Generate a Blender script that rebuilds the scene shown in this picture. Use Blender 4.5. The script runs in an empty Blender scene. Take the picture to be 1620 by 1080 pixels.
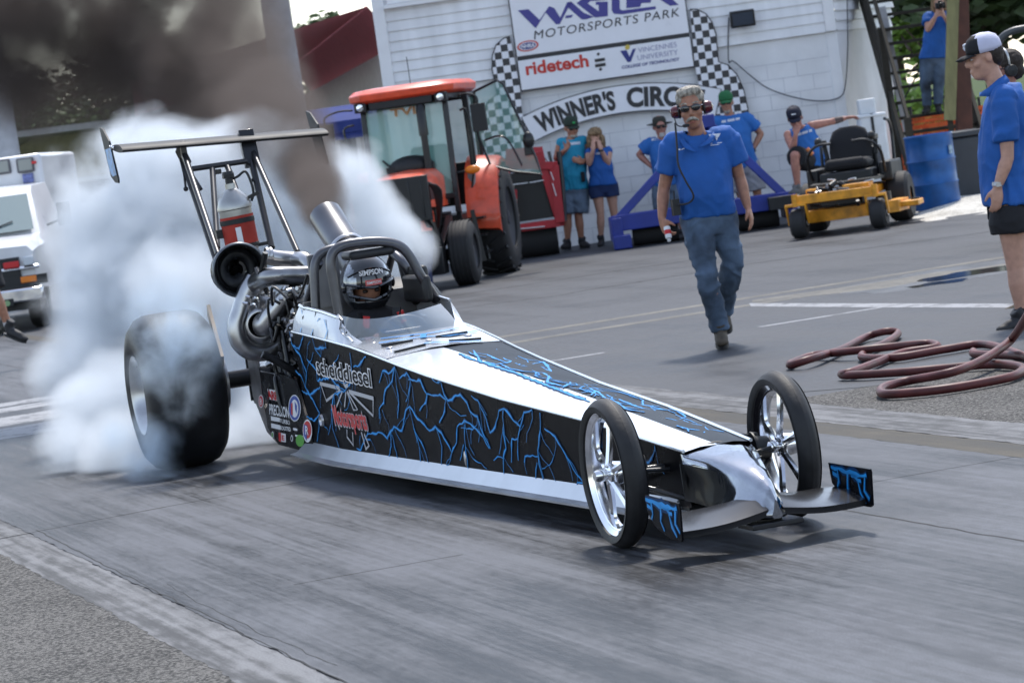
import bpy, bmesh, math, random
import numpy as np
from mathutils import Vector as V, Matrix, noise as mnoise
random.seed(7)
C = bpy.context.scene.collection
R_ = math.radians
# ------------------------------------------------------------ camera
F, CH = 5400.0, 1.63                        # focal length in px of a 1620 px wide frame, eye height
ROLL, PIT = R_(8.0), math.atan(329/5400.)
fwd = V((0, math.cos(PIT), -math.sin(PIT))); up0 = V((0, math.sin(PIT), math.cos(PIT))); r0 = V((1, 0, 0))
ri = r0*math.cos(ROLL) - up0*math.sin(ROLL); ui = r0*math.sin(ROLL) + up0*math.cos(ROLL)
CAM = V((0, 0, CH))
cd = bpy.data.cameras.new('camera'); cam = bpy.data.objects.new('camera', cd); C.objects.link(cam)
M4 = Matrix((ri, ui, -fwd)).transposed().to_4x4(); M4.translation = CAM
cam.matrix_world = M4
cd.sensor_width = 36; cd.lens = 120; cd.clip_end = 3000; cd.clip_start = .3
cd.dof.use_dof = True; cd.dof.focus_distance = 15.0; cd.dof.aperture_fstop = 9.0
bpy.context.scene.camera = cam
# ------------------------------------------------------------ world, sun, exposure
sc = bpy.context.scene
w = bpy.data.worlds.new("World"); sc.world = w; w.use_nodes = True
nt = w.node_tree; nt.nodes.clear()
wo = nt.nodes.new('ShaderNodeOutputWorld'); bg = nt.nodes.new('ShaderNodeBackground'); sk = nt.nodes.new('ShaderNodeTexSky')
sk.sky_type = 'NISHITA'; sk.sun_disc = False; sk.sun_elevation = R_(58); sk.sun_rotation = R_(12)
sk.dust_density = .6; sk.air_density = 1.0; sk.ozone_density = 1.4
bg.inputs['Strength'].default_value = 0.14
hz_ = nt.nodes.new('ShaderNodeHueSaturation'); hz_.inputs['Saturation'].default_value = .68
nt.links.new(sk.outputs[0], hz_.inputs['Color']); nt.links.new(hz_.outputs[0], bg.inputs[0]); nt.links.new(bg.outputs[0], wo.inputs[0])
sd = bpy.data.lights.new('sun', 'SUN'); sun = bpy.data.objects.new('sun', sd); C.objects.link(sun)
sd.energy = 2.1; sd.angle = R_(6); sd.color = (1, .95, .88)
sdir = V((math.sin(R_(12))*math.cos(R_(58)), math.cos(R_(12))*math.cos(R_(58)), math.sin(R_(58))))
sun.rotation_euler = sdir.to_track_quat('Z', 'Y').to_euler(); sun.location = (0, 0, 30)
sc.view_settings.view_transform = 'Standard'; sc.view_settings.look = 'None'
sc.view_settings.exposure = 1.1; sc.view_settings.gamma = 1
sc.render.engine = 'CYCLES'
sc.cycles.volume_bounces = 4; sc.cycles.max_bounces = 12; sc.cycles.transparent_max_bounces = 12
sc.cycles.volume_step_rate = 1.0; sc.cycles.volume_max_steps = 200; sc.cycles.use_denoising = True
sc.cycles.caustics_reflective = False; sc.cycles.caustics_refractive = False; sc.cycles.sample_clamp_indirect = 6

# ------------------------------------------------------------ placing helpers
def ray(px, py): return fwd + ri*((px-810)/F) + ui*((540-py)/F)
def at(px, py, Y):
    r = ray(px, py); return CAM + r*(Y/r.y)
def gnd(px, py, z=0.0):
    r = ray(px, py); return CAM + r*((z-CH)/r.z)
TH = R_(16.4)                               # heading of the strip and of the dragster
cf = V((math.sin(TH), -math.cos(TH), 0)); cl = V((math.cos(TH), math.sin(TH), 0)); KO = V((.644, 13.05, 0))
def ky(px, py, y):                          # point of the dragster's own frame in the plane y
    r = ray(px, py); t = ((KO+cl*y-CAM).dot(cl))/(r.dot(cl)); q = CAM+r*t-KO
    return V((q.dot(cf), q.dot(cl), q.z))
def kx(px, py, x):
    r = ray(px, py); t = ((KO+cf*x-CAM).dot(cf))/(r.dot(cf)); q = CAM+r*t-KO
    return V((q.dot(cf), q.dot(cl), q.z))

# ------------------------------------------------------------ materials
MATS = {}
def mat(name, col, rough=.55, metal=0.0, var=.08, vs=6.0, bump=0.0, bs=60.0, coat=0.0, trans=0.0, ior=1.45, alpha=1.0, stretch=None, spec=.5, emit=None):
    if name in MATS: return MATS[name]
    m = bpy.data.materials.new(name); m.use_nodes = True; MATS[name] = m
    t = m.node_tree; N = t.nodes; L = t.links; b = N['Principled BSDF']
    b.inputs['Roughness'].default_value = rough; b.inputs['Metallic'].default_value = metal
    b.inputs['Coat Weight'].default_value = coat; b.inputs['Coat Roughness'].default_value = .06
    b.inputs['Transmission Weight'].default_value = trans; b.inputs['IOR'].default_value = ior
    b.inputs['Alpha'].default_value = alpha; b.inputs['Specular IOR Level'].default_value = spec
    if emit: b.inputs['Emission Color'].default_value = (*emit[0], 1); b.inputs['Emission Strength'].default_value = emit[1]
    tc = N.new('ShaderNodeTexCoord'); mp = N.new('ShaderNodeMapping'); L.new(tc.outputs['Object'], mp.inputs[0])
    if stretch: mp.inputs['Scale'].default_value = stretch
    if var:
        n = N.new('ShaderNodeTexNoise'); n.inputs['Scale'].default_value = vs; n.inputs['Detail'].default_value = 5
        L.new(mp.outputs[0], n.inputs['Vector'])
        mr = N.new('ShaderNodeMapRange'); mr.inputs[1].default_value = .3; mr.inputs[2].default_value = .7
        mr.inputs[3].default_value = 1-var*2; mr.inputs[4].default_value = 1+var
        L.new(n.outputs[0], mr.inputs[0])
        mx = N.new('ShaderNodeMix'); mx.data_type = 'RGBA'; mx.blend_type = 'MULTIPLY'; mx.inputs[0].default_value = 1
        mx.inputs[6].default_value = (*col, 1); L.new(mr.outputs[0], mx.inputs[7]); L.new(mx.outputs[2], b.inputs['Base Color'])
        r2 = N.new('ShaderNodeMapRange'); r2.inputs[3].default_value = max(0, rough-.08); r2.inputs[4].default_value = min(1, rough+.1)
        L.new(n.outputs[0], r2.inputs[0]); L.new(r2.outputs[0], b.inputs['Roughness'])
    else: b.inputs['Base Color'].default_value = (*col, 1)
    if bump:
        n2 = N.new('ShaderNodeTexNoise'); n2.inputs['Scale'].default_value = bs; n2.inputs['Detail'].default_value = 4
        L.new(mp.outputs[0], n2.inputs['Vector'])
        bp = N.new('ShaderNodeBump'); bp.inputs['Strength'].default_value = bump; bp.inputs['Distance'].default_value = .01
        L.new(n2.outputs[0], bp.inputs['Height']); L.new(bp.outputs[0], b.inputs['Normal'])
    return m
black_metal = mat('black_metal', (.018, .019, .022), .38, .3, coat=.2)
dark_plastic = mat('dark_plastic', (.015, .016, .018), .5)
rubber = mat('rubber', (.02, .02, .022), .72, bump=.2, bs=90)
steel = mat('brushed_steel', (.5, .5, .51), .3, 1.0, var=.12, vs=9)
tube_steel = mat('weathered_tube', (.13, .13, .14), .36, .85, var=.15)
chrome = mat('polished_alloy', (.82, .83, .86), .1, 1.0, var=.02)
white_paint = mat('white_paint', (.78, .79, .82), .35, var=.03)
glass_clear = mat('clear_glass', (.9, .95, 1), .04, var=0, trans=1, ior=1.1, alpha=.35)

# ------------------------------------------------------------ mesh helpers
def frame(d):
    d = V(d).normalized(); a = V((0, 0, 1)) if abs(d.z) < .9 else V((1, 0, 0))
    x = a.cross(d).normalized(); y = d.cross(x); return x, y, d
class MB:
    def __init__(s): s.v = []; s.f = []; s.m = []; s.sm = []
    def add(s, vs, fs, mi=0, smooth=True):
        o = len(s.v); s.v += [tuple(p) for p in vs]; s.f += [[i+o for i in f] for f in fs]; s.m += [mi]*len(fs); s.sm += [smooth]*len(fs); return s
    def box(s, c, d, R=None, mi=0, taper=1.0):
        c = V(c); hx, hy, hz = d[0]/2, d[1]/2, d[2]/2
        P = [V((x*hx*(taper if z > 0 else 1), y*hy*(taper if z > 0 else 1), z*hz)) for z in (-1, 1) for y in (-1, 1) for x in (-1, 1)]
        if R is not None:
            if isinstance(R, (int, float)): R = Matrix.Rotation(R, 3, 'Z')
            P = [R @ p for p in P]
        return s.add([c+p for p in P], [(0, 2, 3, 1), (4, 5, 7, 6), (0, 1, 5, 4), (2, 6, 7, 3), (0, 4, 6, 2), (1, 3, 7, 5)], mi, False)
    def bar(s, p0, p1, w, h, mi=0, upv=(0, 0, 1)):     # rectangular bar between two points
        p0 = V(p0); p1 = V(p1); d = (p1-p0); L = d.length; d.normalize(); x = d.cross(V(upv))
        if x.length < 1e-4: x = V((1, 0, 0))
        x.normalize(); y = x.cross(d); return s.box((p0+p1)/2, (w, L, h), Matrix((x, d, y)).transposed(), mi)
    def loft(s, rings, cap=True, closed=True, mi=0):
        n = len(rings[0]); vs = [p for r in rings for p in r]; fs = []
        for i in range(len(rings)-1):
            for k in range(n if closed else n-1):
                a = i*n+k; b = i*n+(k+1) % n; fs.append((a, b, b+n, a+n))
        s.add(vs, fs, mi)
        if cap and closed: s.add(rings[0], [tuple(range(n))[::-1]], mi, False); s.add(rings[-1], [tuple(range(n))], mi, False)
        return s
    def cyl(s, p0, p1, r0, r1=None, n=16, mi=0, cap=True, ex=1.0):
        r1 = r0 if r1 is None else r1; p0 = V(p0); p1 = V(p1); x, y, d = frame(p1-p0)
        rg = lambda p, r: [p+x*(r*math.cos(t*2*math.pi/n))+y*(r*ex*math.sin(t*2*math.pi/n)) for t in range(n)]
        return s.loft([rg(p0, r0), rg(p1, r1)], cap, True, mi)
    def tube(s, pts, r, n=10, mi=0, cap=True, sub=0):
        pts = [V(p) for p in pts]
        rs = list(r) if isinstance(r, (list, tuple)) else [r]*len(pts)
        if sub: pts, rs = spline(pts, sub, rs)
        rings = []; x = None
        for i, p in enumerate(pts):
            d = (pts[min(i+1, len(pts)-1)]-pts[max(i-1, 0)])
            if d.length < 1e-9: d = V((0, 0, 1))
            d.normalize()
            if x is None: x = frame(d)[0]
            x = (x-d*x.dot(d)); x = x.normalized() if x.length > 1e-6 else frame(d)[0]
            y = d.cross(x); rings.append([p+(x*math.cos(t*2*math.pi/n)+y*math.sin(t*2*math.pi/n))*rs[i] for t in range(n)])
        return s.loft(rings, cap, True, mi)
    def ell(s, c, r, R=None, nu=16, nv=10, mi=0):
        c = V(c); r = (r, r, r) if isinstance(r, (int, float)) else r; vs = []
        for j in range(1, nv):
            ph = math.pi*j/nv
            for i in range(nu):
                a = 2*math.pi*i/nu; vs.append(V((r[0]*math.sin(ph)*math.cos(a), r[1]*math.sin(ph)*math.sin(a), r[2]*math.cos(ph))))
        vs += [V((0, 0, r[2])), V((0, 0, -r[2]))]
        if R is not None: vs = [R @ p for p in vs]
        fs = [(j*nu+i, (j+1)*nu+i, (j+1)*nu+(i+1) % nu, j*nu+(i+1) % nu) for j in range(nv-2) for i in range(nu)]
        t = (nv-1)*nu; fs += [(t, i, (i+1) % nu) for i in range(nu)]+[(t+1, (nv-2)*nu+(i+1) % nu, (nv-2)*nu+i) for i in range(nu)]
        return s.add([c+p for p in vs], fs, mi)
    def lathe(s, prof, o, ax, n=40, mi=0):          # prof: (radius, distance along axis)
        o = V(o); x, y, d = frame(ax); rings = [[o+d*h+(x*math.cos(t*2*math.pi/n)+y*math.sin(t*2*math.pi/n))*r for t in range(n)] for r, h in prof]
        return s.loft(rings, False, True, mi)
    def prism(s, poly, fn, t, mi=0, side=None):    # poly 2-D outline; fn(a, b, h) -> point
        n = len(poly); A = [fn(a, b, 0) for a, b in poly]; B = [fn(a, b, t) for a, b in poly]
        s.add(A, [tuple(range(n))], mi, False); s.add(B, [tuple(range(n))[::-1]], mi, False)
        return s.add(A+B, [(i, i+n, (i+1) % n+n, (i+1) % n) for i in range(n)], mi if side is None else side, False)
    def ribbon(s, pts, w, fn, mi=0):               # flat strip in a 2-D plane, mapped by fn(a, b)
        pts = [V((p[0], p[1])) for p in pts]; vs = []
        ws = w if isinstance(w, (list, tuple)) else [w]*len(pts)
        for i, p in enumerate(pts):
            d = pts[min(i+1, len(pts)-1)]-pts[max(i-1, 0)]; d = d.normalized() if d.length > 1e-9 else V((1, 0)); nn = V((-d.y, d.x))*ws[i]/2
            vs += [fn(*(p+nn)), fn(*(p-nn))]
        return s.add(vs, [(2*i, 2*i+1, 2*i+3, 2*i+2) for i in range(len(pts)-1)], mi, False)
    def build(s, name, mats, parent=None, angle=40, bevel=0, loc=None, **kw):
        me = bpy.data.meshes.new(name); me.from_pydata(s.v, [], s.f); me.update()
        for m in (mats if isinstance(mats, (list, tuple)) else [mats]): me.materials.append(m)
        me.polygons.foreach_set('material_index', s.m); me.polygons.foreach_set('use_smooth', s.sm)
        me.update(); me.validate()
        if angle is not None:
            bm = bmesh.new(); bm.from_mesh(me); bmesh.ops.recalc_face_normals(bm, faces=bm.faces) if not kw.pop('raw', False) else None; bm.to_mesh(me); bm.free()
            me.set_sharp_from_angle(angle=R_(angle))
        o = bpy.data.objects.new(name, me); C.objects.link(o)
        if parent is not None: o.parent = parent
        if loc is not None:
            o.location = loc
        if bevel:
            b = o.modifiers.new('bevel', 'BEVEL'); b.width = bevel; b.segments = 2; b.limit_method = 'ANGLE'; b.angle_limit = R_(35); b.use_clamp_overlap = True
        return o
def spline(pts, sub, rs=None):
    out = []; ro = []; n = len(pts)
    for i in range(n-1):
        p0, p1, p2, p3 = pts[max(i-1, 0)], pts[i], pts[i+1], pts[min(i+2, n-1)]
        for k in range(sub):
            t = k/sub; out.append(.5*((2*p1)+(p2-p0)*t+(2*p0-5*p1+4*p2-p3)*t*t+(3*p1-p0-3*p2+p3)*t**3))
            if rs: ro.append(rs[i]*(1-t)+rs[i+1]*t)
    out.append(pts[-1])
    if rs: ro.append(rs[-1]); return out, ro
    return out
def thing(name, label, cat, loc=(0, 0, 0), rz=0, group=None):
    o = bpy.data.objects.new(name, None); C.objects.link(o); o.location = loc; o.rotation_euler = (0, 0, rz); o.empty_display_size = .1
    o['label'] = label; o['category'] = cat
    if group: o['group'] = group
    return o
def tag(o, label, cat, group=None, kind=None):
    if label: o['label'] = label
    if cat: o['category'] = cat
    if group: o['group'] = group
    if kind: o['kind'] = kind
    return o
def struct(o): o['kind'] = 'structure'; return o
def bake(o, mods):
    dg = bpy.context.evaluated_depsgraph_get(); ev = o.evaluated_get(dg)
    me = bpy.data.meshes.new_from_object(ev); old = o.data; o.modifiers.clear(); o.data = me; bpy.data.meshes.remove(old)
def flesh(name, mb, m, parent, vox=.012, it=4, fold=0, ff=(9, 9, 5), cut=None, loc=None):
    """union of overlapping shells as one continuous smooth surface"""
    o = mb.build(name, m, parent, angle=None)
    r = o.modifiers.new('r', 'REMESH'); r.mode = 'VOXEL'; r.voxel_size = vox; r.use_smooth_shade = True
    s = o.modifiers.new('s', 'SMOOTH'); s.factor = .5; s.iterations = it
    bake(o, None); me = o.data
    me.materials.clear(); me.materials.append(m)
    if fold or cut:
        bm = bmesh.new(); bm.from_mesh(me)
        if fold:
            bm.normal_update()
            for v in bm.verts:
                q = V((v.co.x*ff[0], v.co.y*ff[1], v.co.z*ff[2])); q2 = q+V((mnoise.noise(q), mnoise.noise(q+V((5, 0, 0))), 0))*.8
                h = 1-abs(mnoise.noise(q2))*2.2; v.co += v.normal*fold*(h-.45)
        if cut:
            bmesh.ops.delete(bm, geom=[v for v in bm.verts if cut(v.co)], context='VERTS')
        bm.to_mesh(me); bm.free()
    me.polygons.foreach_set('use_smooth', [True]*len(me.polygons)); me.update()
    return o
_tc = {}
def glyphs(s, bold=0.0, shear=0.0, space=1.0):
    k = (s, bold, shear, space)
    if k in _tc: return _tc[k]
    cu = bpy.data.curves.new('t', 'FONT'); cu.body = s; cu.offset = bold; cu.shear = shear; cu.space_character = space; cu.resolution_u = 4
    o = bpy.data.objects.new('t', cu); C.objects.link(o); dg = bpy.context.evaluated_depsgraph_get(); dg.update()
    me = bpy.data.meshes.new_from_object(o.evaluated_get(dg))
    vs = [(v.co.x, v.co.y) for v in me.vertices]; fs = [tuple(p.vertices) for p in me.polygons]
    bpy.data.objects.remove(o); bpy.data.meshes.remove(me); bpy.data.curves.remove(cu)
    x0 = min(p[0] for p in vs); x1 = max(p[0] for p in vs); y0 = min(p[1] for p in vs); y1 = max(p[1] for p in vs)
    vs = [((x-x0)/(x1-x0), (y-y0)/(y1-y0)) for x, y in vs]; _tc[k] = (vs, fs); return _tc[k]
def quad(p00, p10, p11, p01):
    return lambda a, b: (V(p00)*(1-a)+V(p10)*a)*(1-b)+(V(p01)*(1-a)+V(p11)*a)*b
def write(mb, s, fn, bold=0.0, shear=0.0, mi=0, space=1.0):
    vs, fs = glyphs(s, bold, shear, space); return mb.add([fn(a, b) for a, b in vs], fs, mi, False)
def inv_quad(a, b, c, d): return quad(a, b, c, d)
# ------------------------------------------------------------ ground
GR = math.atan2(cf.y, cf.x)
def ground_mat(name, A, B, layers, grain=(220, .25), rough=.7, bump=.3, lo=.35, hi=.65):
    """A/B colours mixed by the sum of stretched noises; layers = (sx, sy, scale, weight)"""
    m = bpy.data.materials.new(name); m.use_nodes = True; t = m.node_tree; N = t.nodes; L = t.links; b = N['Principled BSDF']; b.inputs['Specular IOR Level'].default_value = .12
    tc = N.new('ShaderNodeTexCoord'); acc = None
    for sx, sy, scl, wt in layers:
        mp = N.new('ShaderNodeMapping'); mp.inputs['Scale'].default_value = (sx, sy, 1); mp.inputs['Location'].default_value = (sx*3.1, sy*1.7, wt*9)
        L.new(tc.outputs['Object'], mp.inputs[0]); n = N.new('ShaderNodeTexNoise'); n.inputs['Scale'].default_value = scl; n.inputs['Detail'].default_value = 6; n.inputs['Roughness'].default_value = .6
        L.new(mp.outputs[0], n.inputs['Vector']); mu = N.new('ShaderNodeMath'); mu.operation = 'MULTIPLY'; mu.inputs[1].default_value = wt; L.new(n.outputs[0], mu.inputs[0])
        if acc is None: acc = mu
        else:
            ad = N.new('ShaderNodeMath'); ad.operation = 'ADD'; L.new(acc.outputs[0], ad.inputs[0]); L.new(mu.outputs[0], ad.inputs[1]); acc = ad
    mr = N.new('ShaderNodeMapRange'); mr.interpolation_type = 'SMOOTHSTEP'; mr.inputs[1].default_value = lo; mr.inputs[2].default_value = hi; L.new(acc.outputs[0], mr.inputs[0])
    mx = N.new('ShaderNodeMix'); mx.data_type = 'RGBA'; L.new(mr.outputs[0], mx.inputs[0]); mx.inputs[6].default_value = (*A, 1); mx.inputs[7].default_value = (*B, 1)
    g = N.new('ShaderNodeTexNoise'); g.inputs['Scale'].default_value = grain[0]; g.inputs['Detail'].default_value = 3; L.new(tc.outputs['Object'], g.inputs['Vector'])
    gr = N.new('ShaderNodeMapRange'); gr.inputs[1].default_value = .3; gr.inputs[2].default_value = .7; gr.inputs[3].default_value = 1-grain[1]; gr.inputs[4].default_value = 1+grain[1]; L.new(g.outputs[0], gr.inputs[0])
    m2 = N.new('ShaderNodeMix'); m2.data_type = 'RGBA'; m2.blend_type = 'MULTIPLY'; m2.inputs[0].default_value = 1; L.new(mx.outputs[2], m2.inputs[6]); L.new(gr.outputs[0], m2.inputs[7])
    L.new(m2.outputs[2], b.inputs['Base Color'])
    rr = N.new('ShaderNodeMapRange'); rr.inputs[3].default_value = rough-.15; rr.inputs[4].default_value = rough+.15; L.new(mr.outputs[0], rr.inputs[0]); L.new(rr.outputs[0], b.inputs['Roughness'])
    bp = N.new('ShaderNodeBump'); bp.inputs['Strength'].default_value = bump; bp.inputs['Distance'].default_value = .004; L.new(g.outputs[0], bp.inputs['Height']); L.new(bp.outputs[0], b.inputs['Normal'])
    return m
g_far = ground_mat('smooth_asphalt', (.042, .044, .049), (.092, .096, .105), [(.12, 1.6, 1.6, .3), (1, 1, .9, .3), (2.2, .3, 1.2, .2), (9, 9, 2, .2)], (90, .14), .6, .2, .4, .62)
g_coarse = ground_mat('coarse_asphalt', (.028, .027, .026), (.16, .154, .146), [(1, 1, 1.5, .15), (1, 1, 62, .85)], (150, .5), .9, 1.0, .43, .56)
g_lane = ground_mat('rubbered_concrete', (.011, .0112, .0122), (.125, .131, .146), [(.2, 7, 1.2, .26), (.35, 1.1, .9, .42), (.5, 42, 1.4, .18), (3, 9, 3, .14)], (200, .25), .55, .3, .41, .6)
g_strip = ground_mat('worn_concrete_edge', (.06, .06, .062), (.2, .202, .208), [(.4, 16, 1.0, .6), (1.5, 5, 3, .4)], (130, .18), .8, .4, .38, .6)
g_brown = ground_mat('dusty_edge', (.05, .047, .042), (.12, .11, .094), [(.3, 8, 1.1, .6), (1, 2, 2, .4)], (130, .15), .8, .3)
g_paint = ground_mat('worn_white_paint', (.06, .06, .063), (.3, .305, .32), [(1, 1, 4, .5), (3, 3, 9, .5)], (120, .1), .6, .1, .36, .52)
g_tan = ground_mat('faded_tan_line', (.08, .077, .07), (.2, .19, .17), [(1, 1, 2, .5), (6, 6, 3, .5)], (120, .15), .7, .1)
g_crack = mat('crack_filler', (.03, .03, .032), .9, var=.2)
def sheet(name, x0, x1, y0, y1, z, m, rag=0, seg=60):
    mb = MB(); n = seg if rag else 1
    rg_ = lambda i, q, s: rag*(mnoise.noise(V((i*.35, q*7, s)))+.6*mnoise.noise(V((i*1.9, q*7, s))))
    a = [(x0+(x1-x0)*i/n, y0+rg_(i, y0, 3)) for i in range(n+1)]
    b = [(x0+(x1-x0)*i/n, y1+rg_(i, y1, 8)) for i in range(n+1)]
    mb.add([V((p[0], p[1], 0)) for p in a]+[V((p[0], p[1], 0)) for p in b], [(i, i+1, i+n+2, i+n+1) for i in range(n)], 0, False)
    o = mb.build(name, m, angle=None); o.location = KO+V((0, 0, z)); o.rotation_euler = (0, 0, GR); return struct(o)
mb = MB(); s_ = 700; mb.add([(-s_, -s_, 0), (s_, -s_, 0), (s_, s_, 0), (-s_, s_, 0)], [(0, 1, 2, 3)], 0, False)
o = mb.build('ground', g_far, angle=None); o.location = KO+V((0, 0, -.004)); o.rotation_euler = (0, 0, GR); struct(o)
sheet('asphalt_ground', -4.6, 40, -14, -2.16, -.003, g_coarse, .0)
sheet('asphalt_ground', -4.8, 40, 2.16, 9.5, -.003, g_coarse, .0)
sheet('asphalt_ground', -26, -4.6, -14, -2.16, -.003, g_far)
sheet('road_lane', -30, 40, -1.95, 1.62, .0, g_lane, .012, 1400)
sheet('road_edge', -30, 40, -2.2, -1.95, -.002, g_strip, .02, 1400)
sheet('road_edge', -30, 40, 1.62, 1.84, -.002, g_brown, .02, 900)
sheet('road_edge', -13.6, 40, 1.84, 2.2, -.001, g_strip, .018, 900)
def streak(name, pts, w, m, z=.0007, jit=.01):
    mb = MB(); P = []
    for i in range(len(pts)-1):
        a, b = V(pts[i]), V(pts[i+1]); n = max(2, int((b-a).length/.12))
        for k in range(n): P.append(a.lerp(b, k/n))
    P.append(V(pts[-1])); P = [(p.x+mnoise.noise(V((p.x*5, p.y*5, 1)))*jit, p.y+mnoise.noise(V((p.x*5, p.y*5, 4)))*jit*1.5) for p in P]
    W = [w*(.6+.8*abs(mnoise.noise(V((p[0]*7, p[1]*7, 2))))) for p in P] if jit else w
    mb.ribbon(P, W, lambda a, b: V((a, b, 0))); o = mb.build(name, m, angle=None); o.location = KO+V((0, 0, z)); o.rotation_euler = (0, 0, GR); return struct(o)
streak('road_joint', [(-4.42, -2.3), (-4.66, -1.2), (-4.8, -.3), (-4.9, 1.62)], .022, g_crack)
streak('road_joint', [(-4.9, 1.84), (-5.17, 2.41), (-4.78, 2.71), (-4.59, 3.6), (-4.7, 9)], .03, g_crack, z=-.0025)
streak('road_joint', [(-.66, -1.5), (-.66, -.8)], .012, g_crack)
streak('road_joint', [(-.66, .6), (-.66, 1.62)], .01, g_crack)
streak('road_joint', [(-30, .55), (30, .55)], .016, g_crack)
streak('road_crack', [(-4.6, -1.90), (-2, -1.93), (-.5, -1.94), (2, -1.95), (6, -1.95)], .008, g_crack, jit=.012)
streak('road_crack', [(-1.4, -1.86), (0, -1.90), (1.6, -1.88)], .004, g_crack, jit=.015)
streak('road_crack', [(-20, 4.2), (-19.2, 5.5), (-19.6, 7.5), (-18.5, 10)], .05, g_crack, jit=.15, z=-.0025)
streak('road_crack', [(-22.5, 5.2), (-22.3, 7.5), (-21.3, 9.5)], .05, g_crack, jit=.15, z=-.0025)
for x0, x1, y0, y1, mm in ((-14.3, -14.05, 1.9, 12, g_tan), (-13.35, -13.1, 1.9, 12, g_tan), (-10.6, -10.5, 2.5, 3.1, g_paint), (-10.66, -10.56, 4.3, 5.3, g_paint)):
    sheet('road_marking', x0, x1, y0, y1, -.003, mm, .02, 60)
mb = MB(); P = [gnd(1185, 479), gnd(1640, 479.5), gnd(1640, 486), gnd(1400, 485.5), gnd(1188, 484)]
mb.add([V((p.x, p.y, -.0028)) for p in P], [(0, 1, 2, 3, 4)], 0, False); struct(mb.build('road_marking', g_paint, angle=None))
mb = MB(); P = [gnd(1380, 447), gnd(1480, 430), gnd(1625, 415), gnd(1625, 424), gnd(1490, 438), gnd(1400, 455), gnd(1190, 478), gnd(1190, 474)]
mb.add([V((p.x, p.y, -.0032)) for p in P], [tuple(range(8))], 0, False); struct(mb.build('road_marking', g_tan, angle=None))
# white worn start-line paint on the lane behind the left tyre
for k, (a, b, c, d) in enumerate(((-15.8, -15.3, -1.6, .4), (-15.1, -14.5, -1.5, .6), (-13.9, -12.9, -1.9, .2), (-12.6, -11.5, -1.6, -.2), (-12.2, -11.9, -1.9, -1.2))):
    sheet('road_marking', a, b, c, d, .0006+.0006*(k % 2), g_paint, .12, 70)
# puddle and wet tongue
def blobsheet(name, cx_, cy_, rx, ry, z, m, rot=0.0, n=70, amp=.3):
    mb = MB(); P = []
    for i in range(n):
        a = 2*math.pi*i/n; k = 1+amp*mnoise.noise(V((math.cos(a)*1.7, math.sin(a)*1.7, cx_)))*2
        x, y = rx*k*math.cos(a), ry*k*math.sin(a); P.append(V((cx_+x*math.cos(rot)-y*math.sin(rot), cy_+x*math.sin(rot)+y*math.cos(rot), z)))
    mb.add(P, [tuple(range(n))], 0, False); return struct(mb.build(name, m, angle=None))
water = mat('puddle_water', (.02, .02, .018), .1, var=0, spec=.35)
damp = mat('damp_asphalt', (.07, .07, .075), .32, var=.15, vs=3)
q = gnd(1500, 434); blobsheet('wet_ground', q.x+.2, q.y, 1.5, 1.1, -.0034, damp, .2)
q = gnd(1560, 428); blobsheet('puddle', q.x-.1, q.y, .6, .4, -.0028, water, .1)
q = gnd(1530, 437); blobsheet('puddle', q.x-.3, q.y-.3, .28, .2, -.0028, water, .1)
# low bank of pale gravel at the foot of the stairs
g_gravel = ground_mat('pale_gravel', (.38, .36, .32), (.62, .6, .55), [(1, 1, 3, .5), (1, 1, 14, .5)], (60, .45), .9, 1.0)
mb = MB(); nx, ny = 44, 24; gx0, gx1, gy0, gy1 = 4.62, 9.5, 37.6, 46.
vs = []
for j in range(ny+1):
    for i in range(nx+1):
        u, v_ = i/nx, j/ny; x = gx0+(gx1-gx0)*u; y = gy0+(gy1-gy0)*v_
        e = min(u*5, v_*3.5, 1); e = max(0, e+.35*mnoise.noise(V((x*1.5, y*1.5, 0)))*(1-e)); vs.append(V((x, y, -.03+.13*e+.03*mnoise.noise(V((x*3, y*3, 2))))))
mb.add(vs, [(j*(nx+1)+i, j*(nx+1)+i+1, (j+1)*(nx+1)+i+1, (j+1)*(nx+1)+i) for j in range(ny) for i in range(nx)])
struct(mb.build('gravel_bank', g_gravel))
g_grass = ground_mat('grass_field', (.03, .05, .018), (.07, .1, .03), [(1, 1, .3, .5), (1, 1, 4, .5)], (30, .3), .95, .5)
mb = MB(); mb.add([(-250, 96, -.003), (250, 96, -.003), (250, 500, -.003), (-250, 500, -.003)], [(0, 1, 2, 3)], 0, False); struct(mb.build('grass', g_grass, angle=None))
mb = MB(); mb.add([(5.6, 48, -.003), (60, 48, -.003), (60, 95, -.003), (5.6, 95, -.003)], [(0, 1, 2, 3)], 0, False); struct(mb.build('grass', g_grass, angle=None))
# ------------------------------------------------------------ white building with its signs
FY = 45.6
siding = mat('white_siding', (.8, .8, .82), .45, var=.07, vs=3, stretch=(1.5, .3, .35))
block = mat('painted_block', (.78, .78, .8), .6, var=.08, vs=1.6, bump=.25, bs=40)
trim = mat('white_trim', (.8, .8, .82), .4, var=.02)
seam = mat('block_joint', (.5, .51, .55), .8)
def fa(px, py, dy=0.0): return at(px, py, FY+dy)
bld = thing('white_building', 'long white building with lap siding over painted block', 'building', (2.5, FY, 0))
BO = V((2.5, FY, 0))
xl = fa(600, 10).x; zl = fa(1136, 75).z; xr = fa(1315, 50).x; top = 6.2
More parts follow.
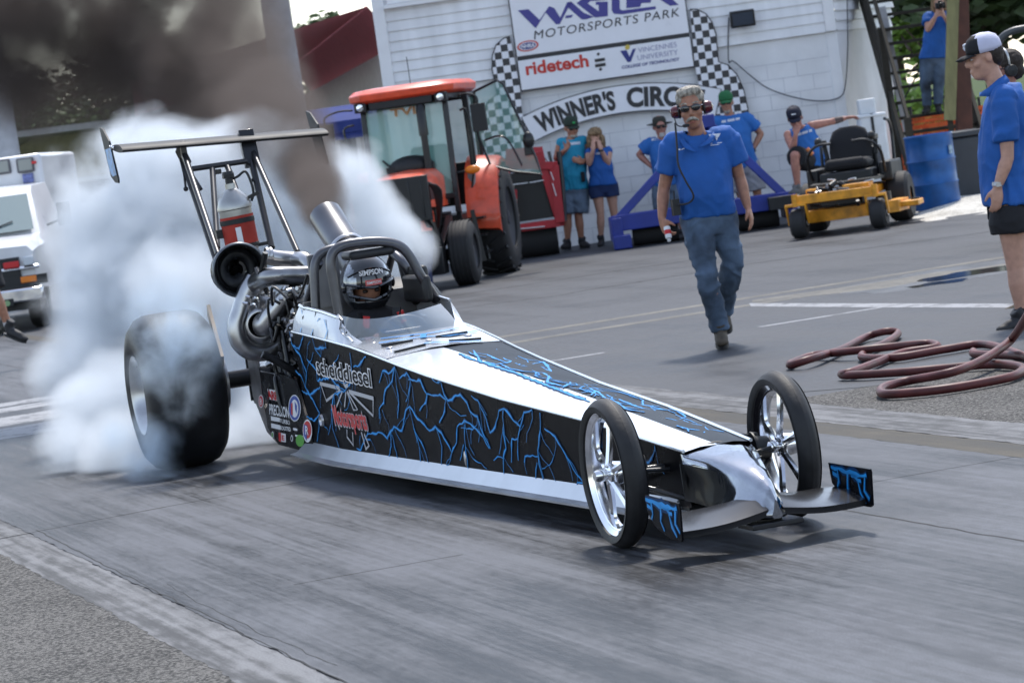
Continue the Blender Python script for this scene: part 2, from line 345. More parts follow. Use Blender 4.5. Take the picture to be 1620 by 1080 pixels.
# walls: a closed block shell 4 m deep, siding boards overlapping above
mb = MB(); mb.box(V(((xl+xr)/2, FY+2.3, zl/2))-BO, (xr-xl, 4.5, zl), mi=0); w1 = mb.build('block_wall', block, bld)
mb = MB(); rows = 0; z = zl
nseam = MB()
for k in range(1, int(zl/.2)):
    nseam.box(V(((xl+xr)/2, FY+.0485, k*.203))-BO, (xr-xl, .006, .006))
    for j in range(int((xr-xl)/.4)):
        nseam.box(V((xl+.2+j*.4+(k % 2)*.2, FY+.0485, k*.203-.1))-BO, (.005, .0055, .19))
nseam.build('block_joint', seam, w1, angle=None)
bh = .135
while z < top:
    a = V((xl, FY, z))-BO
    mb.add([a+V((0, -.012, 0)), V((xr, FY-.012, z))-BO, V((xr, FY+.012, z+bh))-BO, a+V((0, .012, bh)), a+V((0, .03, 0)), V((xr, FY+.03, z))-BO], [(0, 1, 2, 3), (0, 4, 5, 1)], 0, False); z += bh
mb.box(V(((xl+xr)/2, FY+2.3, (zl+top)/2))-BO, (xr-xl-.02, 4.4, top-zl))
mb.build('siding', siding, bld, angle=None, raw=True)
mb = MB(); mb.box(V((xl-.02, FY+.02, top/2))-BO, (.16, .12, top)); mb.build('corner_board', trim, bld, bevel=.01)
mb = MB(); mb.box(V((xr+.0, FY+.02, (zl+top)/2))-BO, (.15, .12, top-zl)); mb.build('corner_board', trim, bld, bevel=.01)
mb = MB(); mb.box(V((xr+.0, FY+.09, zl/2))-BO, (.15, .14, zl-.002)); mb.build('corner_column', block, bld, bevel=.01)
# side face going back at the right corner
mb = MB(); e1 = V((xr+.07, FY+.05, 0)); e2 = V((xr+1.0, FY+3.4, 0)); dd = (e2-e1)
mb.add([e1-BO, e2-BO, e2+V((.2*zl-.25, 0, zl))-BO, e1+V((0, 0, zl))-BO, e2+V((-1, 1, 0))-BO, e2+V((-1, 1, zl))-BO], [(0, 1, 2, 3), (1, 4, 5, 2)], 0, False); mb.build('side_wall', block, bld, angle=None)
mb = MB(); z = zl; nrm = V((dd.y, -dd.x, 0)).normalized()
while z < top:
    mb.add([e1+nrm*.02+V((0, 0, z))-BO, e2+nrm*.02+V((.2*z-.25, 0, z))-BO, e2-nrm*.005+V((.2*z-.25, 0, z+bh))-BO, e1-nrm*.005+V((0, 0, z+bh))-BO, e1-nrm*.02+V((0, 0, z))-BO, e2-nrm*.02+V((0, 0, z))-BO], [(0, 1, 2, 3), (0, 4, 5, 1)], 0, False); z += bh
mb.build('side_siding', siding, bld, angle=None, raw=True)
# window low edge at the top left
wq = [fa(622, -70), fa(712, -82), fa(716, -4), fa(624, 3)]
mb = MB(); x0, x1, z1 = fa(612, 5).x, fa(722, -8).x, fa(612, 8).z
mb.box(V(((x0+x1)/2, FY-.02, z1+.5))-BO, (x1-x0, .07, 1.0)); wf = mb.build('window', trim, bld, bevel=.008)
mb = MB(); mb.box(V(((x0+x1)/2, FY-.058, z1+.56))-BO, (x1-x0-.2, .012, .9)); mb.build('pane', mat('dark_pane', (.03, .035, .045), .08, var=0), wf)
mb = MB(); mb.box(V(((x0+x1)/2, FY-.05, z1-.03))-BO, (x1-x0+.1, .12, .05)); mb.build('sill', trim, wf)
# ---- signs
sign_white = mat('sign_panel_white', (.8, .8, .85), .3, var=.02)
sign_black = mat('sign_ink_black', (.022, .022, .028), .4, var=0)
ink_blue = mat('sign_ink_purple_blue', (.055, .05, .26), .4, var=0); ink_navy = mat('sign_ink_navy', (.02, .03, .2), .4, var=0)
ink_red = mat('sign_ink_red', (.55, .03, .02), .4, var=0); ink_gold = mat('sign_ink_gold', (.6, .45, .08), .4, var=0)
SM = [sign_white, sign_black, ink_blue, ink_red, ink_navy, ink_gold, mat('sign_ink_grey', (.3, .3, .45), .5, var=0)]
def panel(p00, p10, p11, p01, t=.05):           # pixel corners of the face; real board hung on the wall
    o = []
    for p in (p00, p10, p11, p01):
        q = at(p[0], p[1], FY-.09); o.append(q)
    # square it up: take means
    x0 = (o[0].x+o[3].x)/2; x1 = (o[1].x+o[2].x)/2; z0 = (o[0].z+o[1].z)/2; z1 = (o[2].z+o[3].z)/2
    return x0, x1, z0, z1
def on(px, py): q = at(px, py, FY-.09); return q.x, q.z
x0, x1, z0, z1 = panel((826, 145), (1098, 103), (1080, -18), (806, 5))
z1 = z0+(x1-x0)*.62
# two boards, one above the other
zs = on(822, 95)[1]; 
t1 = thing('track_name_sign', 'white park name sign with large slanted purple letters above the sponsor board', 'sign', ((x0+x1)/2, FY, zs))
t2 = thing('sponsor_sign', 'white sponsor board with red lettering on its left half', 'sign', ((x0+x1)/2, FY, z0))
for t, a, b in ((t1, zs+.045, z1), (t2, z0, zs-.012)):
    L0 = V(t.location); mb = MB(); mb.box(V(((x0+x1)/2, FY-.075, (a+b)/2))-L0, (x1-x0, .035, b-a)); mb.build('board', sign_white, t, bevel=.004)
    fr = MB()
    for (xa, za, xb, zb) in ((x0, a, x1, a), (x0, b, x1, b), (x0, a, x0, b), (x1, a, x1, b)):
        fr.bar(V((xa, FY-.07, za))-L0, V((xb, FY-.07, zb))-L0, .03, .018, upv=(0, 1, 0))
    fr.build('frame', sign_black, t)
def fx(t, px, py, e=.0975): q = at(px, py, FY-.09); return V((q.x, FY-e, q.z))-V(t.location)
def wr(t, s, p0, p1, h, mi, bold=0, shear=0, nm='lettering', space=1.0, e=.0975, mbx=None):
    """text between pixel p0 (low left) and p1 (low right), cap height h px"""
    a = fx(t, *p0, e); b = fx(t, *p1, e); upx = fx(t, p0[0]-h*.139, p0[1]-h*.99, e)-a
    mb = mbx or MB(); write(mb, s, quad(a, b, b+upx, a+upx), bold, shear, mi, space)
    if mbx is None: mb.build(nm, SM, t, angle=None)
# custom angular lettering of the park name (runs off the top edge of the picture)
def poly(mb, t, pts, mi, e=.0975):
    n = len(pts); mb.add([fx(t, x, y, e) for x, y in pts], [tuple(range(n))], mi, False)
mb = MB(); K = 3.682; f8 = lambda pts: [(760+x/K, y/K) for x, y in pts]
poly(mb, t1, f8([(218, 62), (280, 55), (345, 118), (400, 38), (430, 48), (465, 105), (505, 15), (530, 12), (462, 143), (440, 143), (380, 75), (325, 163), (318, 163)]), 2)
poly(mb, t1, f8([(530, 12), (600, 75), (660, 100), (615, 115), (590, 115), (510, 45), (522, 15)]), 2)
poly(mb, t1, f8([(498, 92), (540, 88), (530, 104), (494, 108)]), 2)
poly(mb, t1, f8([(560, 20), (610, -18), (742, -18), (742, 0), (640, 8), (625, 22), (690, 68), (688, 30), (672, 30), (672, 12), (742, 12), (742, 96), (668, 104)]), 2)
poly(mb, t1, f8([(765, -18), (810, -18), (812, 55), (828, 62), (1020, 38), (1022, 55), (830, 85), (778, 82), (765, 62)]), 2)
poly(mb, t1, f8([(850, -18), (1000, -18), (990, 18), (938, 20), (930, 42), (850, 50)]), 2)
poly(mb, t1, f8([(1030, -18), (1100, -18), (1155, 30), (1105, 36), (1040, -5)]), 2)
mb.build('logo_lettering', SM, t1, angle=None, raw=True)
wr(t1, 'MOTORSPORTS PARK', (845, 63), (1076, 26), 13.5, 1, .0, .18, space=1.12)
# oval badge
mb = MB(); cx_, cy_ = 835, 73
def oval(mb, t, cx_, cy_, a, b, mi, e):
    pts = [(cx_+a*math.cos(k*math.pi/16), cy_-a*math.cos(k*math.pi/16)*.14+b*math.sin(k*math.pi/16)) for k in range(32)]; poly(mb, t, pts, mi, e)
oval(mb, t1, cx_, cy_, 17, 8.6, 3, .097); oval(mb, t1, cx_, cy_, 14, 6.6, 0, .0985); oval(mb, t1, cx_, cy_, 12.5, 5.4, 4, .1)
wr(t1, 'NHRA', (825, 77.5), (846, 74.5), 6.5, 0, .03, .1, e=.102, mbx=mb); mb.build('oval_badge', SM, t1, angle=None, raw=True)
# dark strip with two white captions between the boards
st = thing('sponsor_caption_strip', 'thin black strip with small white captions between the two boards', 'sign', ((x0+x1)/2, FY, zs))
mb = MB(); mb.box(V((0, -.072, .016)), (x1-x0, .03, .05)); mb.build('strip', sign_black, st)
for a, b, s in (((857, 79), (913, 71.5), 'OFFICIAL SPONSOR'), ((987, 61), (1059, 50.5), 'EDUCATIONAL PARTNER')):
    wr(st, s, a, b, 4.2, 0, .02, e=.09)
wr(t2, 'ridetech', (833, 120), (932, 106), 21, 3, .03)
mb = MB()
for c, w_, h_ in (((946.5, 86), 3, 3), ((950, 110), 3, 3)): oval(mb, t2, c[0], c[1], 2.4, 2.4, 1, .0975)
for (a, b) in (((941, 96.5), (957, 94)), ((941.5, 104.5), (958, 102))):
    A, B = fx(t2, *a), fx(t2, *b); mb.bar(A+V((0, 0, 0)), B, .006, .042, 1)
mb.build('emblem', SM, t2, angle=None)
mb = MB(); poly(mb, t2, [(981, 81), (991, 79.5), (996, 90), (1001, 78), (1006, 77), (998, 98), (993, 99)], 4); oval(mb, t2, 992.5, 75, 4, 4, 5, .0985)
mb.build('crest', SM, t2, angle=None, raw=True)
wr(t2, 'VINCENNES', (1010, 84), (1071, 74.5), 8, 6); wr(t2, 'UNIVERSITY', (1009, 96), (1073, 86.5), 8, 6)
wr(t2, 'COLLEGE OF TECHNOLOGY', (984, 109.5), (1076, 96), 5, 4, .03, .25)
# winner's circle arched banner
ban = thing('winners_circle_banner', "arched white banner with big black WINNER'S CIRCLE letters", 'sign', ((x0+x1)/2, FY, 2.6))
cw = MB()
# arc fitted on the wall plane through three bottom points and three top points
def circ(p, q, r):
    ax, ay = p; bx, by = q; cx, cy = r; d = 2*(ax*(by-cy)+bx*(cy-ay)+cx*(ay-by))
    ux = ((ax*ax+ay*ay)*(by-cy)+(bx*bx+by*by)*(cy-ay)+(cx*cx+cy*cy)*(ay-by))/d; uy = ((ax*ax+ay*ay)*(cx-bx)+(bx*bx+by*by)*(ax-cx)+(cx*cx+cy*cy)*(bx-ax))/d
    return ux, uy, math.hypot(ax-ux, ay-uy)
bx0, bz0 = on(845, 224); bxm, bzm = on(985, 178.5); half = abs(bxm-bx0)
ccx, ccz, rb = circ((bx0, bz0), (bxm, bzm), (2*bxm-bx0, bz0))
tx0, tz0 = on(834, 181); txm, tzm = on(980, 135.5); ht = rb and (math.hypot(tx0-ccx, tz0-ccz)-rb+(tzm-bzm))/2
a0 = math.atan2(bz0-ccz, bx0-ccx); a1 = math.pi-a0
def arc(u, v_, e): a = a0+(a1-a0)*u; r = rb+ht*v_; return V((ccx+r*math.cos(a), FY-e, ccz+r*math.sin(a)))-V(ban.location)
n = 48; ring = [(i/n, 0) for i in range(n+1)]+[(1-i/n, 1) for i in range(n+1)]
mb = MB(); mb.add([arc(i/n, 0, .075) for i in range(n+1)]+[arc(i/n, 1, .075) for i in range(n+1)]+[arc(i/n, 0, .045) for i in range(n+1)]+[arc(i/n, 1, .045) for i in range(n+1)],
   [(i, i+1, i+n+2, i+n+1) for i in range(n)]+[(i, i+2*n+2, i+2*n+3, i+1) for i in range(n)]+[(i+n+1, i+n+2, i+3*n+4, i+3*n+3) for i in range(n)], 0, False)
mb.build('board', sign_white, ban, angle=None)
mb = MB(); mb.tube([arc(i/n, 0, .077) for i in range(n+1)]+[arc(1-i/n, 1, .077) for i in range(n+1)]+[arc(0, 0, .077)], .006, 6); mb.build('edge_line', sign_black, ban)
def wtext(s, u0, u1, v0, v1):
    vs, fs = glyphs(s, .045, 0, 1.0); mb.add([arc(u0+(u1-u0)*a, v0+(v1-v0)*b, .079) for a, b in vs], fs, 0, False)
mb = MB(); wtext("WINNER'S", .05, .47, .13, .88); wtext('CIRCLE', .53, .925, .13, .88); mb.build('lettering', sign_black, ban, angle=None, raw=True)
# chequered flag boards either side
def checker(name):
    m = bpy.data.materials.new(name); m.use_nodes = True; t = m.node_tree; N = t.nodes
    tc = N.new('ShaderNodeTexCoord'); ch = N.new('ShaderNodeTexChecker'); ch.inputs['Color1'].default_value = (.025, .024, .03, 1); ch.inputs['Color2'].default_value = (.78, .78, .83, 1)
    ch.inputs['Scale'].default_value = 1/.0935; mp = N.new('ShaderNodeMapping'); mp.inputs['Location'].default_value = (.013, .0467, .02)
    t.links.new(tc.outputs['Object'], mp.inputs[0]); t.links.new(mp.outputs[0], ch.inputs[0]); t.links.new(ch.outputs[0], N['Principled BSDF'].inputs['Base Color']); N['Principled BSDF'].inputs['Roughness'].default_value = .4
    return m
chk = checker('black_white_checks')
def flag(side, label):
    t = thing('checkered_flag_board', label, 'sign board', (x1 if side > 0 else x0, FY, z0), 0, 'checkered flag boards beside the signs')
    L0 = V(t.location)
    O2 = [(1092, 15), (1103, 15), (1117, 22), (1127, 36), (1133, 55), (1137, 98), (1152, 103), (1166, 118), (1177, 142), (1184, 175), (1187, 205), (1186, 240), (1118, 240), (1105, 130), (1099, 100)]
    P = []
    for px, py in O2:
        x, z = on(px, py); P.append((x-x1, z))
    if side < 0:
        sh = on(803, 60)[1]-on(1103, 15)[1]; P = [(-a, b+sh) for a, b in P]
    mb = MB(); mb.prism([(a, b-z0) for a, b in P], lambda a, b, h: V((a, -.062+h, b)), .03); mb.build('board', chk, t, angle=None)
    mb = MB(); mb.tube([V((a, -.062, b-z0)) for a, b in P[:-3]], .008, 6); mb.build('edge_line', sign_black, t)
flag(1, 'tall checkered flag board right of the park name sign'); flag(-1, 'checkered flag board left of the signs, partly behind the tractor door')
# floodlight and cables
fl = thing('floodlight', 'black square floodlight high on the white wall', 'floodlight', fa(1174, 30, -.1)); L0 = V(fl.location)
mb = MB(); mb.box((0, -.06, 0), (.33, .1, .22), Matrix.Rotation(.1, 3, 'X')); mb.build('housing', black_metal, fl, bevel=.015)
mb = MB(); mb.box((0, -.115, -.005), (.27, .012, .16), Matrix.Rotation(.1, 3, 'X')); mb.build('lens', mat('lamp_lens', (.05, .06, .08), .1, var=0), fl)
mb = MB(); mb.bar((-.05, 0, .09), (-.05, .09, .09), .03, .02); mb.bar((.05, 0, .09), (.05, .09, .09), .03, .02); mb.build('bracket', black_metal, fl)
mb = MB()
for k in range(9): mb.box((-.12+.03*k, .0, 0), (.006, .03, .18))
mb.build('cooling_fins', black_metal, fl)
cable = mat('cable_grey', (.08, .08, .09), .6)
mb = MB(); mb.tube([fa(a, b, -.03) for a, b in ((1153, 28), (1152, 60), (1153, 98), (1160, 97), (1185, 118), (1215, 140), (1260, 155), (1300, 160), (1330, 153), (1338, 130), (1341, 80), (1341, 40), (1340, -20))], .009, 6, sub=6)
tag(mb.build('power_cable', cable), 'thin grey cable sagging along the white wall below the floodlight', 'cable')

# ------------------------------------------------------------ red roofed shed, blue canopy, pole, far house
rt = mat('red_metal_roof', (.78, .27, .29), .6, .0, var=.05, spec=.02); rtd = mat('red_fascia', (.5, .05, .06), .4, var=.05)
corr = mat('corrugated_white', (.7, .73, .74), .7, .0, var=.05, spec=.05)
E1 = at(640, 66, 58.8); E2 = at(500, 160, 90); G1 = at(640, 5, 62); G2 = at(445, 137, 93)
E1.z = E2.z = (E1.z+E2.z)/2; pe_ = (E2-E1).normalized(); pp_ = V((-abs(pe_.y), pe_.x if pe_.x < 0 else -pe_.x, 0)); pp_.y = -abs(pe_.x)*(1 if pe_.x < 0 else -1)
G1 = E1+pp_*.55+V((0, 0, .82)); G2 = E2+pp_*.55+V((0, 0, .82))
sh = thing('red_roofed_shed', 'long white metal shed with a red sheet roof', 'building', ((E1.x+E2.x)/2, 70, 0)); SO = V(sh.location)
def lp(a, b, t): return a.lerp(b, t)
mb = MB(); n = 60
rA = [lp(E1, E2, i/n)+V((0, 0, .03*(i % 2)))-SO for i in range(n+1)]; rB = [lp(G1, G2, i/n)+V((0, 0, .03*(i % 2)))-SO for i in range(n+1)]
mb.add(rA+rB, [(i, i+1, i+n+2, i+n+1) for i in range(n)], 0, False)
bk = V((-4.2, .0, -.7)) 
mb.add([G1-SO, G2-SO, G2+bk-SO, G1+bk-SO], [(0, 1, 2, 3)], 0, False); mb.build('roof', rt, sh, angle=None)
mb = MB(); dn = V((0, 0, -.32)); mb.add([E1-SO+V((.02, -.02, .01)), E2-SO+V((.02, -.02, .01)), E2+dn-SO+V((.02, -.02, 0)), E1+dn-SO+V((.02, -.02, 0))], [(0, 1, 2, 3)], 0, False); mb.build('fascia', rtd, sh, angle=None)
mb = MB(); n = 140; inn = V((-.25, .1, 0))
wv = []
for i in range(n+1):
    p = lp(E1, E2, i/n)+inn*(1+.25*(i % 2))-SO; wv += [V((p.x, p.y, 0)), V((p.x, p.y, E1.z+.05))]
mb.add(wv, [(2*i, 2*i+1, 2*i+3, 2*i+2) for i in range(n)], 0, False); mb.build('wall', corr, sh, angle=None)
mb = MB(); a = E2-SO+inn; b = G2-SO; c = G2+bk-SO
mb.add([V((a.x, a.y, 0)), a, b, c, V((c.x, c.y, 0))], [(0, 1, 2, 3, 4)], 0, False); mb.build('gable_wall', corr, sh, angle=None)
# blue canopy shop
CY = 53.
bc = thing('blue_canopy_kiosk', 'low beige kiosk under a blue canopy beside the white building', 'kiosk', at(540, 300, CY)*1.0); bc.location.z = 0; KL = V(bc.location)
blue_t = mat('blue_canopy', (.03, .045, .17), .7, var=.08, spec=.08); beige = mat('beige_wall', (.36, .35, .34), .7, var=.05)
q0, q1, q2, q3 = at(470, 156, CY), at(620, 182, CY), at(620, 205, CY), at(470, 222, CY)
mb = MB(); xa, xb = q0.x-1.2, q1.x; zt, zb = at(540, 165, CY).z, at(540, 212, CY).z
mb.loft([[V((x, y, z))-KL for x, y, z in ((xx, CY-.0, zb), (xx, CY+.0, zb+.2), (xx, CY+1.6, zt), (xx, CY+3.5, zt-.1), (xx, CY+3.5, zb))] for xx in np.linspace(xa, xb, 2)]); mb.build('canopy', blue_t, bc, angle=20)
mb = MB(); mb.box(V(((xa+xb)/2, CY+.03, zb-.04))-KL, (xb-xa, .06, .1)); mb.build('valance', blue_t, bc)
mb = MB(); mb.box(V(((xa+xb)/2+.1, CY+2.2, zb/2))-KL, (xb-xa-.3, 3.4, zb)); wl = mb.build('wall', beige, bc)
dx0, dx1 = at(540, 240, CY+.5).x, at(566, 240, CY+.5).x
mb = MB(); mb.box(V(((dx0+dx1)/2, CY+.47, 1.0))-KL, (dx1-dx0+.14, .08, 2.1)); d_ = mb.build('door_frame', mat('frame_grey', (.5, .5, .5), .5), bc)
mb = MB(); mb.box(V(((dx0+dx1)/2, CY+.425, .98))-KL, (dx1-dx0, .02, 1.95)); mb.build('doorway', mat('dark_door', (.03, .03, .035), .5), d_)
# concrete light pole in the smoke
con = mat('pole_concrete', (.4, .41, .44), .75, var=.12, bump=.2)
pb = at(475, 330, 47); t = thing('concrete_pole', 'thick grey concrete pole rising through the dark smoke', 'pole', (at(462, 190, 47).x, 47, 0))
mb = MB(); mb.lathe([(.27, 0), (.225, 1.9), (.2, 3.5), (.165, 7.5), (.0, 7.6)], (0, 0, 0), (0, 0, 1), 24); mb.build('shaft', con, t)
mb = MB(); mb.lathe([(.34, 0), (.34, .12), (.29, .16), (.27, .16)], (0, 0, 0), (0, 0, 1), 24); mb.build('base_collar', con, t)
t = thing('steel_pole', 'pale grey pole at the left edge behind the ambulance', 'pole', (at(8, 200, 52).x, 52, 0))
mb = MB(); mb.lathe([(.19, 0), (.16, 3), (.13, 6), (0, 6.05)], (0, 0, 0), (0, 0, 1), 20); mb.build('shaft', mat('pole_grey', (.42, .44, .48), .5), t)
mb = MB(); mb.lathe([(.26, 0), (.26, .1), (.19, .14)], (0, 0, 0), (0, 0, 1), 20); mb.build('base_plate', con, t)
# far low house
hY = 105; t = thing('pale_house', 'low pale house with a shallow gable roof beyond the ambulance', 'house', (at(90, 260, hY).x, hY, 0)); HL = V(t.location)
cream = mat('cream_wall', (.62, .56, .46), .7); groof = mat('grey_shingle', (.3, .3, .3), .8)
gx0, gx1, gxm = at(10, 260, hY).x, at(330, 230, hY).x, at(50, 210, hY).x; ez = at(110, 231, hY).z; pz = at(58, 213, hY).z
mb = MB(); mb.prism([(gx0, 0), (gx1, 0), (gx1, ez), (gx1-1.8, pz-.15), (gxm, pz-.1), (gx0, ez)], lambda a, b, h: V((a, hY+h, b))-HL, 8); mb.build('wall', cream, t, angle=None)
mb = MB(); mb.bar(V((gx0-.5, hY-.2, ez-.05))-HL, V((gxm, hY-.2, pz))-HL, 9, .18); mb.bar(V((gxm, hY-.2, pz))-HL, V((gx1-1.8, hY-.2, pz-.05))-HL, 9, .18); mb.bar(V((gx1-1.8, hY-.2, pz-.05))-HL, V((gx1+.5, hY-.2, ez))-HL, 9, .18)
mb.build('roof', groof, t)
mb = MB(); mb.box(V((at(130, 250, hY).x, hY-.05, 1.6))-HL, (2.2, .1, .9)); wf = mb.build('window', trim, t)
mb = MB(); mb.box(V((at(130, 250, hY).x, hY-.11, 1.6))-HL, (1.9, .03, .65)); mb.build('pane', mat('dark_pane', (.03, .035, .045), .08), wf)

# ------------------------------------------------------------ trees
leafA = mat('leaf_dark', (.045, .075, .028), .6, var=.35, vs=1.2); leafB = mat('leaf_mid', (.075, .12, .035), .6, var=.3, vs=1.2)
bark = mat('bark', (.09, .07, .055), .9, bump=.5, bs=12)
def tree(name, label, X, Y, h, cr, n=2600, leaf=.16, group=None, low=.3, seed=1, m=leafA, cat='tree'):
    rnd = random.Random(seed); t = thing(name, label, cat, (X, Y, 0), 0, group)
    mb = MB(); tips = []
    trunk = [V((0, 0, 0)), V((.1*rnd.uniform(-1, 1), 0, h*.3)), V((.3*rnd.uniform(-1, 1), .2, h*.6)), V((.3*rnd.uniform(-1, 1), 0, h*.92))]
    mb.tube(trunk, [h*.03, h*.024, h*.014, h*.004], 8, sub=4)
    for k in range(16):
        f = rnd.uniform(low, .95); b = trunk[1].lerp(trunk[3], (f-.3)/.7 if f > .3 else 0); a = rnd.uniform(0, 6.28); L = cr*rnd.uniform(.5, 1)*(1.15-abs(f-.55)*1.2)
        e = b+V((math.cos(a)*L, math.sin(a)*L, L*rnd.uniform(.1, .6))); mid = b.lerp(e, .5)+V((0, 0, -.06*L)); mb.tube([b, mid, e], [h*.012, h*.008, h*.002], 6, sub=3); tips.append((e, L)); tips.append((mid, L*.8)); tips.append((b.lerp(e, .8), L*.7))
    mb.build('trunk', bark, t)
    lb = MB(); vs = []; fs = []
    for k in range(n):
        e, L = rnd.choice(tips); r = cr*.34*rnd.random()**.5; a = rnd.uniform(0, 6.28); ph = math.acos(rnd.uniform(-1, 1))
        c = e+V((math.sin(ph)*math.cos(a), math.sin(ph)*math.sin(a), math.cos(ph)*.75))*r
        x, y, d = frame((rnd.uniform(-1, 1), rnd.uniform(-1, 1), rnd.uniform(-.2, 1)))
        s = leaf*rnd.uniform(.5, 1.3); o = len(vs); vs += [c-x*s, c-y*s*.5, c+x*s, c+y*s*.5]; fs.append((o, o+1, o+2, o+3))
    lb.add(vs, fs, 0, False); lb.build('crown', m, t, angle=None, raw=True); return t
G = 'trees along the field edge behind the smoke'
kinds = ['tall dark tree at the far left beside the pole', 'dark bushy tree behind the ambulance', 'round tree showing through the upper smoke', 'broad tree faint behind the grey smoke', 'far tree left of the concrete pole']
for i, (px, hh, cr, Y) in enumerate(((-20, 6.5, 3.4, 128), (45, 5.6, 3.2, 120), (100, 6.4, 3.0, 126), (170, 6.0, 3.6, 122), (270, 6, 4.0, 132))):
    tree('field_tree', kinds[i], at(px, 300, Y).x, Y, hh, cr, 4500, .17, G, .15, 10+i, leafA if i != 1 else leafB)
tree('far_tree', 'small green treetop showing above the red roof', at(500, 150, 120).x, 120, 6.7, 2.2, 1800, .2, None, .3, 31, leafB)
G = 'dark trees behind the wooden stairs'
kk = ['dark leafy tree behind the wooden stairs', 'dense tree behind the rust brown post', 'dark tree behind the young man in the cap', 'large tree at the right edge of the picture']
for i, (px, hh, cr, Y) in enumerate(((1440, 8, 2.6, 58), (1530, 9, 3.2, 60), (1600, 8.5, 3.0, 56), (1680, 9, 3.4, 62))):
    tree('shade_tree', kk[i], at(px, 300, Y).x, Y, hh, cr, 5200, .17, G, .02, 40+i)
tree('bush', 'bright green bush seen between the stair treads', at(1450, 250, 55).x+.3, 55, 2.6, 1.2, 1500, .1, None, .0, 55, mat('leaf_bright', (.2, .34, .06), .6, var=.25), 'bush')
# ------------------------------------------------------------ dragster
drag = thing('dragster', 'long black front-engineless dragster with blue lightning bolts doing a smoky burnout', 'race car', KO, GR)
drag['label'] = 'long black dragster with blue lightning bolts and tall rear wing, spinning its tyres in smoke'
vinyl = mat('black_vinyl', (.006, .006, .008), .28, 0, var=.1, vs=2.5, coat=0, bump=.06, bs=4, spec=.03)
silver = mat('polished_panel', (.74, .76, .8), .2, .75, var=.03, vs=2, bump=.06, bs=5)
whitep = mat('white_panel_and_sky_sheen', (.66, .69, .74), .25, .1, var=.04, vs=2, coat=.4, bump=.05, bs=4)  # plain white of the cowl; on the near top skin it paints reflected sky
bolt_b = mat('lightning_blue', (.015, .3, .75), .45, var=.12, vs=9, spec=.2); bolt_d = mat('lightning_blue_edge', (.006, .04, .12), .5, var=0, spec=.1)
vin_w = mat('vinyl_white', (.78, .78, .8), .4, var=0); vin_r = mat('vinyl_red', (.55, .02, .025), .4, var=0); vin_g = mat('vinyl_grey', (.42, .43, .46), .35, var=0)
DM = [vin_w, vinyl, vin_r, vin_g, bolt_b, bolt_d]
def itp(x, T):
    if x <= T[0][0]: return T[0][1]
    for (a, b), (c, d) in zip(T, T[1:]):
        if x <= c: return b+(d-b)*(x-a)/(c-a)
    return T[-1][1]
W_ = [(-5.3, .325), (-4.4, .335), (-2.7, .265), (-1.5, .21), (-.4, .16), (.3, .13), (.5, .1)]
ZT = [(-5.22, .747), (-4.4, .715), (-3.89, .68), (-2.98, .585), (-1.82, .492), (-.69, .425), (.27, .345)]
ZR = [(-4.2, .70), (-3.2, .635), (-1.54, .51), (-.18, .392), (.27, .355)]
hw = lambda x: itp(x, W_); zt_ = lambda x: itp(x, ZT); zr_ = lambda x: itp(x, ZR)
def side(px, py):
    y = -.25
    for _ in range(5): q = ky(px, py, y); y = -hw(q.x)
    return q.x, q.z
def S(a, b): return V((a, -hw(a)-.003-.006*max(0, 1-abs(2*(b-.135)/(zt_(a)-.135)-1)), b))
def tops(px, py):
    lo, hi = -.05, .34
    for _ in range(16):
        y = (lo+hi)/2; q = ky(px, py, y); zs = zr_(q.x)-(zr_(q.x)-zt_(q.x))*abs(y)/hw(q.x)
        if q.z > zs: lo = y
        else: hi = y
    return q.x, y
def TP(a, b): return V((a, b, zr_(a)-(zr_(a)-zt_(a))*abs(b)/hw(a)+.004))
XS = [-5.2, -4.9, -4.6, -4.3, -4., -3.6, -3.2, -2.8, -2.3, -1.8, -1.3, -.8, -.3, .0, .24]
for sgn in (-1, 1):
    mb = MB(); lo = [V((x-(0 if x > -5.1 else -.12), sgn*hw(x), .135)) for x in XS]; hi = [V((x, sgn*hw(x), zt_(x))) for x in XS]
    mid = [(a*.5+b*.5)+V((0, sgn*.006, 0)) for a, b in zip(lo, hi)]
    rows = [lo, mid, hi]; n = len(XS)
    mb.add([p for r in rows for p in r], [(j*n+i, j*n+i+1, (j+1)*n+i+1, (j+1)*n+i) for j in range(2) for i in range(n-1)]); sp = mb.build('side_panel', vinyl, drag, angle=60)
    if sgn < 0: side_panel = sp
    # rolled edge along the top of the side
    mb = MB(); mb.tube([p+V((0, sgn*.004, .004)) for p in hi], .007, 8); mb.build('edge_rail', silver, sp)
# top skins
X2 = [x for x in XS if x >= -4.3]
for sgn, m, nm in ((-1, whitep, 'top_panel'), (1, vinyl, 'top_panel')):  # near half coloured white in place of the bright sky it mirrors
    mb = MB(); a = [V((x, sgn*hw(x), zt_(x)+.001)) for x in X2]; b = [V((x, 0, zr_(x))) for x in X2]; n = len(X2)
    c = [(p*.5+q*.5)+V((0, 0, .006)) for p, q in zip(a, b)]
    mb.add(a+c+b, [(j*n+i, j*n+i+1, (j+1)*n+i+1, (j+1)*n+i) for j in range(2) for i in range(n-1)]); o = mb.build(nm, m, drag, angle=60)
    o['label'] = 'near-side top skin coloured white for the sky it reflects' if sgn < 0 else 'black lightning top skin on the far side'
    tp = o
# floor and bulkheads
mb = MB(); mb.loft([[V((x, s*hw(x)*.96, z)) for s, z in ((-1, .14), (1, .14), (1, .12), (-1, .12))] for x in (-5.1, -2.7, .2)]); mb.build('floor_pan', dark_plastic, drag)
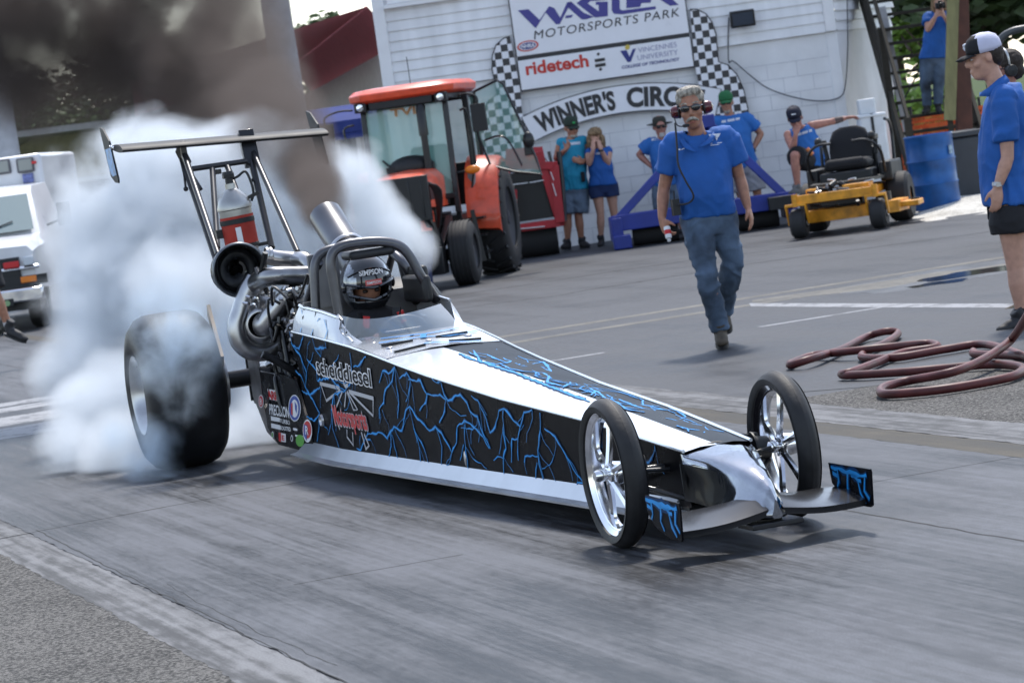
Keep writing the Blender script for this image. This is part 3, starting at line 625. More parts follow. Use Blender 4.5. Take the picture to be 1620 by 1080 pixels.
# bright flared skirt
mb = MB(); xs = [-5.33, -5.1, -4.4, -3.6, -2.7, -1.8, -.8, -.1, .12]
ri_ = []
for i, x in enumerate(xs):
    f = 1 if i else .9; h = hw(x); ri_.append([V((x+.1*(i == 0), -h-.002, .165)), V((x, -h-.045*f, .108)), V((x-.05*(i == 0), -h-.075*f, .098)), V((x-.05*(i == 0), -h-.075*f, .09)), V((x, -h-.03, .1)), V((x, -h+.01, .13))])
mb.loft(ri_); skm = mat('skirt_aluminium', (.42, .44, .48), .3, .8, var=.1, vs=3, bump=.1, bs=5); sk_ = mb.build('skirt', skm, drag, angle=25)
mb = MB(); ri_ = [[V((p.x, -p.y, p.z)) for p in r] for r in ri_]; mb.loft(ri_); mb.build('skirt', skm, drag, angle=25)
# --- lightning traced on the side
K5 = 3.176
T5 = [[(60, 200), (75, 270), (110, 290), (130, 220)], [(70, 260), (120, 330), (150, 410), (145, 480), (190, 560), (215, 610), (210, 700), (200, 755)], [(175, 235), (190, 290), (220, 330)], [(190, 285), (245, 285), (240, 255)],
 [(95, 400), (125, 430), (145, 480)], [(150, 340), (200, 400), (205, 450), (270, 430), (300, 470), (345, 500)], [(345, 500), (380, 450), (375, 380), (365, 310)], [(385, 380), (415, 370), (445, 330)], [(150, 630), (190, 650), (215, 610)],
 [(345, 500), (290, 520), (275, 600), (280, 690), (300, 750), (310, 785)], [(515, 460), (530, 400), (560, 415), (590, 380), (580, 450), (545, 500), (540, 560), (518, 590), (518, 640)], [(590, 380), (600, 470), (615, 560), (610, 640)],
 [(615, 440), (650, 410), (670, 440), (665, 500), (650, 555)], [(660, 445), (720, 450), (755, 520), (750, 560), (720, 600)], [(755, 515), (820, 520), (850, 545), (845, 600), (820, 660)],
 [(770, 430), (800, 460), (820, 450), (840, 520), (860, 550), (920, 520), (955, 560), (970, 600), (1010, 630), (1025, 680), (1075, 790)],
 [(975, 525), (1010, 550), (1040, 610), (1075, 710), (1100, 680), (1115, 600), (1140, 590), (1190, 650), (1225, 680), (1240, 610), (1280, 595)],
 [(455, 720), (520, 710), (555, 740), (590, 680), (630, 700), (650, 600), (670, 580), (710, 640), (770, 700), (800, 680), (830, 710), (880, 810), (905, 760), (910, 680), (945, 650), (990, 680), (1040, 730), (1070, 790)],
 [(670, 590), (690, 680), (715, 780), (720, 865)], [(690, 690), (740, 790), (765, 880)], [(575, 700), (575, 780), (560, 830)], [(580, 720), (605, 845)], [(805, 690), (830, 780), (825, 880)], [(945, 670), (950, 780), (960, 910)], [(940, 770), (920, 850)],
 [(1135, 600), (1140, 700), (1155, 790), (1140, 830), (1140, 940)], [(1140, 840), (1110, 830), (1090, 850)], [(1225, 680), (1215, 740), (1215, 850)], [(1215, 740), (1185, 740), (1180, 860)],
 [(1320, 610), (1325, 700), (1315, 800), (1320, 870), (1340, 960), (1330, 985)], [(1315, 830), (1250, 830), (1245, 860)], [(1310, 860), (1300, 940), (1270, 970)], [(1345, 690), (1400, 730), (1450, 810), (1490, 890), (1540, 960)], [(455, 720), (430, 770), (420, 800), (400, 790)], [(1500, 1000), (1510, 960), (1550, 970)],
 [(220, 480), (170, 520), (130, 500)], [(460, 700), (445, 740), (470, 745)]]
T6 = [[(20, 210), (60, 330), (110, 410), (160, 380), (205, 270), (200, 235)], [(110, 410), (120, 520), (110, 610)], [(-60, 150), (-20, 260), (10, 300)]]
def jag(P, k):           # add lightning jitter
    out = []
    for i in range(len(P)-1):
        a, b = V(P[i]), V(P[i+1]); L = (b-a).length; n = max(1, int(L/(.03))); d = (b-a).normalized(); nn = V((-d.y, d.x))
        for j in range(n): out.append(tuple(a.lerp(b, j/n)+nn*(random.uniform(-1, 1)*(.0025 if k else .006) if j else 0)))
    out.append(tuple(P[-1])); return out
bolts = []
for L in T5: bolts.append([side(440+x/K5, 460+y/K5) for x, y in L])
for L in T6: bolts.append([side(1000+x/5.4, 660+y/5.4) for x, y in L])
mb = MB(); rnd = random.Random(3)
def strip(mb, P, w, fn, k=0):
    P = jag(P, k); n = len(P); ws = [w*(.55+.9*rnd.random())*(1 if 2 < i < n-3 else .6) for i in range(n)]
    mb.ribbon(P, [q*2.1 for q in ws], lambda a, b: fn(a, b), 1); mb.ribbon(P, ws, lambda a, b: fn(a, b)+off, 0)
off = V((0, -.0015, 0))
for b in bolts: strip(mb, b, .009, S)
for b in bolts:                      # fine side branches
    for k in range(max(1, len(b)//2)):
        p = V(rnd.choice(b)); L = []; a = rnd.choice((-1.2, 1.2, -1.9, -1.4)) + rnd.uniform(-.4, .4)
        for j in range(rnd.randint(3, 6)):
            L.append(tuple(p)); p = p+V((math.cos(a)*.05*1.6, math.sin(a)*.04)); a += rnd.uniform(-.7, .7)
            if not (.15 < p.y < zt_(p.x)-.02) or not (-5.12 < p.x < .1): break
        if len(L) > 2: strip(mb, L, .0042, S)
o = mb.build('lightning_graphic', [bolt_b, bolt_d], side_panel, angle=None, raw=True)
# far top skin lightning
K4 = 4.5
rnd2 = random.Random(8)
T4 = [[(400, -20), (450, 60), (560, 80), (640, 70), (700, 40), (665, -10)], [(640, 70), (560, 40), (500, 10), (420, 0)], [(590, 75), (660, 110), (760, 130), (900, 140), (960, 180)], [(740, 95), (880, 95), (960, 140), (1080, 185), (1095, 215), (1040, 245), (990, 255)],
 [(960, 140), (900, 60), (760, 90)], [(480, 70), (700, 140), (900, 220), (1080, 290), (1230, 345)], [(940, 160), (930, 210), (1060, 240)], [(1170, 280), (1280, 270), (1340, 320), (1420, 330)], [(1200, 235), (1270, 270), (1240, 300)], [(300, 0), (380, 40), (450, 60)], [(1350, 350), (1500, 400), (1620, 420)], [(1440, 330), (1560, 380), (1700, 410)]]
mb = MB(); off = V((0, 0, .0015))
for L in T4:
    P = [tops(660+x/K4, 560+y/K4) for x, y in L]; strip(mb, P, .011, lambda a, b: TP(a, b), 1)
for k in range(34):
    x = rnd2.uniform(-3.3, .1); y = rnd2.uniform(.02, .9)*hw(x); L = []; a = rnd2.uniform(-.5, .5)
    for j in range(rnd2.randint(4, 8)):
        L.append((x, y)); x += math.cos(a)*.09; y += math.sin(a)*.05; a += rnd2.uniform(-.9, .9)
        if not .01 < y < hw(x)*.96 or x > .2: break
    if len(L) > 2: strip(mb, L, .007, lambda a, b: TP(a, b), 1)
mb.build('lightning_graphic', [bolt_b, bolt_d], tp, angle=None, raw=True)
# lettering on the flank
def wside(mb, s, p0, p1, h, mi, bold=0, shear=0, e=.0, italic=0):
    a = V(side(*p0)); b = V(side(*p1)); c = V(side(p0[0]-h*.12, p0[1]-h*.99)); up = V((0, (c-a).y))
    vs, fs = glyphs(s, bold, shear); mb.add([S(*(a+(b-a)*u+up*v))+V((0, -e, 0)) for u, v in vs], fs, mi, False)
mb = MB()
wside(mb, 'scheiddiesel', (504, 592), (592, 614), 30, 0, .075, 0, .002); wside(mb, 'scheiddiesel', (505.5, 590), (591, 612), 26.5, 1, .012, 0, .004)
mb.build('name_lettering', DM, side_panel, angle=None, raw=True)
mb = MB(); K7 = 6.75; g7 = lambda L: [side(500+x/K7, 560+y/K7) for x, y in L]
def outl(L, w, mi=3, closed=True):
    P = g7(L); P = P+[P[0]] if closed else P; mb.ribbon(P, w, lambda a, b: S(a, b)+V((0, -.002, 0)), mi)
outl([(60, 310), (270, 360)], .019, 3, False); outl([(70, 320), (130, 495), (280, 380)], .014, 3, False)
outl([(370, 395), (635, 470)], .02, 3, False); outl([(630, 470), (630, 655), (375, 400)], .014, 3, False)
outl([(350, 400), (420, 590), (465, 590), (350, 390)], .012, 3, False); outl([(340, 400), (325, 560)], .012, 3, False); outl([(300, 400), (205, 640), (270, 800)], .012, 3, False)
outl([(345, 800), (345, 880), (410, 970), (405, 830)], .013, 3, False); outl([(500, 830), (545, 1010), (580, 975), (530, 850)], .018, 3, False); outl([(310, 300), (330, 340), (360, 330)], .02, 3, False)
wside(mb, 'Motorsports', (533, 682), (588, 692), 44, 3, .07, -.2, .003); wside(mb, 'Motorsports', (534, 680), (587, 690), 41, 2, .03, -.2, .005)
mb.build('winged_emblem', DM, side_panel, angle=None, raw=True)
# round tow port and fuel tap
mb = MB(); a = side(512, 664); mb.lathe([(.0, .004), (.02, .004), (.026, .012), (.03, .012), (.032, 0)], S(*a), (0, -1, 0), 20); mb.build('port', [steel], side_panel)
mb = MB(); a = side(738, 725); mb.ell(S(*a), (.012, .006, .035)); mb.build('latch', [steel], side_panel)
# --- cowl strips round the cockpit
for sgn in (-1, 1):
    mb = MB(); P = []
    cz = [(-5.15, .885), (-5.02, .875), (-4.6, .855), (-4.28, .83), (-4.15, .74), (-4.0, zr_(-4)-.03)]
    A = [V((x, sgn*(hw(x)+.001), zt_(x))) for x, z in cz]; A[0] = V((-5.2, sgn*hw(-5.2), .748))
    B = [V((x, sgn*(.295 if z > .8 else (.27 if z > .7 else .2)), z)) for x, z in cz]; B[0].x = -5.08
    Mi = [a.lerp(b, .5)+V((0, sgn*.012, 0)) for a, b in zip(A, B)]; n = len(A)
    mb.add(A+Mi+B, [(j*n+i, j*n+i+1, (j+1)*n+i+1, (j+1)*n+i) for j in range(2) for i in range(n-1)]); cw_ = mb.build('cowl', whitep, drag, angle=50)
    mb = MB(); mb.tube(B[:4], .009, 8); mb.build('coaming_rail', silver, cw_)
    if sgn < 0:
        mb = MB(); mb.bar(A[2].lerp(B[2], .02)+V((-.12, -.006, 0)), B[2]+V((-.12, -.004, 0)), .006, .004); mb.build('panel_gap', dark_plastic, cw_)
        mb = MB(); off = V((0, -.002, .001))
        fn = lambda a, b: (lambda xx: V((xx, -hw(xx)-.014+(b)*.035, zt_(xx)+b*.12)))(a)
        for L in ([(-5.0, .05), (-4.95, .5), (-5.02, .95)], [(-4.75, .0), (-4.7, .45), (-4.6, .8)], [(-4.45, .0), (-4.4, .4), (-4.5, .8)], [(-4.95, .5), (-4.85, .4)]):
            mb.ribbon(L, .022, lambda a, b: V((a, -hw(a)-.008+max(0, b)*.035, zt_(a)+b*.13)), 0)
        mb.build('lightning_graphic', [mat('lightning_pale_blue', (.25, .5, .8), .35, var=0)], cw_, angle=None, raw=True)
# hood in front of the windscreen: louvred cover with fasteners
mb = MB()
hx = [-4.15, -4.0, -3.8, -3.6, -3.45]
rows = [[V((x, s*hw(x)*.97, zr_(x)-(zr_(x)-zt_(x))*abs(s)+.014-.008*abs(s))) for s in (-1, -.6, -.2, .2, .6, 1)] for x in hx]
mb.loft(rows, cap=False, closed=False); hd = mb.build('scuttle_cover', silver, drag, angle=60)
mb = MB()
for y0, y1 in ((-.22, -.06), (.06, .22)):
    for x in (-3.55,): mb.box(V((x, (y0+y1)/2, zr_(x)+.014-.02*abs(y0+y1))), (.018, y1-y0, .01), Matrix.Rotation(.08*(1 if y0 < 0 else -1), 3, 'X'))
    mb.box(V((-3.78, (y0+y1)/2, zr_(-3.78)+.014)), (.02, y1-y0, .012)); mb.build('latch_slot', black_metal, hd); mb = MB()
mb = MB()
for y in (-.2, .0, .2):
    for x_, r_ in ((-3.7, .02), (-4.0, .014)): mb = MB(); mb.ell(V((x_, y, zr_(x_)+.012-.03*abs(y))), (r_, r_, r_*.4)); mb.build('fastener', steel, hd)
mb = MB()
for L in ([(-4.05, -.15), (-3.95, .05), (-4.0, .25)], [(-3.9, -.2), (-3.85, 0), (-3.75, .12), (-3.8, .28)], [(-3.95, .05), (-3.8, .0)], [(-3.6, -.05), (-3.5, .05), (-3.45, .2)]):
    mb.ribbon(jag(L, 0), .03, lambda a, b: V((a, b, zr_(a)-(zr_(a)-zt_(a))*abs(b)/hw(a)+.019-.006*abs(b)/hw(a))), 0)
mb.build('lightning_graphic', [mat('lightning_sky_blue', (.05, .3, .75), .3, var=0)], hd, angle=None, raw=True)
# --- windscreen
base = [ky(545, 518, -.3), ky(556, 549, -.27), ky(590, 553, -.17), ky(640, 546, -.03), ky(690, 534, .13), ky(729, 519, .27)]
topc = [ky(540, 499, -.295), ky(566, 504, -.25), ky(600, 503, -.14), ky(640, 496, -.01), ky(672, 488, .12), ky(697, 480, .24)]
base = spline(base, 5); topc = spline(topc, 5)
ws_m = bpy.data.materials.new('polycarbonate'); ws_m.use_nodes = True; b_ = ws_m.node_tree.nodes['Principled BSDF']
b_.inputs['Base Color'].default_value = (.8, .88, .97, 1); b_.inputs['Roughness'].default_value = .06; b_.inputs['Alpha'].default_value = .38; b_.inputs['Specular IOR Level'].default_value = 1; b_.inputs['Coat Weight'].default_value = 1; b_.inputs['Coat Roughness'].default_value = .03
mb = MB(); n = len(base); md = [a.lerp(b, .5)+V((.015, 0, .004)) for a, b in zip(base, topc)]
mb.add(base+md+topc, [(j*n+i, j*n+i+1, (j+1)*n+i+1, (j+1)*n+i) for j in range(2) for i in range(n-1)]); wsn = mb.build('windscreen', ws_m, drag, angle=70)
mb = MB(); mb.tube([p+V((0, 0, .002)) for p in base], .006, 6); mb.build('screen_seal', silver, wsn)
mb = MB()
for k in (2, 8, 14, 20): mb.ell(base[k].lerp(md[k], .25), (.006, .006, .006))
mb.build('rivet', dark_plastic, wsn)
# --- roll cage
def cagep(L, x): return [kx(px, py, x) for px, py in L]
mb = MB()
fr = cagep([(537, 500), (528, 450), (523, 415), (530, 396), (552, 386), (600, 382), (630, 388), (648, 405), (668, 440)], -4.42)+[ky(690, 474, .285)]
mb.tube(spline([V(p) for p in fr], 4), .0255, 12)
re = cagep([(500, 492), (498, 450), (498, 420), (506, 403), (524, 394), (560, 388)], -4.9)
re += [V((-4.9, -re[k].y*1.0+.0, re[k].z)) for k in range(len(re)-2, -1, -1)]
mb.tube(spline([V(p) for p in re], 4), .0245, 12)
mb.tube([ky(612, 392, .18), ky(637, 415, .22), ky(652, 445, .26), ky(655, 470, .27)], .024, 12, sub=4)
mb.tube([V((-4.9, -.2, 1.1)), V((-5.6, -.22, .7))], .02, 10); mb.tube([V((-4.9, .2, 1.1)), V((-5.6, .22, .7))], .02, 10)
cage = mb.build('roll_cage', tube_steel, drag)
mb = MB(); mb.box(kx(565, 392, -4.5)+V((0, .05, -.035)), (.2, .24, .045)); mb.box(V((-4.72, .26, .93)), (.3, .05, .17)); mb.box(V((-4.6, .22, .9)), (.42, .05, .14)); mb.build('cage_padding', dark_plastic, cage, bevel=.02)
mb = MB(); mb.box(V((-4.98, 0, .72)), (.03, .6, .36)); mb.box(V((-4.95, -.17, 1.0)), (.03, .16, .28)); mb.build('firewall', mat('dull_alloy', (.2, .2, .21), .45, .8), drag)
mb = MB(); mb.box(V((-4.62, 0, .4)), (.75, .56, .45)); mb.build('seat', dark_plastic, drag)
mb = MB(); mb.tube([V((-4.15, .12*math.cos(t), .72+.07*math.sin(t))) for t in np.linspace(0, 6.283, 20)], .012, 8); mb.tube([V((-4.15, -.11, .72)), V((-4.15, .11, .72))], .012, 8); mb.build('steering_wheel', dark_plastic, drag)
# mirror-like latch by the windscreen corner
mb = MB(); mb.tube([ky(535, 498, -.3), ky(541, 505, -.3), ky(538, 520, -.3), ky(541, 528, -.3), ky(553, 535, -.29), ky(558, 541, -.29)], .006, 6); mb.build('screen_bracket', steel, wsn)
# --- nose
def ringn(x, w, zb, zt, zs, k=14):
    out = []
    for i in range(k):
        a = 2*math.pi*i/k; c, s = math.cos(a), math.sin(a); z = (zt+zb)/2+(zt-zb)/2*s
        e_ = .42+.4*max(0, min(1, (x-.2)/.5)); wd = w*(abs(c)**e_)*(1 if c > 0 else -1); z = (zt+zb)/2+(zt-zb)/2*(abs(s)**e_)*(1 if s > 0 else -1)-(.012*(wd/max(w, .01))**2 if s > 0 else 0); out.append(V((x, wd, z)))
    return out
mb = MB()
NS = [(.2, .143, .143, .14, .358), (.3, .138, .125, .14, .346), (.4, .13, .1, .13, .334), (.5, .118, .074, .12, .314), (.6, .11, .05, .115, .288), (.69, .09, .028, .112, .252), (.75, .06, .014, .11, .216), (.785, .02, .005, .112, .18)]
def nring(x, wb, wt, zb, zt):
    h = zt-zb; half = [(0, zb), (wb*.7, zb), (wb, zb+.1*h), (wb*.96+wt*.02, zb+.25*h), (wb*.45+wt*.5, zb+.5*h), (wb*.12+wt*.95, zb+.78*h), (wt*.98, zb+.93*h), (wt*.6, zt-.004*1), (0, zt+.004)]
    if x < .24: half = [(0, zb), (wb*.7, zb), (wb, zb+.1*h), (wb, zb+.25*h), (wb, zb+.5*h), (wb, zb+.78*h), (wb, zb+.93*h), (wt*.6, zt-.002), (0, zt+.004)]
    return [V((x, y, z)) for y, z in half]+[V((x, -y, z)) for y, z in half[-2:0:-1]]
NS = [tuple(a_+(b_-a_)*k/5 for a_, b_ in zip(p_, q_)) for p_, q_ in zip(NS, NS[1:]) for k in range(5)]+[NS[-1]]
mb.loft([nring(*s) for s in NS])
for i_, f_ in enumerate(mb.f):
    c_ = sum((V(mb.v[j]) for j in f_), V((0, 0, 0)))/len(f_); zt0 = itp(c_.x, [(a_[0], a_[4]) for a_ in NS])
    if c_.x < .56 and c_.z < zt0-.045-.05*max(0, .4-c_.x): mb.m[i_] = 1; ns_ = mb.build('nose_cone', [mat('nose_chrome', (.6, .62, .66), .06, 1.0, var=.05), black_metal], drag, angle=60)  # lower nose sides coloured black in place of a dark open recess
mb = MB(); mb.tube([V((.2, -.14, .16)), V((.2, -.142, .3)), V((.2, -.1, .352)), V((.2, 0, .362)), V((.2, .1, .352)), V((.2, .142, .3))], .004, 6); mb.build('nose_joint', dark_plastic, ns_)
# front wing: two swept blades with end plates
blade = mat('wing_black', (.016, .0165, .019), .22, .0, var=.1, coat=.1)
for sgn in (-1, 1):
    mb = MB(); rg = []
    for u in np.linspace(0, 1, 9):
        y = sgn*(.03+.335*u); xl_ = .77-.03*u; xt = .66-.22*min(1, u*1.4); z = .135-.028*u-.012*math.sin(u*3.14); zt2 = z+.062-.02*u
        rg.append([V((xl_, y, z)), V((xl_+.004, y, z+.012)), V(((xl_+xt)/2, y, (z+zt2)/2+.018)), V((xt, y, zt2)), V((xt, y, zt2-.004)), V(((xl_+xt)/2, y, (z+zt2)/2-.006)), V((xl_, y, z-.012))])
    mb.loft(rg); fw = mb.build('front_wing', blade, drag, angle=60)
    mb = MB(); pl = [(.43, .237), (.80, .229), (.805, .215), (.785, .098), (.77, .088), (.66, .09), (.5, .125), (.44, .17), (.425, .225)] if sgn < 0 else [(.41, .236), (.81, .233), (.815, .222), (.79, .098), (.77, .09), (.58, .09), (.52, .11), (.42, .16)]
    y0 = sgn*.368; mb.prism(pl, lambda a, b, h: V((a, y0+h*sgn, b)), .007); ep = mb.build('end_plate', vinyl, fw, angle=30)
    mb = MB(); off = V((0, -.0012, 0)); yy = (y0-.0085) if sgn < 0 else (y0-.0025)
    cl_ = lambda a, b: V((a, yy, max(b, .1)))
    for L in ([(.44, .222), (.55, .215), (.66, .205), (.78, .21)], [(.50, .215), (.5, .17), (.48, .15)], [(.6, .21), (.58, .15), (.61, .115)], [(.68, .205), (.7, .14), (.74, .1)], [(.76, .2), (.74, .15), (.78, .12)], [(.45, .2), (.5, .19)], [(.63, .2), (.72, .185)]):
        strip(mb, L, .02, cl_)
    mb.build('lightning_graphic', [bolt_b, bolt_d], ep, angle=None, raw=True)
mb = MB(); mb.box(V((.7, 0, .09)), (.16, .2, .02)); mb.box(V((.55, 0, .1)), (.3, .1, .04)); mb.build('wing_mount', black_metal, drag, bevel=.004)
# --- front axle, steering, brakes
mb = MB(); mb.tube([V((.0, -.3, .285)), V((.02, -.12, .283)), V((.03, 0, .283)), V((.02, .12, .283)), V((0, .3, .285))], .014, 12)
for s in (-1, 1):
    mb.tube([V((0, s*.28, .28)), V((-.32, s*.14, .2))], .011, 10); mb.tube([V((.02, s*.28, .24)), V((.18, s*.13, .165))], .011, 10); mb.tube([V((.06, s*.28, .29)), V((.08, 0, .26))], .009, 8)
ax = mb.build('front_axle', black_metal, drag)
mb = MB()
for s in (-1, 1):
    mb = MB(); mb.cyl(V((0, s*.225, .287)), V((0, s*.29, .287)), .055, .045, 24); mb.cyl(V((-.01, s*.225, .287)), V((-.01, s*.232, .287)), .07, None, 28); mb.box(V((-.045, s*.24, .32)), (.06, .045, .06)); mb.build('spindle', dark_plastic, ax, bevel=.004)
def ringprof(mb, prof, c, sgn, n=56, mi=0): mb.lathe(prof, c, (0, sgn, 0), n, mi)
tyre_m = mat('tyre_rubber', (.016, .016, .018), .6, var=.25, vs=14, bump=.12, bs=70)
def fwheel(c, sgn, nm='front_wheel'):
    R, rr, w = .289, .243, .086
    mb = MB()
    ringprof(mb, [(rr-.004, w/2-.012), (rr+.004, w/2-.004), (rr-.002, w/2-.016), (rr-.03, w/2-.03), (rr-.036, -.02), (rr-.02, -w/2+.03), (rr-.004, -w/2+.008), (rr-.002, -w/2+.0), (rr-.008, -w/2+.004), (rr-.026, -w/2+.03), (rr-.03, 0), (rr-.024, w/2-.026), (rr-.004, w/2-.012)], c, sgn)
    for k in range(5):
        a = k*2*math.pi/5+.35; d = V((math.cos(a), 0, math.sin(a))); t_ = V((-math.sin(a), 0, math.cos(a))); ax_ = V((0, sgn, 0))
        rg = []
        for u in np.linspace(0, 1, 7):
            r = .022+(rr-.045)*u; hh = .012+.010*u+(.01 if u > .95 else 0); th = .012-.004*u; ce = V(c)+d*r+ax_*(.03*(1-u)**1.5-.012)
            rg.append([ce-t_*hh+ax_*-th, ce-t_*hh*.8+ax_*th*.3, ce+ax_*th*1.1, ce+t_*hh*.8+ax_*th*.3, ce+t_*hh-ax_*th])
        mb.loft(rg)
    r = mb.build(nm, chrome, drag, angle=35)
    mb = MB(); mb.lathe([(.0, .078), (.018, .076), (.024, .066), (.024, .03), (.042, .022), (.048, .005), (.04, -.045), (0, -.05)], c, (0, sgn, 0), 28)
    for k in range(5):
        a = k*2*math.pi/5; p = V(c)+V((math.cos(a)*.034, sgn*.022, math.sin(a)*.034)); mb.cyl(p, p+V((0, sgn*.012, 0)), .006, None, 8)
    mb.build('hub', chrome, r)
    mb = MB(); h = w/2
    ringprof(mb, [(rr-.006, -h+.004), (rr+.004, -h-.001), (rr+.02, -h-.004), (R-.03, -h-.002), (R-.012, -h+.012), (R-.003, -h+.026), (R, -h+.045), (R, h-.045), (R-.003, h-.026), (R-.012, h-.012), (R-.03, h+.002), (rr+.02, h+.004), (rr+.004, h+.001), (rr-.006, h-.004), (rr-.006, -h+.004)], c, sgn, 72)
    mb.build('tyre', tyre_m, r, angle=50)
fwheel((0, -.345, .289), -1); fwheel((.03, .345, .289), -1)
slick = mat('slick_rubber', (.014, .015, .018), .55, var=.35, vs=5, bump=.15, bs=30)
def rwheel(yc, sgn):
    c = (-6.81, yc, .444); R, rr, h = .444, .218, .185
    mb = MB(); mb.lathe([(rr+.004, h+.03), (rr+.008, h+.036), (rr-.004, h+.03), (rr-.02, h-.0), (.17, h-.09), (.1, h-.12), (.05, h-.13), (0, h-.13)], c, (0, sgn, 0), 48)
    mb.lathe([(rr+.004, -h), (rr-.02, -h+.03), (rr-.02, h-.01)], c, (0, sgn, 0), 48)
    r = mb.build('rear_wheel', steel, drag)
    mb = MB(); mb.lathe([(.0, h-.06), (.04, h-.06), (.05, h-.08), (.07, h-.12)], c, (0, sgn, 0), 24)
    for k in range(8):
        a = k*math.pi/4; p = V(c)+V((math.cos(a)*.12, sgn*(h-.115), math.sin(a)*.12)); mb.cyl(p, p+V((0, sgn*.02, 0)), .014, None, 8)
    mb.build('hub', chrome, r)
    mb = MB(); mb.lathe([(rr-.01, -h-.01), (rr+.02, -h-.03), (R-.16, -h-.05), (R-.07, -h-.03), (R-.02, -h+.01), (R, -h+.06), (R+.002, 0), (R, h-.06), (R-.02, h-.01), (R-.07, h+.03), (R-.16, h+.05), (rr+.02, h+.03), (rr-.01, h+.01), (rr-.01, -h-.01)], c, (0, sgn, 0), 80)
    mb.build('tyre', slick, r, angle=60)
rwheel(-.68, -1); rwheel(.68, 1)
mb = MB(); mb.cyl((-6.81, -.5, .45), (-6.81, .5, .45), .05, None, 18); mb.ell((-6.81, 0, .45), (.2, .14, .2)); ra = mb.build('rear_axle', black_metal, drag)
mb = MB()
for s in (-1, 1): mb.lathe([(.06, .4), (.16, .4), (.16, .415), (.06, .415)], (-6.81, 0, .45), (0, s, 0), 36)
mb.build('brake_disc', steel, ra)
# --- chassis rails back to the axle
mb = MB()
for s in (-1, 1):
    mb.tube([V((-5.1, s*.3, .16)), V((-6.0, s*.24, .16)), V((-7.0, s*.15, .3))], .02, 10, sub=4); mb.tube([V((-4.95, s*.3, .82)), V((-5.9, s*.22, .74)), V((-7.0, s*.15, .62))], .02, 10, sub=4)
    for x in (-5.5,): mb.tube([V((x, s*.29, .16)), V((x-.15, s*.28, .74))], .014, 8)
    mb.tube([V((-7.0, s*.2, .3)), V((-7.0, s*.2, .62))], .02, 10)
mb.tube([V((-7, -.2, .3)), V((-7, .2, .3))], .02, 10); mb.tube([V((-7, -.2, .62)), V((-7, .2, .62))], .02, 10)
mb.build('chassis', black_metal, drag)
# --- engine
iron = mat('engine_dark', (.02, .021, .024), .45, .4, var=.3, vs=20, bump=.3, bs=40)
mb = MB(); mb.box((-5.6, 0, .52), (.78, .36, .42)); mb.box((-5.6, 0, .78), (.74, .26, .14)); mb.box((-5.6, 0, .27), (.7, .3, .16), taper=1); mb.cyl((-5.17, 0, .4), (-5.14, 0, .4), .11, None, 24)
eng = mb.build('engine_block', iron, drag, bevel=.012)
mb = MB(); rnd = random.Random(5)
for k in range(7): mb.cyl((-5.9+.105*k, -.16, .86), (-5.9+.105*k, -.16, .89), .03, None, 14)
mb.box((-5.6, -.13, .87), (.7, .1, .05)); mb.build('valve_cover', mat('cast_alloy', (.2, .2, .21), .4, .8), eng, bevel=.01)
mb = MB()
for k in range(26):       # hoses and lines
    a = V((rnd.uniform(-6.1, -5.2), rnd.uniform(-.3, -.16), rnd.uniform(.35, .95))); b = a+V((rnd.uniform(-.3, .3), rnd.uniform(-.06, .04), rnd.uniform(-.3, .25))); b.y = max(-.31, min(-.15, b.y))
    mb.tube([a, a.lerp(b, .35)+V((0, -.05, .06)), a.lerp(b, .7)+V((0, -.04, -.05)), b], rnd.choice((.008, .011, .016)), 8, sub=4)
mb.build('hose', mat('hose_black', (.01, .01, .011), .3, coat=.3), eng)
mb = MB()
for k in range(34):
    a = V((rnd.uniform(-6.05, -5.18), rnd.uniform(-.29, -.2), rnd.uniform(.3, .98))); d = V((rnd.uniform(-1, 1), -1, rnd.uniform(-.6, .9))).normalized()
    mb = MB(); mb.cyl(a, a+d*rnd.uniform(.02, .05), rnd.uniform(.009, .02), None, rnd.choice((6, 12))); mb.build('fitting', steel, eng, angle=30)
mb = MB()
for k in range(3): mb.tube([V((-5.95+.05*math.cos(t)+.12*k, -.27, .52+.02*k+.075*math.sin(t))) for t in np.linspace(0, 6.28, 22)], .011, 8)
mb.lathe([(0, .02), (.05, .02), (.055, 0), (.055, -.08)], (-5.9, -.25, .56), (0, -1, 0), 24); mb.build('pulley', black_metal, eng)
mb = MB(); mb.tube([kx(*p, -5.5) for p in ((415, 560), (440, 572), (470, 590), (500, 610))], .022, 10, sub=4); mb.tube([kx(*p, -5.5) for p in ((470, 480), (488, 510), (480, 545))], .016, 10, sub=4); mb.build('coolant_pipe', iron, eng)
# turbos
tz = kx(378, 427, -6.0)
mb = MB(); c = V((-5.98, tz.y, tz.z))
mb.lathe([(.125, -.08), (.145, -.03), (.153, -.005), (.15, .01), (.142, .014), (.134, .004), (.128, -.05), (.115, -.12), (.108, -.2), (.03, -.22), (0, -.22)], c, (1, -.12, 0), 56); bm_ = mb.build('turbo_inlet', mat('bellmouth_alloy', (.16, .17, .18), .3, .85), drag, angle=55)
mb = MB(); mb.lathe([(.035, -.17), (.02, -.13), (0, -.11)], c, (1, -.12, 0), 24)
for k in range(9):
    a = k*2*math.pi/9; d = V((0, math.cos(a), math.sin(a))); mb.bar(c+V((-.195, .02, 0))+d*.02, c+V((-.18, .02, 0))+d*.1, .006, .03)
mb.build('compressor_wheel', mat('wheel_dark', (.05, .05, .055), .3, .9), bm_)
mb = MB(); sp_ = []
for k in range(26):
    a = -1.2+k*2*math.pi/24; rr = .105-.001*k; sp_.append(c+V((-.12, .0, 0))+V((0, math.cos(a)*rr, math.sin(a)*rr)))
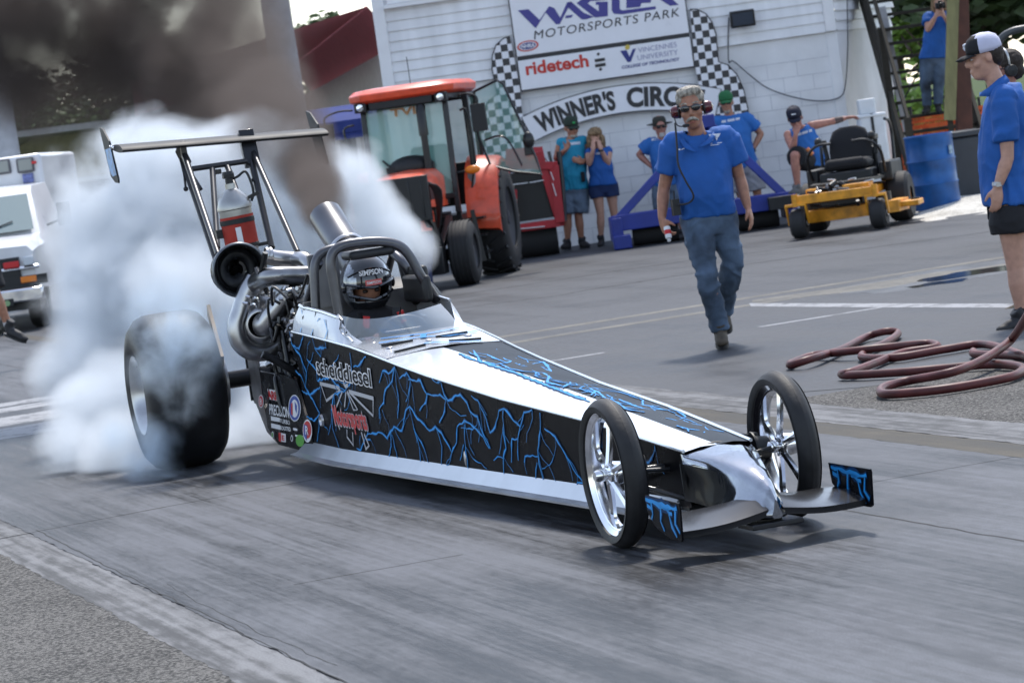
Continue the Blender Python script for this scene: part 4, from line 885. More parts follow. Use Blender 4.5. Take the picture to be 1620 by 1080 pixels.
mb.tube(sp_, [.03+.0012*k for k in range(26)], 14); mb.lathe([(.1, -.05), (.118, -.07), (.12, -.14), (.1, -.2), (.08, -.32)], c, (1, -.1, 0), 40); mb.build('turbo_housing', iron, bm_)
def px6(L, x): return [kx(a, b, x) for a, b in L]
mb = MB(); mb.tube(px6([(402, 440), (390, 462), (381, 490), (374, 515), (379, 540), (398, 556), (425, 556), (446, 540), (455, 515), (448, 492), (430, 483)], -5.95), [.052, .052, .05, .05, .052, .05, .046, .04, .034, .028, .02], 18, sub=6); c2 = kx(412, 513, -5.95)
mb.lathe([(.155, -.02), (.12, .0), (.1, .01), (.085, .035), (.07, .035), (.06, .0)], c2, (1, -.15, 0), 44); t2_ = mb.build('lower_turbo', steel, drag, angle=60)
mb = MB(); mb.lathe([(.155, -.02), (.16, -.06), (.13, -.12), (.06, -.16), (0, -.16)], c2, (1, -.15, 0), 40); mb.build('turbo_back', iron, t2_)
mb = MB(); mb.tube([c2+V((.03, 0, 0)), c2+V((.07, .02, .0)), kx(430, 500, -5.85), kx(447, 480, -5.8), kx(462, 458, -5.75)], [.064, .064, .062, .058, .05], 18, sub=6); mb.build('crossover_pipe', steel, t2_)
mb = MB(); mb.lathe([(.0, .05), (.03, .045), (.048, .02), (.052, -.02), (.04, -.06)], kx(466, 463, -5.7), (.9, -.4, .1), 28); mb.build('black_cap', mat('gloss_black', (.01, .01, .012), .15, coat=1), t2_)
mb = MB(); mb.tube(px6([(500, 435), (470, 436), (432, 437)], -5.7)+[kx(412, 442, -5.85), kx(403, 452, -5.93), kx(398, 462, -5.95)], .052, 18, sub=6); p1_ = mb.build('charge_pipe', mat('satin_steel', (.3, .3, .31), .28, 1.0, var=.1), drag, angle=60)
mb = MB()
for q, r_, d in ((kx(393, 470, -5.95), .056, (0, .35, 1)), (kx(389, 480, -5.95), .056, (0, .3, 1))): mb.lathe([(r_, -.008), (r_+.003, 0), (r_, .008)], q, d, 28)
mb.build('hose_clamp', chrome, p1_)
mb = MB(); mb.tube(px6([(420, 405), (440, 409), (466, 411)], -5.9)+[kx(482, 411, -5.8), kx(492, 422, -5.75), kx(494, 435, -5.72)], .045, 18, sub=6)
for a in (422, 428): mb.lathe([(.047, -.008), (.05, 0), (.047, .008)], kx(a, 405, -5.9), (0, 1, -.1), 28)
mb.build('upper_pipe', steel, drag, angle=60)
# exhaust stack
b0, b1 = kx(548, 393, -5.45), kx(515, 341, -5.7); ex_m = mat('heat_blued_steel', (.2, .2, .21), .32, .95, var=.2, vs=3)
mb = MB(); d = (b1-b0).normalized(); L = (b1-b0).length
mb.lathe([(.09, -.25), (.092, 0), (.092, L), (.086, L), (.086, .05), (0, .05)], b0, d, 40); st_ = mb.build('exhaust_stack', ex_m, drag, angle=50)
mb = MB(); mb.lathe([(.1, .0), (.104, .012), (.1, .024)], b0-d*.02, d, 32); mb.build('stack_clamp', steel, st_)
STACK = drag.matrix_basis @ b1
# --- lower rear panel with decals
pn = mat('decal_panel', (.014, .014, .017), .25, var=.1, coat=.4)
mb = MB(); PP = [(-6.12, .515), (-5.5, .505), (-5.28, .49), (-5.2, .4), (-5.06, .17), (-5.1, .105), (-5.9, .115), (-6.12, .2)]
mb.prism(PP, lambda a, b, h: V((a, -.335+h, b)), .012); lp_ = mb.build('belly_panel', pn, drag, angle=30)
mb = MB(); mb.add([(-6.12, -.335, .515), (-6.12, -.335, .2), (-5.9, -.335, .115), (-6.2, -.325, .17), (-6.48, -.315, .36), (-6.52, -.31, .78), (-6.35, -.32, .72)], [(0, 6, 5, 4, 1), (1, 4, 3, 2)], 0, False)
mb.add([(-6.13, -.34, .52), (-6.33, -.325, .72), (-6.25, -.33, .76), (-6.05, -.34, .55)], [(0, 1, 2, 3)], 0, False); mb.build('quarter_panel', mat('scuffed_grey_panel', (.18, .17, .17), .4, .5, var=.3, vs=12), lp_, angle=None)
Sd = lambda px, py, e=.004: (lambda q: V((q.x, -.335-e, q.z)))(ky(px, py, -.335))
K9 = 5.786; g9 = lambda x, y, e=.004: Sd(340+x/K9, 560+y/K9, e)
dec_b = mat('decal_blue', (.04, .08, .35), .4, var=0); dec_g = mat('decal_green', (.1, .35, .05), .4, var=0); dec_y = mat('decal_yellow', (.6, .5, .05), .4, var=0)
DD = [vin_w, vinyl, vin_r, vin_g, dec_b, dec_g, dec_y]
mb = MB()
def dq(pts, mi, e=.004): mb.add([g9(x, y, e) for x, y in pts], [tuple(range(len(pts)))], mi, False)
def dt(s, a, b, c, d, mi, bold=0, shear=0, e=.007): write(mb, s, quad(g9(*a, e), g9(*b, e), g9(*c, e), g9(*d, e)), bold, shear, mi)
def dov(cx_, cy_, a, b, mi, e): mb.add([g9(cx_+a*math.cos(k*math.pi/14), cy_+b*math.sin(k*math.pi/14)+a*.1*math.cos(k*math.pi/14), e) for k in range(28)], [tuple(range(28))], mi, False)
dq([(485, 315), (580, 335), (608, 435), (505, 412)], 0); dt('ARP', (495, 408), (592, 425), (575, 345), (487, 325), 2, .03)
dt('PRECISION', (512, 550), (692, 585), (686, 485), (506, 450), 0, .02)
dq([(517, 565), (600, 582), (602, 620), (520, 605)], 0); dq([(520, 630), (602, 648), (605, 690), (523, 672)], 0)
dt('TURBO', (608, 625), (700, 645), (694, 605), (604, 588), 0, .01); dt('BOOSTED', (610, 690), (708, 705), (702, 668), (607, 652), 0, .02)
dov(738, 492, 56, 122, 0, .005); dov(738, 492, 50, 112, 4, .006); dov(742, 495, 34, 82, 0, .0075); dq([(710, 450), (725, 440), (725, 560), (712, 545)], 2, .009); dq([(745, 430), (765, 470), (762, 540), (748, 500)], 4, .009)
dov(855, 700, 42, 105, 0, .005); dov(855, 690, 36, 80, 2, .006); dq([(828, 640), (858, 650), (850, 790), (825, 740)], 4, .0075); dt('R', (842, 730), (872, 738), (870, 660), (840, 652), 0, .02, 0, .009)
dq([(592, 715), (655, 728), (655, 805), (595, 795)], 0); dq([(592, 715), (612, 719), (615, 799), (595, 795)], 2, .006); dt('E', (625, 785), (648, 790), (646, 742), (622, 738), 2, .02)
dov(536, 735, 11, 30, 0, .005); dov(536, 735, 7, 22, 5, .006); dov(712, 768, 11, 30, 0, .005); dov(712, 768, 6, 20, 1, .006)
dov(786, 790, 38, 55, 5, .005); dq([(740, 735), (812, 745), (815, 765), (745, 755)], 0); dq([(722, 672), (760, 680), (762, 700), (725, 695)], 0); 
dov(430, 430, 24, 60, 0, .005); dov(430, 430, 19, 50, 2, .006); dt('8', (420, 460), (440, 465), (438, 405), (418, 400), 0, .02)
mb.build('sponsor_decal', DD, lp_, angle=None, raw=True)
mb = MB(); q = lambda px, py: (lambda k: V((k.x, -.3, k.z)))(ky(px, py, -.3))
for (a, b, c_, mi) in (((414, 655), (424, 690), 9, 2), ((391, 585), (394, 590), 4, 2), ((394, 615), (396, 622), 5, 6), ((404, 625), (408, 640), 5, 0)):
    mb.add([V((-6.125-(.012*k[0]), -.337+.003*k[0], .0))+V((0, 0, k[1])) for k in ((0, .2+c_*.02), (9, .25+c_*.02), (9, .3+c_*.02), (0, .26+c_*.02))], [(0, 1, 2, 3)], mi, False)
mb.build('side_decal', DD, lp_, angle=None, raw=True)
# --- pressure bottle with red strap cover
mb = MB(); ba, bb = kx(384, 392, -6.6), kx(369, 318, -6.6); d = (bb-ba).normalized(); L = (bb-ba).length
mb.lathe([(.0, -.05), (.08, -.04), (.092, 0), (.092, L-.05), (.099, L-.045), (.099, L-.03), (.085, L+.01), (.05, L+.055), (.03, L+.07), (.028, L+.1), (0, L+.1)], ba, d, 40); bt = mb.build('pressure_bottle', mat('bottle_alloy', (.38, .38, .37), .3, .85, var=.12), drag, angle=35)
mb = MB(); mb.lathe([(.093, -.0), (.0955, .0), (.0955, .185), (.093, .185)], ba, d, 40); rc = mb.build('red_cover', mat('red_fabric', (.4, .04, .025), .75, var=.2, bump=.3), bt)
mb = MB(); mb.lathe([(.095, .14), (.099, .142), (.099, .168), (.095, .17)], ba, d, 40); mb.lathe([(.095, .0), (.099, .002), (.099, .02), (.095, .022)], ba, d, 40); mb.build('strap', dark_plastic, rc)
mb = MB(); x_, y_, _ = frame(d); v1 = V((1, -.25, 0)).normalized(); s1 = v1.cross(d).normalized()
mb.add([ba+d*.02+v1*.098+s1*.016, ba+d*.02+v1*.098-s1*.016, ba+d*.12+v1*.098-s1*.016, ba+d*.12+v1*.098+s1*.016], [(0, 1, 2, 3)], 0, False); mb.build('label', vin_w, bt, angle=None)
mb = MB(); mb.cyl(bb+d*.07, bb+d*.13, .026, .022, 16); mb.box(bb+d*.145, (.05, .06, .03)); mb.cyl(bb+d*.15-s1*.0, bb+d*.17, .035, .03, 16); mb.tube([bb+d*.12, bb+d*.13-s1*.05, bb+d*.15-s1*.1, bb+d*.08-s1*.12, bb+d*.02-s1*.12, bb-d*.02-s1*.1], .008, 8, sub=4); mb.build('valve', dark_plastic, bt, bevel=.004)
mb = MB(); mb.box(ba+d*.1+s1*.11, (.05, .05, .05)); mb.bar(bb+s1*-.08, bb+s1*-.15+V((0, 0, .02)), .012, .02); mb.bar(ba-s1*.08, ba-s1*.15, .012, .02); mb.build('bottle_bracket', black_metal, bt)
# --- rear wing
al = mat('wing_gunmetal', (.028, .03, .034), .55, .0, var=.1, spec=.3)
xw = -7.62; Lp, Rp = kx(168, 231, xw), kx(500, 199, xw)
Lp = V((xw, -.675, 1.876)); Rp = V((xw, .565, 1.808))
mb = MB(); rg = []
for u in np.linspace(0, 1, 14):
    c = Lp.lerp(Rp, u); rr = []
    for a in np.linspace(0, 2*math.pi, 20, endpoint=False):
        ch = .21; x = math.cos(a)*ch; tk = .021*math.sin(a)*(1+.5*math.cos(a)); rr.append(c+V((x, 0, tk-.02-.25*(x/ch)**2*.03-.06*x)))
    rg.append(rr)
mb.loft(rg); wg = mb.build('rear_wing', al, drag, angle=60)
vL = [ky(150, 204, -.69), ky(157, 206, -.69), ky(170, 224, -.69), ky(187, 284, -.69), ky(187, 290, -.69), ky(180, 289, -.69), ky(171, 280, -.69)]
for sgn, poly_, yy in ((-1, vL, -.69), (1, [V((p.x, 0, p.z-.068)) for p in vL], .58)):
    mb = MB(); mb.prism([(p.x*.7-7.62*.3, p.z) for p in poly_], lambda a, b, h: V((a, yy+h, b)), .01); ep = mb.build('end_plate', al, wg, angle=30)
    if sgn < 0:
        mb = MB()
        for k in range(3): mb.ell(V((xw+.02+.05*k-.1, -.691, 1.87-.005*k)), (.01, .006, .01))
        mb.build('bolt', chrome, ep)
        def epf(px, py): q = ky(px, py, -.69); return V((q.x*.7-7.62*.3, -.693, q.z))
        mb = MB(); mb.add([epf(*p) for p in ((162, 238), (174, 234), (185, 277), (176, 280), (170, 272))], [(0, 1, 2, 3, 4)], 0, False); mb.build('blue_decal', mat('decal_pale_blue', (.12, .35, .7), .4, var=.3, vs=30), ep, angle=None)
# struts
ST = mat('strut_steel', (.05, .05, .055), .35, .5, var=.1)
mb = MB()
def stt(p0, x0, p1, x1, r, n=10): mb.tube([kx(*p0, x0), kx(*p1, x1)], r, n)
stt((283, 236), -7.55, (352, 440), -7.0, .02); stt((290, 240), -7.5, (345, 402), -6.4, .018); stt((296, 265), -7.4, (318, 300), -7.3, .012)
stt((388, 214), -7.55, (430, 392), -7.0, .02); stt((400, 240), -7.45, (471, 399), -6.4, .018)
stt((300, 268), -7.4, (391, 255), -7.4, .017); stt((336, 268), -7.35, (344, 392), -6.8, .018); stt((360, 264), -7.35, (384, 330), -7.0, .018)
sts = mb.build('wing_strut', ST, drag)
mb = MB(); mb.box(kx(289, 240, -7.5), (.1, .035, .12)); mb.bar(kx(283, 234, -7.52), kx(297, 262, -7.45), .03, .07); mb.build('strut_bracket', black_metal, sts, bevel=.004)
mb = MB(); mb.bar(kx(388, 208, -7.52), kx(400, 262, -7.42), .09, .06); mb.build('strut_bracket', black_metal, sts, bevel=.004)
mb = MB(); mb.box(kx(343, 272, -7.35), (.04, .05, .03)); mb.build('strut_bracket', black_metal, sts, bevel=.004)
mb = MB(); mb.tube([kx(285, 250, -7.5), kx(291, 275, -7.45), kx(294, 298, -7.4)], .007, 8); mb.ell(kx(294, 299, -7.4), .015); mb.tube([kx(397, 285, -7.3), kx(400, 287, -7.3)], .014, 8); mb.build('adjuster', black_metal, sts)
# plate standing behind the rear tyre (pale stay seen through the smoke)
mb = MB(); mb.bar(kx(330, 490, -6.95), kx(352, 572, -6.6), .02, .08); mb.build('wheelie_stay', mat('tan_stay', (.5, .4, .3), .5), drag)

# --- driver
dr = thing('driver', 'driver in black helmet and suit strapped inside the roll cage', 'person', KO+cf*-4.75, GR)
skin = mat('skin', (.42, .2, .13), .5, var=.08, vs=20); suit = mat('black_suit', (.012, .012, .014), .75, bump=.3, bs=25)
hc = ky(579, 446, 0)-V((-4.75, 0, 0)); HR = Matrix.Rotation(R_(0), 3, 'Z')
mb = MB(); mb.ell(hc+V((0, 0, -.02)), (.085, .075, .1)); mb.cyl(hc+V((0, 0, -.25)), hc+V((0, 0, -.08)), .06, .055, 16); mb.ell((-.02, 0, .66), (.14, .21, .17)); mb.ell((0, 0, .45), (.15, .18, .25))
for s in (-1, 1):
    mb.tube([V((-.02, s*.19, .73)), V((.15, s*.24, .56)), V((.42, s*.12, .66))], [.06, .055, .045], 12, sub=4); mb.ell((.46, s*.1, .68), (.05, .04, .045)); mb.tube([V((0, s*.1, .3)), V((.55, s*.12, .42)), V((.95, s*.1, .3))], [.09, .075, .05], 12, sub=3)
bd = flesh('body', mb, skin, dr, .012, 3)
mb = MB(); mb.cyl(hc+V((0, 0, -.26)), hc+V((0, 0, -.13)), .1, .085, 18); mb.ell((-.02, 0, .66), (.16, .235, .185)); mb.ell((0, 0, .45), (.17, .2, .26))
for s in (-1, 1): mb.tube([V((-.02, s*.19, .73)), V((.15, s*.24, .56)), V((.38, s*.13, .65))], [.078, .07, .055], 12, sub=4)
su = flesh('race_suit', mb, suit, dr, .014, 3, fold=.006)
mb = MB()
for s in (-1, 1): mb.bar(V((.14, s*.1, .82)), V((.17, s*.06, .6)), .05, .008)
hb = mb.build('harness', dark_plastic, su)
mb = MB()
for s in (-1, 1): mb.box(V((.155, s*.095+.02, .77)), (.012, .035, .06), Matrix.Rotation(.2*s, 3, 'X'))
mb.build('harness_patch', vin_r, hb)
hm = mat('helmet_black', (.012, .013, .016), .12, var=0, coat=1); hs = mat('helmet_silver', (.35, .37, .4), .15, .8, var=.3, vs=25)
# helmet shell with a real eye opening
bmh = bmesh.new(); bmesh.ops.create_uvsphere(bmh, u_segments=48, v_segments=32, radius=1)
for v in bmh.verts:
    x, y, z = v.co; k = 1+.1*max(0, -z)*max(0, x); v.co = V((x*.152*k, y*.134, z*.152+(-.012 if z < -.4 else 0)))
    if v.co.z < -.13: v.co.z = -.13
def isop(f): c = f.calc_center_median(); return c.x > .06 and -.072 < c.z < -.012 and abs(c.y) < .1
bmesh.ops.delete(bmh, geom=[f for f in bmh.faces if isop(f)], context='FACES')
for f in bmh.faces:
    c = f.calc_center_median(); f.smooth = True; f.material_index = 1 if (abs(c.y) > .085 and c.z > -.09 and c.x > -.06) else 0
me = bpy.data.meshes.new('helmet'); bmh.to_mesh(me); bmh.free(); me.materials.append(hm); me.materials.append(hs)
he = bpy.data.objects.new('helmet', me); C.objects.link(he); he.parent = dr; he.location = hc; he.rotation_euler = (0, .1, 0)
sl = he.modifiers.new('t', 'SOLIDIFY'); sl.thickness = .012; sl.offset = -1
HH = lambda y, z, e=.002: V(((.152+e)*math.sqrt(max(0, 1-(y/.134)**2-(z/.152)**2)), y*(1+e*6), z))
mb = MB(); vs, fs = glyphs('SIMPSON', .03, .1); mb.add([HH(-.062+.124*a, .052+.028*b, .006) for a, b in vs], fs, 0, False); mb.build('helmet_lettering', vin_w, he, angle=None, raw=True)
mb = MB(); g_ = [(y, z) for z in (0.0, .028) for y in np.linspace(-.04, .045, 9)]; mb.add([HH(y, z, .005) for y, z in g_], [(i, i+1, i+10, i+9) for i in range(8)], 0, False)
vs, fs = glyphs('SIMPSON', .02); mb.add([HH(-.034+.073*a, .007+.014*b, .008) for a, b in vs], fs, 1, False); mb.build('helmet_badge', [mat('badge_red', (.6, .1, .1), .4, var=0), vin_w], he, angle=None, raw=True)
mb = MB(); n = 16
for k, zz in enumerate((.03, )): mb.tube([HH(y, .088-.55*y*y*6, .004) for y in np.linspace(-.11, .11, 14)], .005, 6)
mb.tube([HH(y, -.014+.2*abs(y), .006) for y in np.linspace(-.12, .12, 16)], .007, 6); mb.tube([HH(y, -.08+.3*abs(y), .006) for y in np.linspace(-.11, .11, 16)], .009, 6)
for s in (-1, 1): mb.ell(V((.03, s*.132, -.01)), (.03, .012, .03))
mb.build('visor_trim', hm, he)
mb = MB()
for k, s in enumerate((-1, 1)): mb.ell(V((.083, s*.032, -.045)), (.012, .015, .01))
mb.build('eye', mat('eye_dark', (.03, .02, .018), .2, var=0), bd, loc=hc)
# ------------------------------------------------------------ people
skin_t = mat('skin_tanned', (.40, .19, .12), .5, var=.1, vs=25); skin_p = mat('skin_fair', (.52, .29, .21), .5, var=.08, vs=25); skin_r = mat('skin_ruddy', (.44, .2, .15), .5, var=.12, vs=25)
royal = mat('royal_blue_cloth', (.014, .1, .37), .75, var=.06, vs=8, bump=.25, bs=50); teal = mat('teal_cloth', (.015, .26, .42), .75, var=.07, vs=8, bump=.25, bs=50)
royal2 = mat('blue_tee_cloth', (.025, .14, .44), .8, var=.06, vs=8, bump=.25, bs=50)
denim = mat('worn_denim', (.09, .135, .205), .85, var=.42, vs=4, bump=.3, bs=80); denim_d = mat('dark_denim', (.02, .04, .12), .85, var=.15, vs=8); grey_sh = mat('grey_denim_shorts', (.13, .18, .25), .85, var=.15, vs=8)
black_c = mat('black_cloth', (.012, .012, .015), .8, var=.1, bump=.2); khaki = mat('grey_cloth', (.3, .3, .32), .85)
hair_g = mat('hair_grey', (.42, .38, .32), .7, var=.3, vs=60, bump=.6, bs=120, stretch=(1, 1, .3)); hair_b = mat('hair_blond_brown', (.26, .17, .09), .7, var=.35, vs=50, bump=.6, bs=100); hair_d = mat('hair_dark', (.03, .02, .015), .7, bump=.5, bs=100)
shoe_d = mat('shoe_dark', (.025, .025, .028), .6, var=.2); boot = mat('work_boot', (.075, .06, .042), .8, var=.25, vs=15); sole_w = mat('sole_pale', (.55, .52, .42), .7); shoe_g = mat('shoe_grey', (.12, .12, .12), .7, var=.2)
lens = mat('dark_lens', (.008, .008, .01), .08, var=0, coat=1); lipm = mat('lips', (.35, .12, .1), .5, var=0); white_ink = mat('white_print', (.72, .74, .8), .6, var=0); cupred = mat('earcup_red', (.1, .005, .01), .25, var=.4, vs=30, coat=.6)

def ring(c, rt, fw, a, b, n=20, p=.8):
    out = []
    for i in range(n):
        t = 2*math.pi*i/n; cs, sn = math.cos(t), math.sin(t)
        out.append(c+rt*(a*abs(cs)**p*(1 if cs > 0 else -1))+fw*(b*abs(sn)**p*(1 if sn > 0 else -1)))
    return out
def hand(mb, w, d, th, nrm, s=1.0, curl=.5, spread=.12, fr=.0095):
    """w wrist, d along the palm, th towards the thumb, nrm out of the back of the hand"""
    d = d.normalized(); th = (th-d*th.dot(d)).normalized(); nrm = (nrm-d*nrm.dot(d)-th*nrm.dot(th)).normalized()
    for k in (-1, -.33, .33, 1): mb.tube([w+d*.0*s+th*(.013*k*s), w+d*.045*s+th*(.026*k*s), w+d*.088*s+th*(.029*k*s)], [.019*s, .0165*s, .0125*s], 10)
    for k, L in ((1, .072), (.36, .084), (-.3, .078), (-.95, .06)):
        p = w+d*.086*s+th*(.029*k*s); dirn = (d+th*(spread*k)).normalized(); a = 0; pts = [p]; c = curl*(1+.15*(1-k))
        for j, f in enumerate((.42, .32, .26)):
            a += c*(.45, .75, .6)[j]; q = dirn*math.cos(a)-nrm*math.sin(a); p = p+q*(L*f*s); pts.append(p)
        mb.tube(pts, [fr*1.08*s, fr*s, fr*.92*s, fr*.75*s], 8); mb.ell(pts[-1], fr*.75*s, nu=8, nv=6)
    p = w+d*.02*s+th*.028*s; q1 = (th*.72+d*.6-nrm*.25*curl).normalized(); q2 = (th*.25+d*.85-nrm*.7*curl).normalized()
    mb.tube([p-th*.01*s, p+q1*.036*s, p+q1*.036*s+q2*.03*s, p+q1*.036*s+q2*.052*s], [.016*s, .0125*s, .0115*s, .009*s], 8); mb.ell(p+q1*.036*s+q2*.052*s, .009*s, nu=8, nv=6)
def person(label, Y, root_px, J, s=1.0, hs=1.12, sk=skin_t, face=(0, -1, 0), up=(0, 0, 1), belly=1.0, vox=.011, hands=None, chest=None, loc=None, sw=1.0):
    """J: joints as (px, py, dy): image position with depth Y+dy. Returns dict with root and helpers"""
    loc = loc if loc is not None else V((at(*root_px, Y).x, Y, 0)); t = thing('person', label, 'person', loc)
    P = {k: at(v[0], v[1], Y+v[2])-loc for k, v in J.items()}
    f = V(face).normalized(); u = V(up).normalized(); u = (u-f*u.dot(f)).normalized(); r = u.cross(f)*-1  # r: to the image right when facing the camera
    r = f.cross(u).normalized()*-1
    hR = Matrix((r, f, u)).transposed()
    hc = P['head']
    def H(x, y, z): return hc+(r*x+f*y+u*z*1.13)*s*hs
    mb = MB()
    mb.ell(H(0, -.012, .03), (.073*s*hs, .093*s*hs, .1*s*hs), hR); mb.ell(H(0, .02, -.03), (.06*s*hs, .072*s*hs, .092*s*hs), hR); mb.ell(H(0, .045, -.075), (.042*s*hs, .045*s*hs, .034*s*hs), hR)
    mb.ell(H(0, .083, .027), (.05*s*hs, .012*s*hs, .012*s*hs), hR); mb.tube([H(0, .09, .02), H(0, .108, -.015), H(0, .104, -.026)], [.009*s*hs, .013*s*hs, .012*s*hs], 8); mb.ell(H(0, .1, -.022), (.018*s*hs, .012*s*hs, .009*s*hs), hR)
    for k in (-1, 1):
        mb.ell(H(.04*k, .055, -.02), (.026*s*hs, .03*s*hs, .024*s*hs), hR); mb.ell(H(.078*k, -.01, -.002), (.01*s*hs, .02*s*hs, .03*s*hs), hR)
    mb.ell(H(0, .088, -.052), (.024*s*hs, .012*s*hs, .008*s*hs), hR); mb.ell(H(0, .084, -.064), (.021*s*hs, .012*s*hs, .008*s*hs), hR)
    nk = P['neck']; mb.tube([nk-V((0, 0, .04)), nk.lerp(hc, .5)+V((0, 0, -.0)), H(0, -.02, -.03)], [.062*s, .054*s, .056*s], 14)
    sL, sR, hL, hR_ = P['shL'], P['shR'], P['hipL'], P['hipR']
    srt = (sR-sL).normalized(); hrt = (hR_-hL).normalized(); ms, mh = (sL+sR)/2, (hL+hR_)/2; ax = (ms-mh).normalized(); bw = (sR-sL).length/2
    if chest is not None: srt = V(chest).normalized(); hrt = srt
    bw = max(bw, .15*s)
    sf = (ax.cross(srt)).normalized()
    if sf.dot(f) < 0: sf = -sf
    def tor(e=0.0, be=1.0, z0=-.08, hem=0.0, top=.02, flare=1.0):
        q = lambda tt: mh.lerp(ms, tt)
        L = [(z0, .158*flare, .115*flare), (0.02, .16*(1+(flare-1)*.6), .118*(1+(flare-1)*.6)), (.28, .148*(.75+.25*be), .112*be), (.5, .155*(.8+.2*be), .118*(.6+.4*be)), (.75, bw/s*.92, .12), (.93, bw/s*.93, .1), (1.04, bw/s*.74, .07), (1.11, .075, .058)]
        L = [l for k, l in enumerate(L) if k == 0 or l[0] > z0+.04]; rs = []
        for tt, a, b in L:
            rr = hrt.lerp(srt, min(1, max(0, tt))).normalized(); rs.append(ring(q(tt)+sf*(.02*be*s if .1 < tt < .6 else 0)-sf*.012*s*(tt > .9), rr, sf, (a*s*sw+e), (b*s+e)))
        return rs
    mb.loft(tor(0, belly))
    for k, (a, b, c) in (('L', ('shL', 'elL', 'wrL')), ('R', ('shR', 'elR', 'wrR'))):
        if b in P:
            A, B, Cc = P[a], P[b], P[c]; inn = (ms-A)*.15
            mb.ell(A+inn*.3, .058*s); mb.tube([A+inn, A.lerp(B, .25), A.lerp(B, .6), B], [.055*s, .056*s, .049*s, .041*s], 14); mb.ell(B, .041*s)
            mb.tube([B, B.lerp(Cc, .3), B.lerp(Cc, .75), Cc], [.041*s, .044*s, .034*s, .027*s], 14)
            if 'h'+k in P:
                hh = (hands or {}).get(k, {}); d = P['h'+k]-Cc; th = V(hh.get('th', (0, -1, 0))); nr = V(hh.get('n', (-1 if k == 'L' else 1, 0, 0)))
                hand(mb, Cc, d, th, nr, s*hh.get('s', 1.0), hh.get('curl', .5), fr=.0095 if vox < .01 else .0115)
    for k in 'LR':
        if 'knee'+k in P:
            A, B, Cc = P['hip'+k], P['knee'+k], P['ank'+k]
            mb.tube([A+V((0, 0, .03)), A.lerp(B, .3), A.lerp(B, .75), B], [.092*s, .088*s, .066*s, .056*s], 16); mb.ell(B, .056*s)
            mid = B.lerp(Cc, .35); mb.tube([B, mid, B.lerp(Cc, .75), Cc], [.054*s, .059*s, .042*s, .037*s], 14); mb.ell(Cc, .037*s)
    body = flesh('body', mb, sk, t, vox, 3)
    return dict(t=t, P=P, H=H, hR=hR, r=r, f=f, u=u, s=s, h=s*hs, tor=tor, body=body, ms=ms, mh=mh, sf=sf, srt=srt, ax=ax, vox=vox, bw=bw, belly=belly)
def shirt(D, m, sleeve=.55, e=.018, z0=-.05, fold=.006, flare=1.1, be=None, name='shirt', vneck=True, sc=.075, tank=False):
    mb = MB(); s = D['s']; P = D['P']; mb.loft(D['tor'](e, (be or D['belly'])*1.0, z0, flare=flare))
    for k in 'LR':
        A = P['sh'+k]; B = P.get('el'+k)
        if B is None: continue
        inn = (D['ms']-A)*.2
        if sleeve > 0:
            E_ = A.lerp(B, sleeve); mb.tube([A+inn, A.lerp(B, .1), A.lerp(B, sleeve*.6), E_], [.068*s, sc*s, (sc+.0)*s, (sc+.004)*s], 18)
        elif not tank: mb.ell(A+inn*.4, .066*s)
        if sleeve > 0: mb.ell(A+inn*.3+V((0, 0, .002)), .08*s); mb.tube([A+inn*1.0, A.lerp(D['ms'], .6)+V((0, 0, .01))], [.075*s, .07*s], 12)
    nk = P['neck']; hd = P['head']
    def cut(c):
        # neck opening
        w_ = c-(nk+V((0, 0, .035*s))); d = w_-D['ax']*w_.dot(D['ax']); h = w_.dot(D['ax'])
        fr = d.dot(D['sf']); return h > -.01-.5*max(0, fr) and d.length < .086*s and h > -.075*s
    o = flesh(name, mb, m, D['t'], D['vox']*1.1, 3, fold=fold, cut=cut); so = o.modifiers.new('th', 'SOLIDIFY'); so.thickness = .004; so.offset = 1
    return o
def trousers(D, m, leg=1.0, e=.016, fold=.006, name='trousers', top=.12, w0=1.0, w1=1.0):
    mb = MB(); P = D['P']; s = D['s']; mh, ax = D['mh'], D['ax']; hrt = (P['hipR']-P['hipL']).normalized() if D['srt'] is None else D['srt'].lerp((P['hipR']-P['hipL']).normalized(), .5); sf = D['sf']
    mb.loft([ring(mh+ax*a*s, hrt, sf, b*s+e, c*s+e) for a, b, c in ((-.12, .13, .1), (-.03, .163, .12), (.06, .158, .12), (top, .15, .118))])
    for k in 'LR':
        if 'knee'+k not in P: continue
        A, B, Cc = P['hip'+k], P['knee'+k], P['ank'+k]
        if leg <= 1:      # shorts: leg = fraction of thigh
            E_ = A.lerp(B, leg); mb.tube([A+V((0, 0, .02)), A.lerp(E_, .5), E_], [.1*s+e*.6, (.098*w0)*s+e, (.092*w0)*s+e], 18)
        else:
            E_ = B.lerp(Cc, leg-1); mb.tube([A+V((0, 0, .02)), A.lerp(B, .4), A.lerp(B, .85), B, B.lerp(E_, .3), B.lerp(E_, .8), E_], [.1*s+e*.5, .092*w0*s+e, .07*w0*s+e, .063*w0*s+e, .06*w1*s+e, .05*w1*s+e, .052*w1*s+e], 18)
    return flesh(name, mb, m, D['t'], D['vox']*1.1, 3, fold=fold, ff=(7, 7, 8))
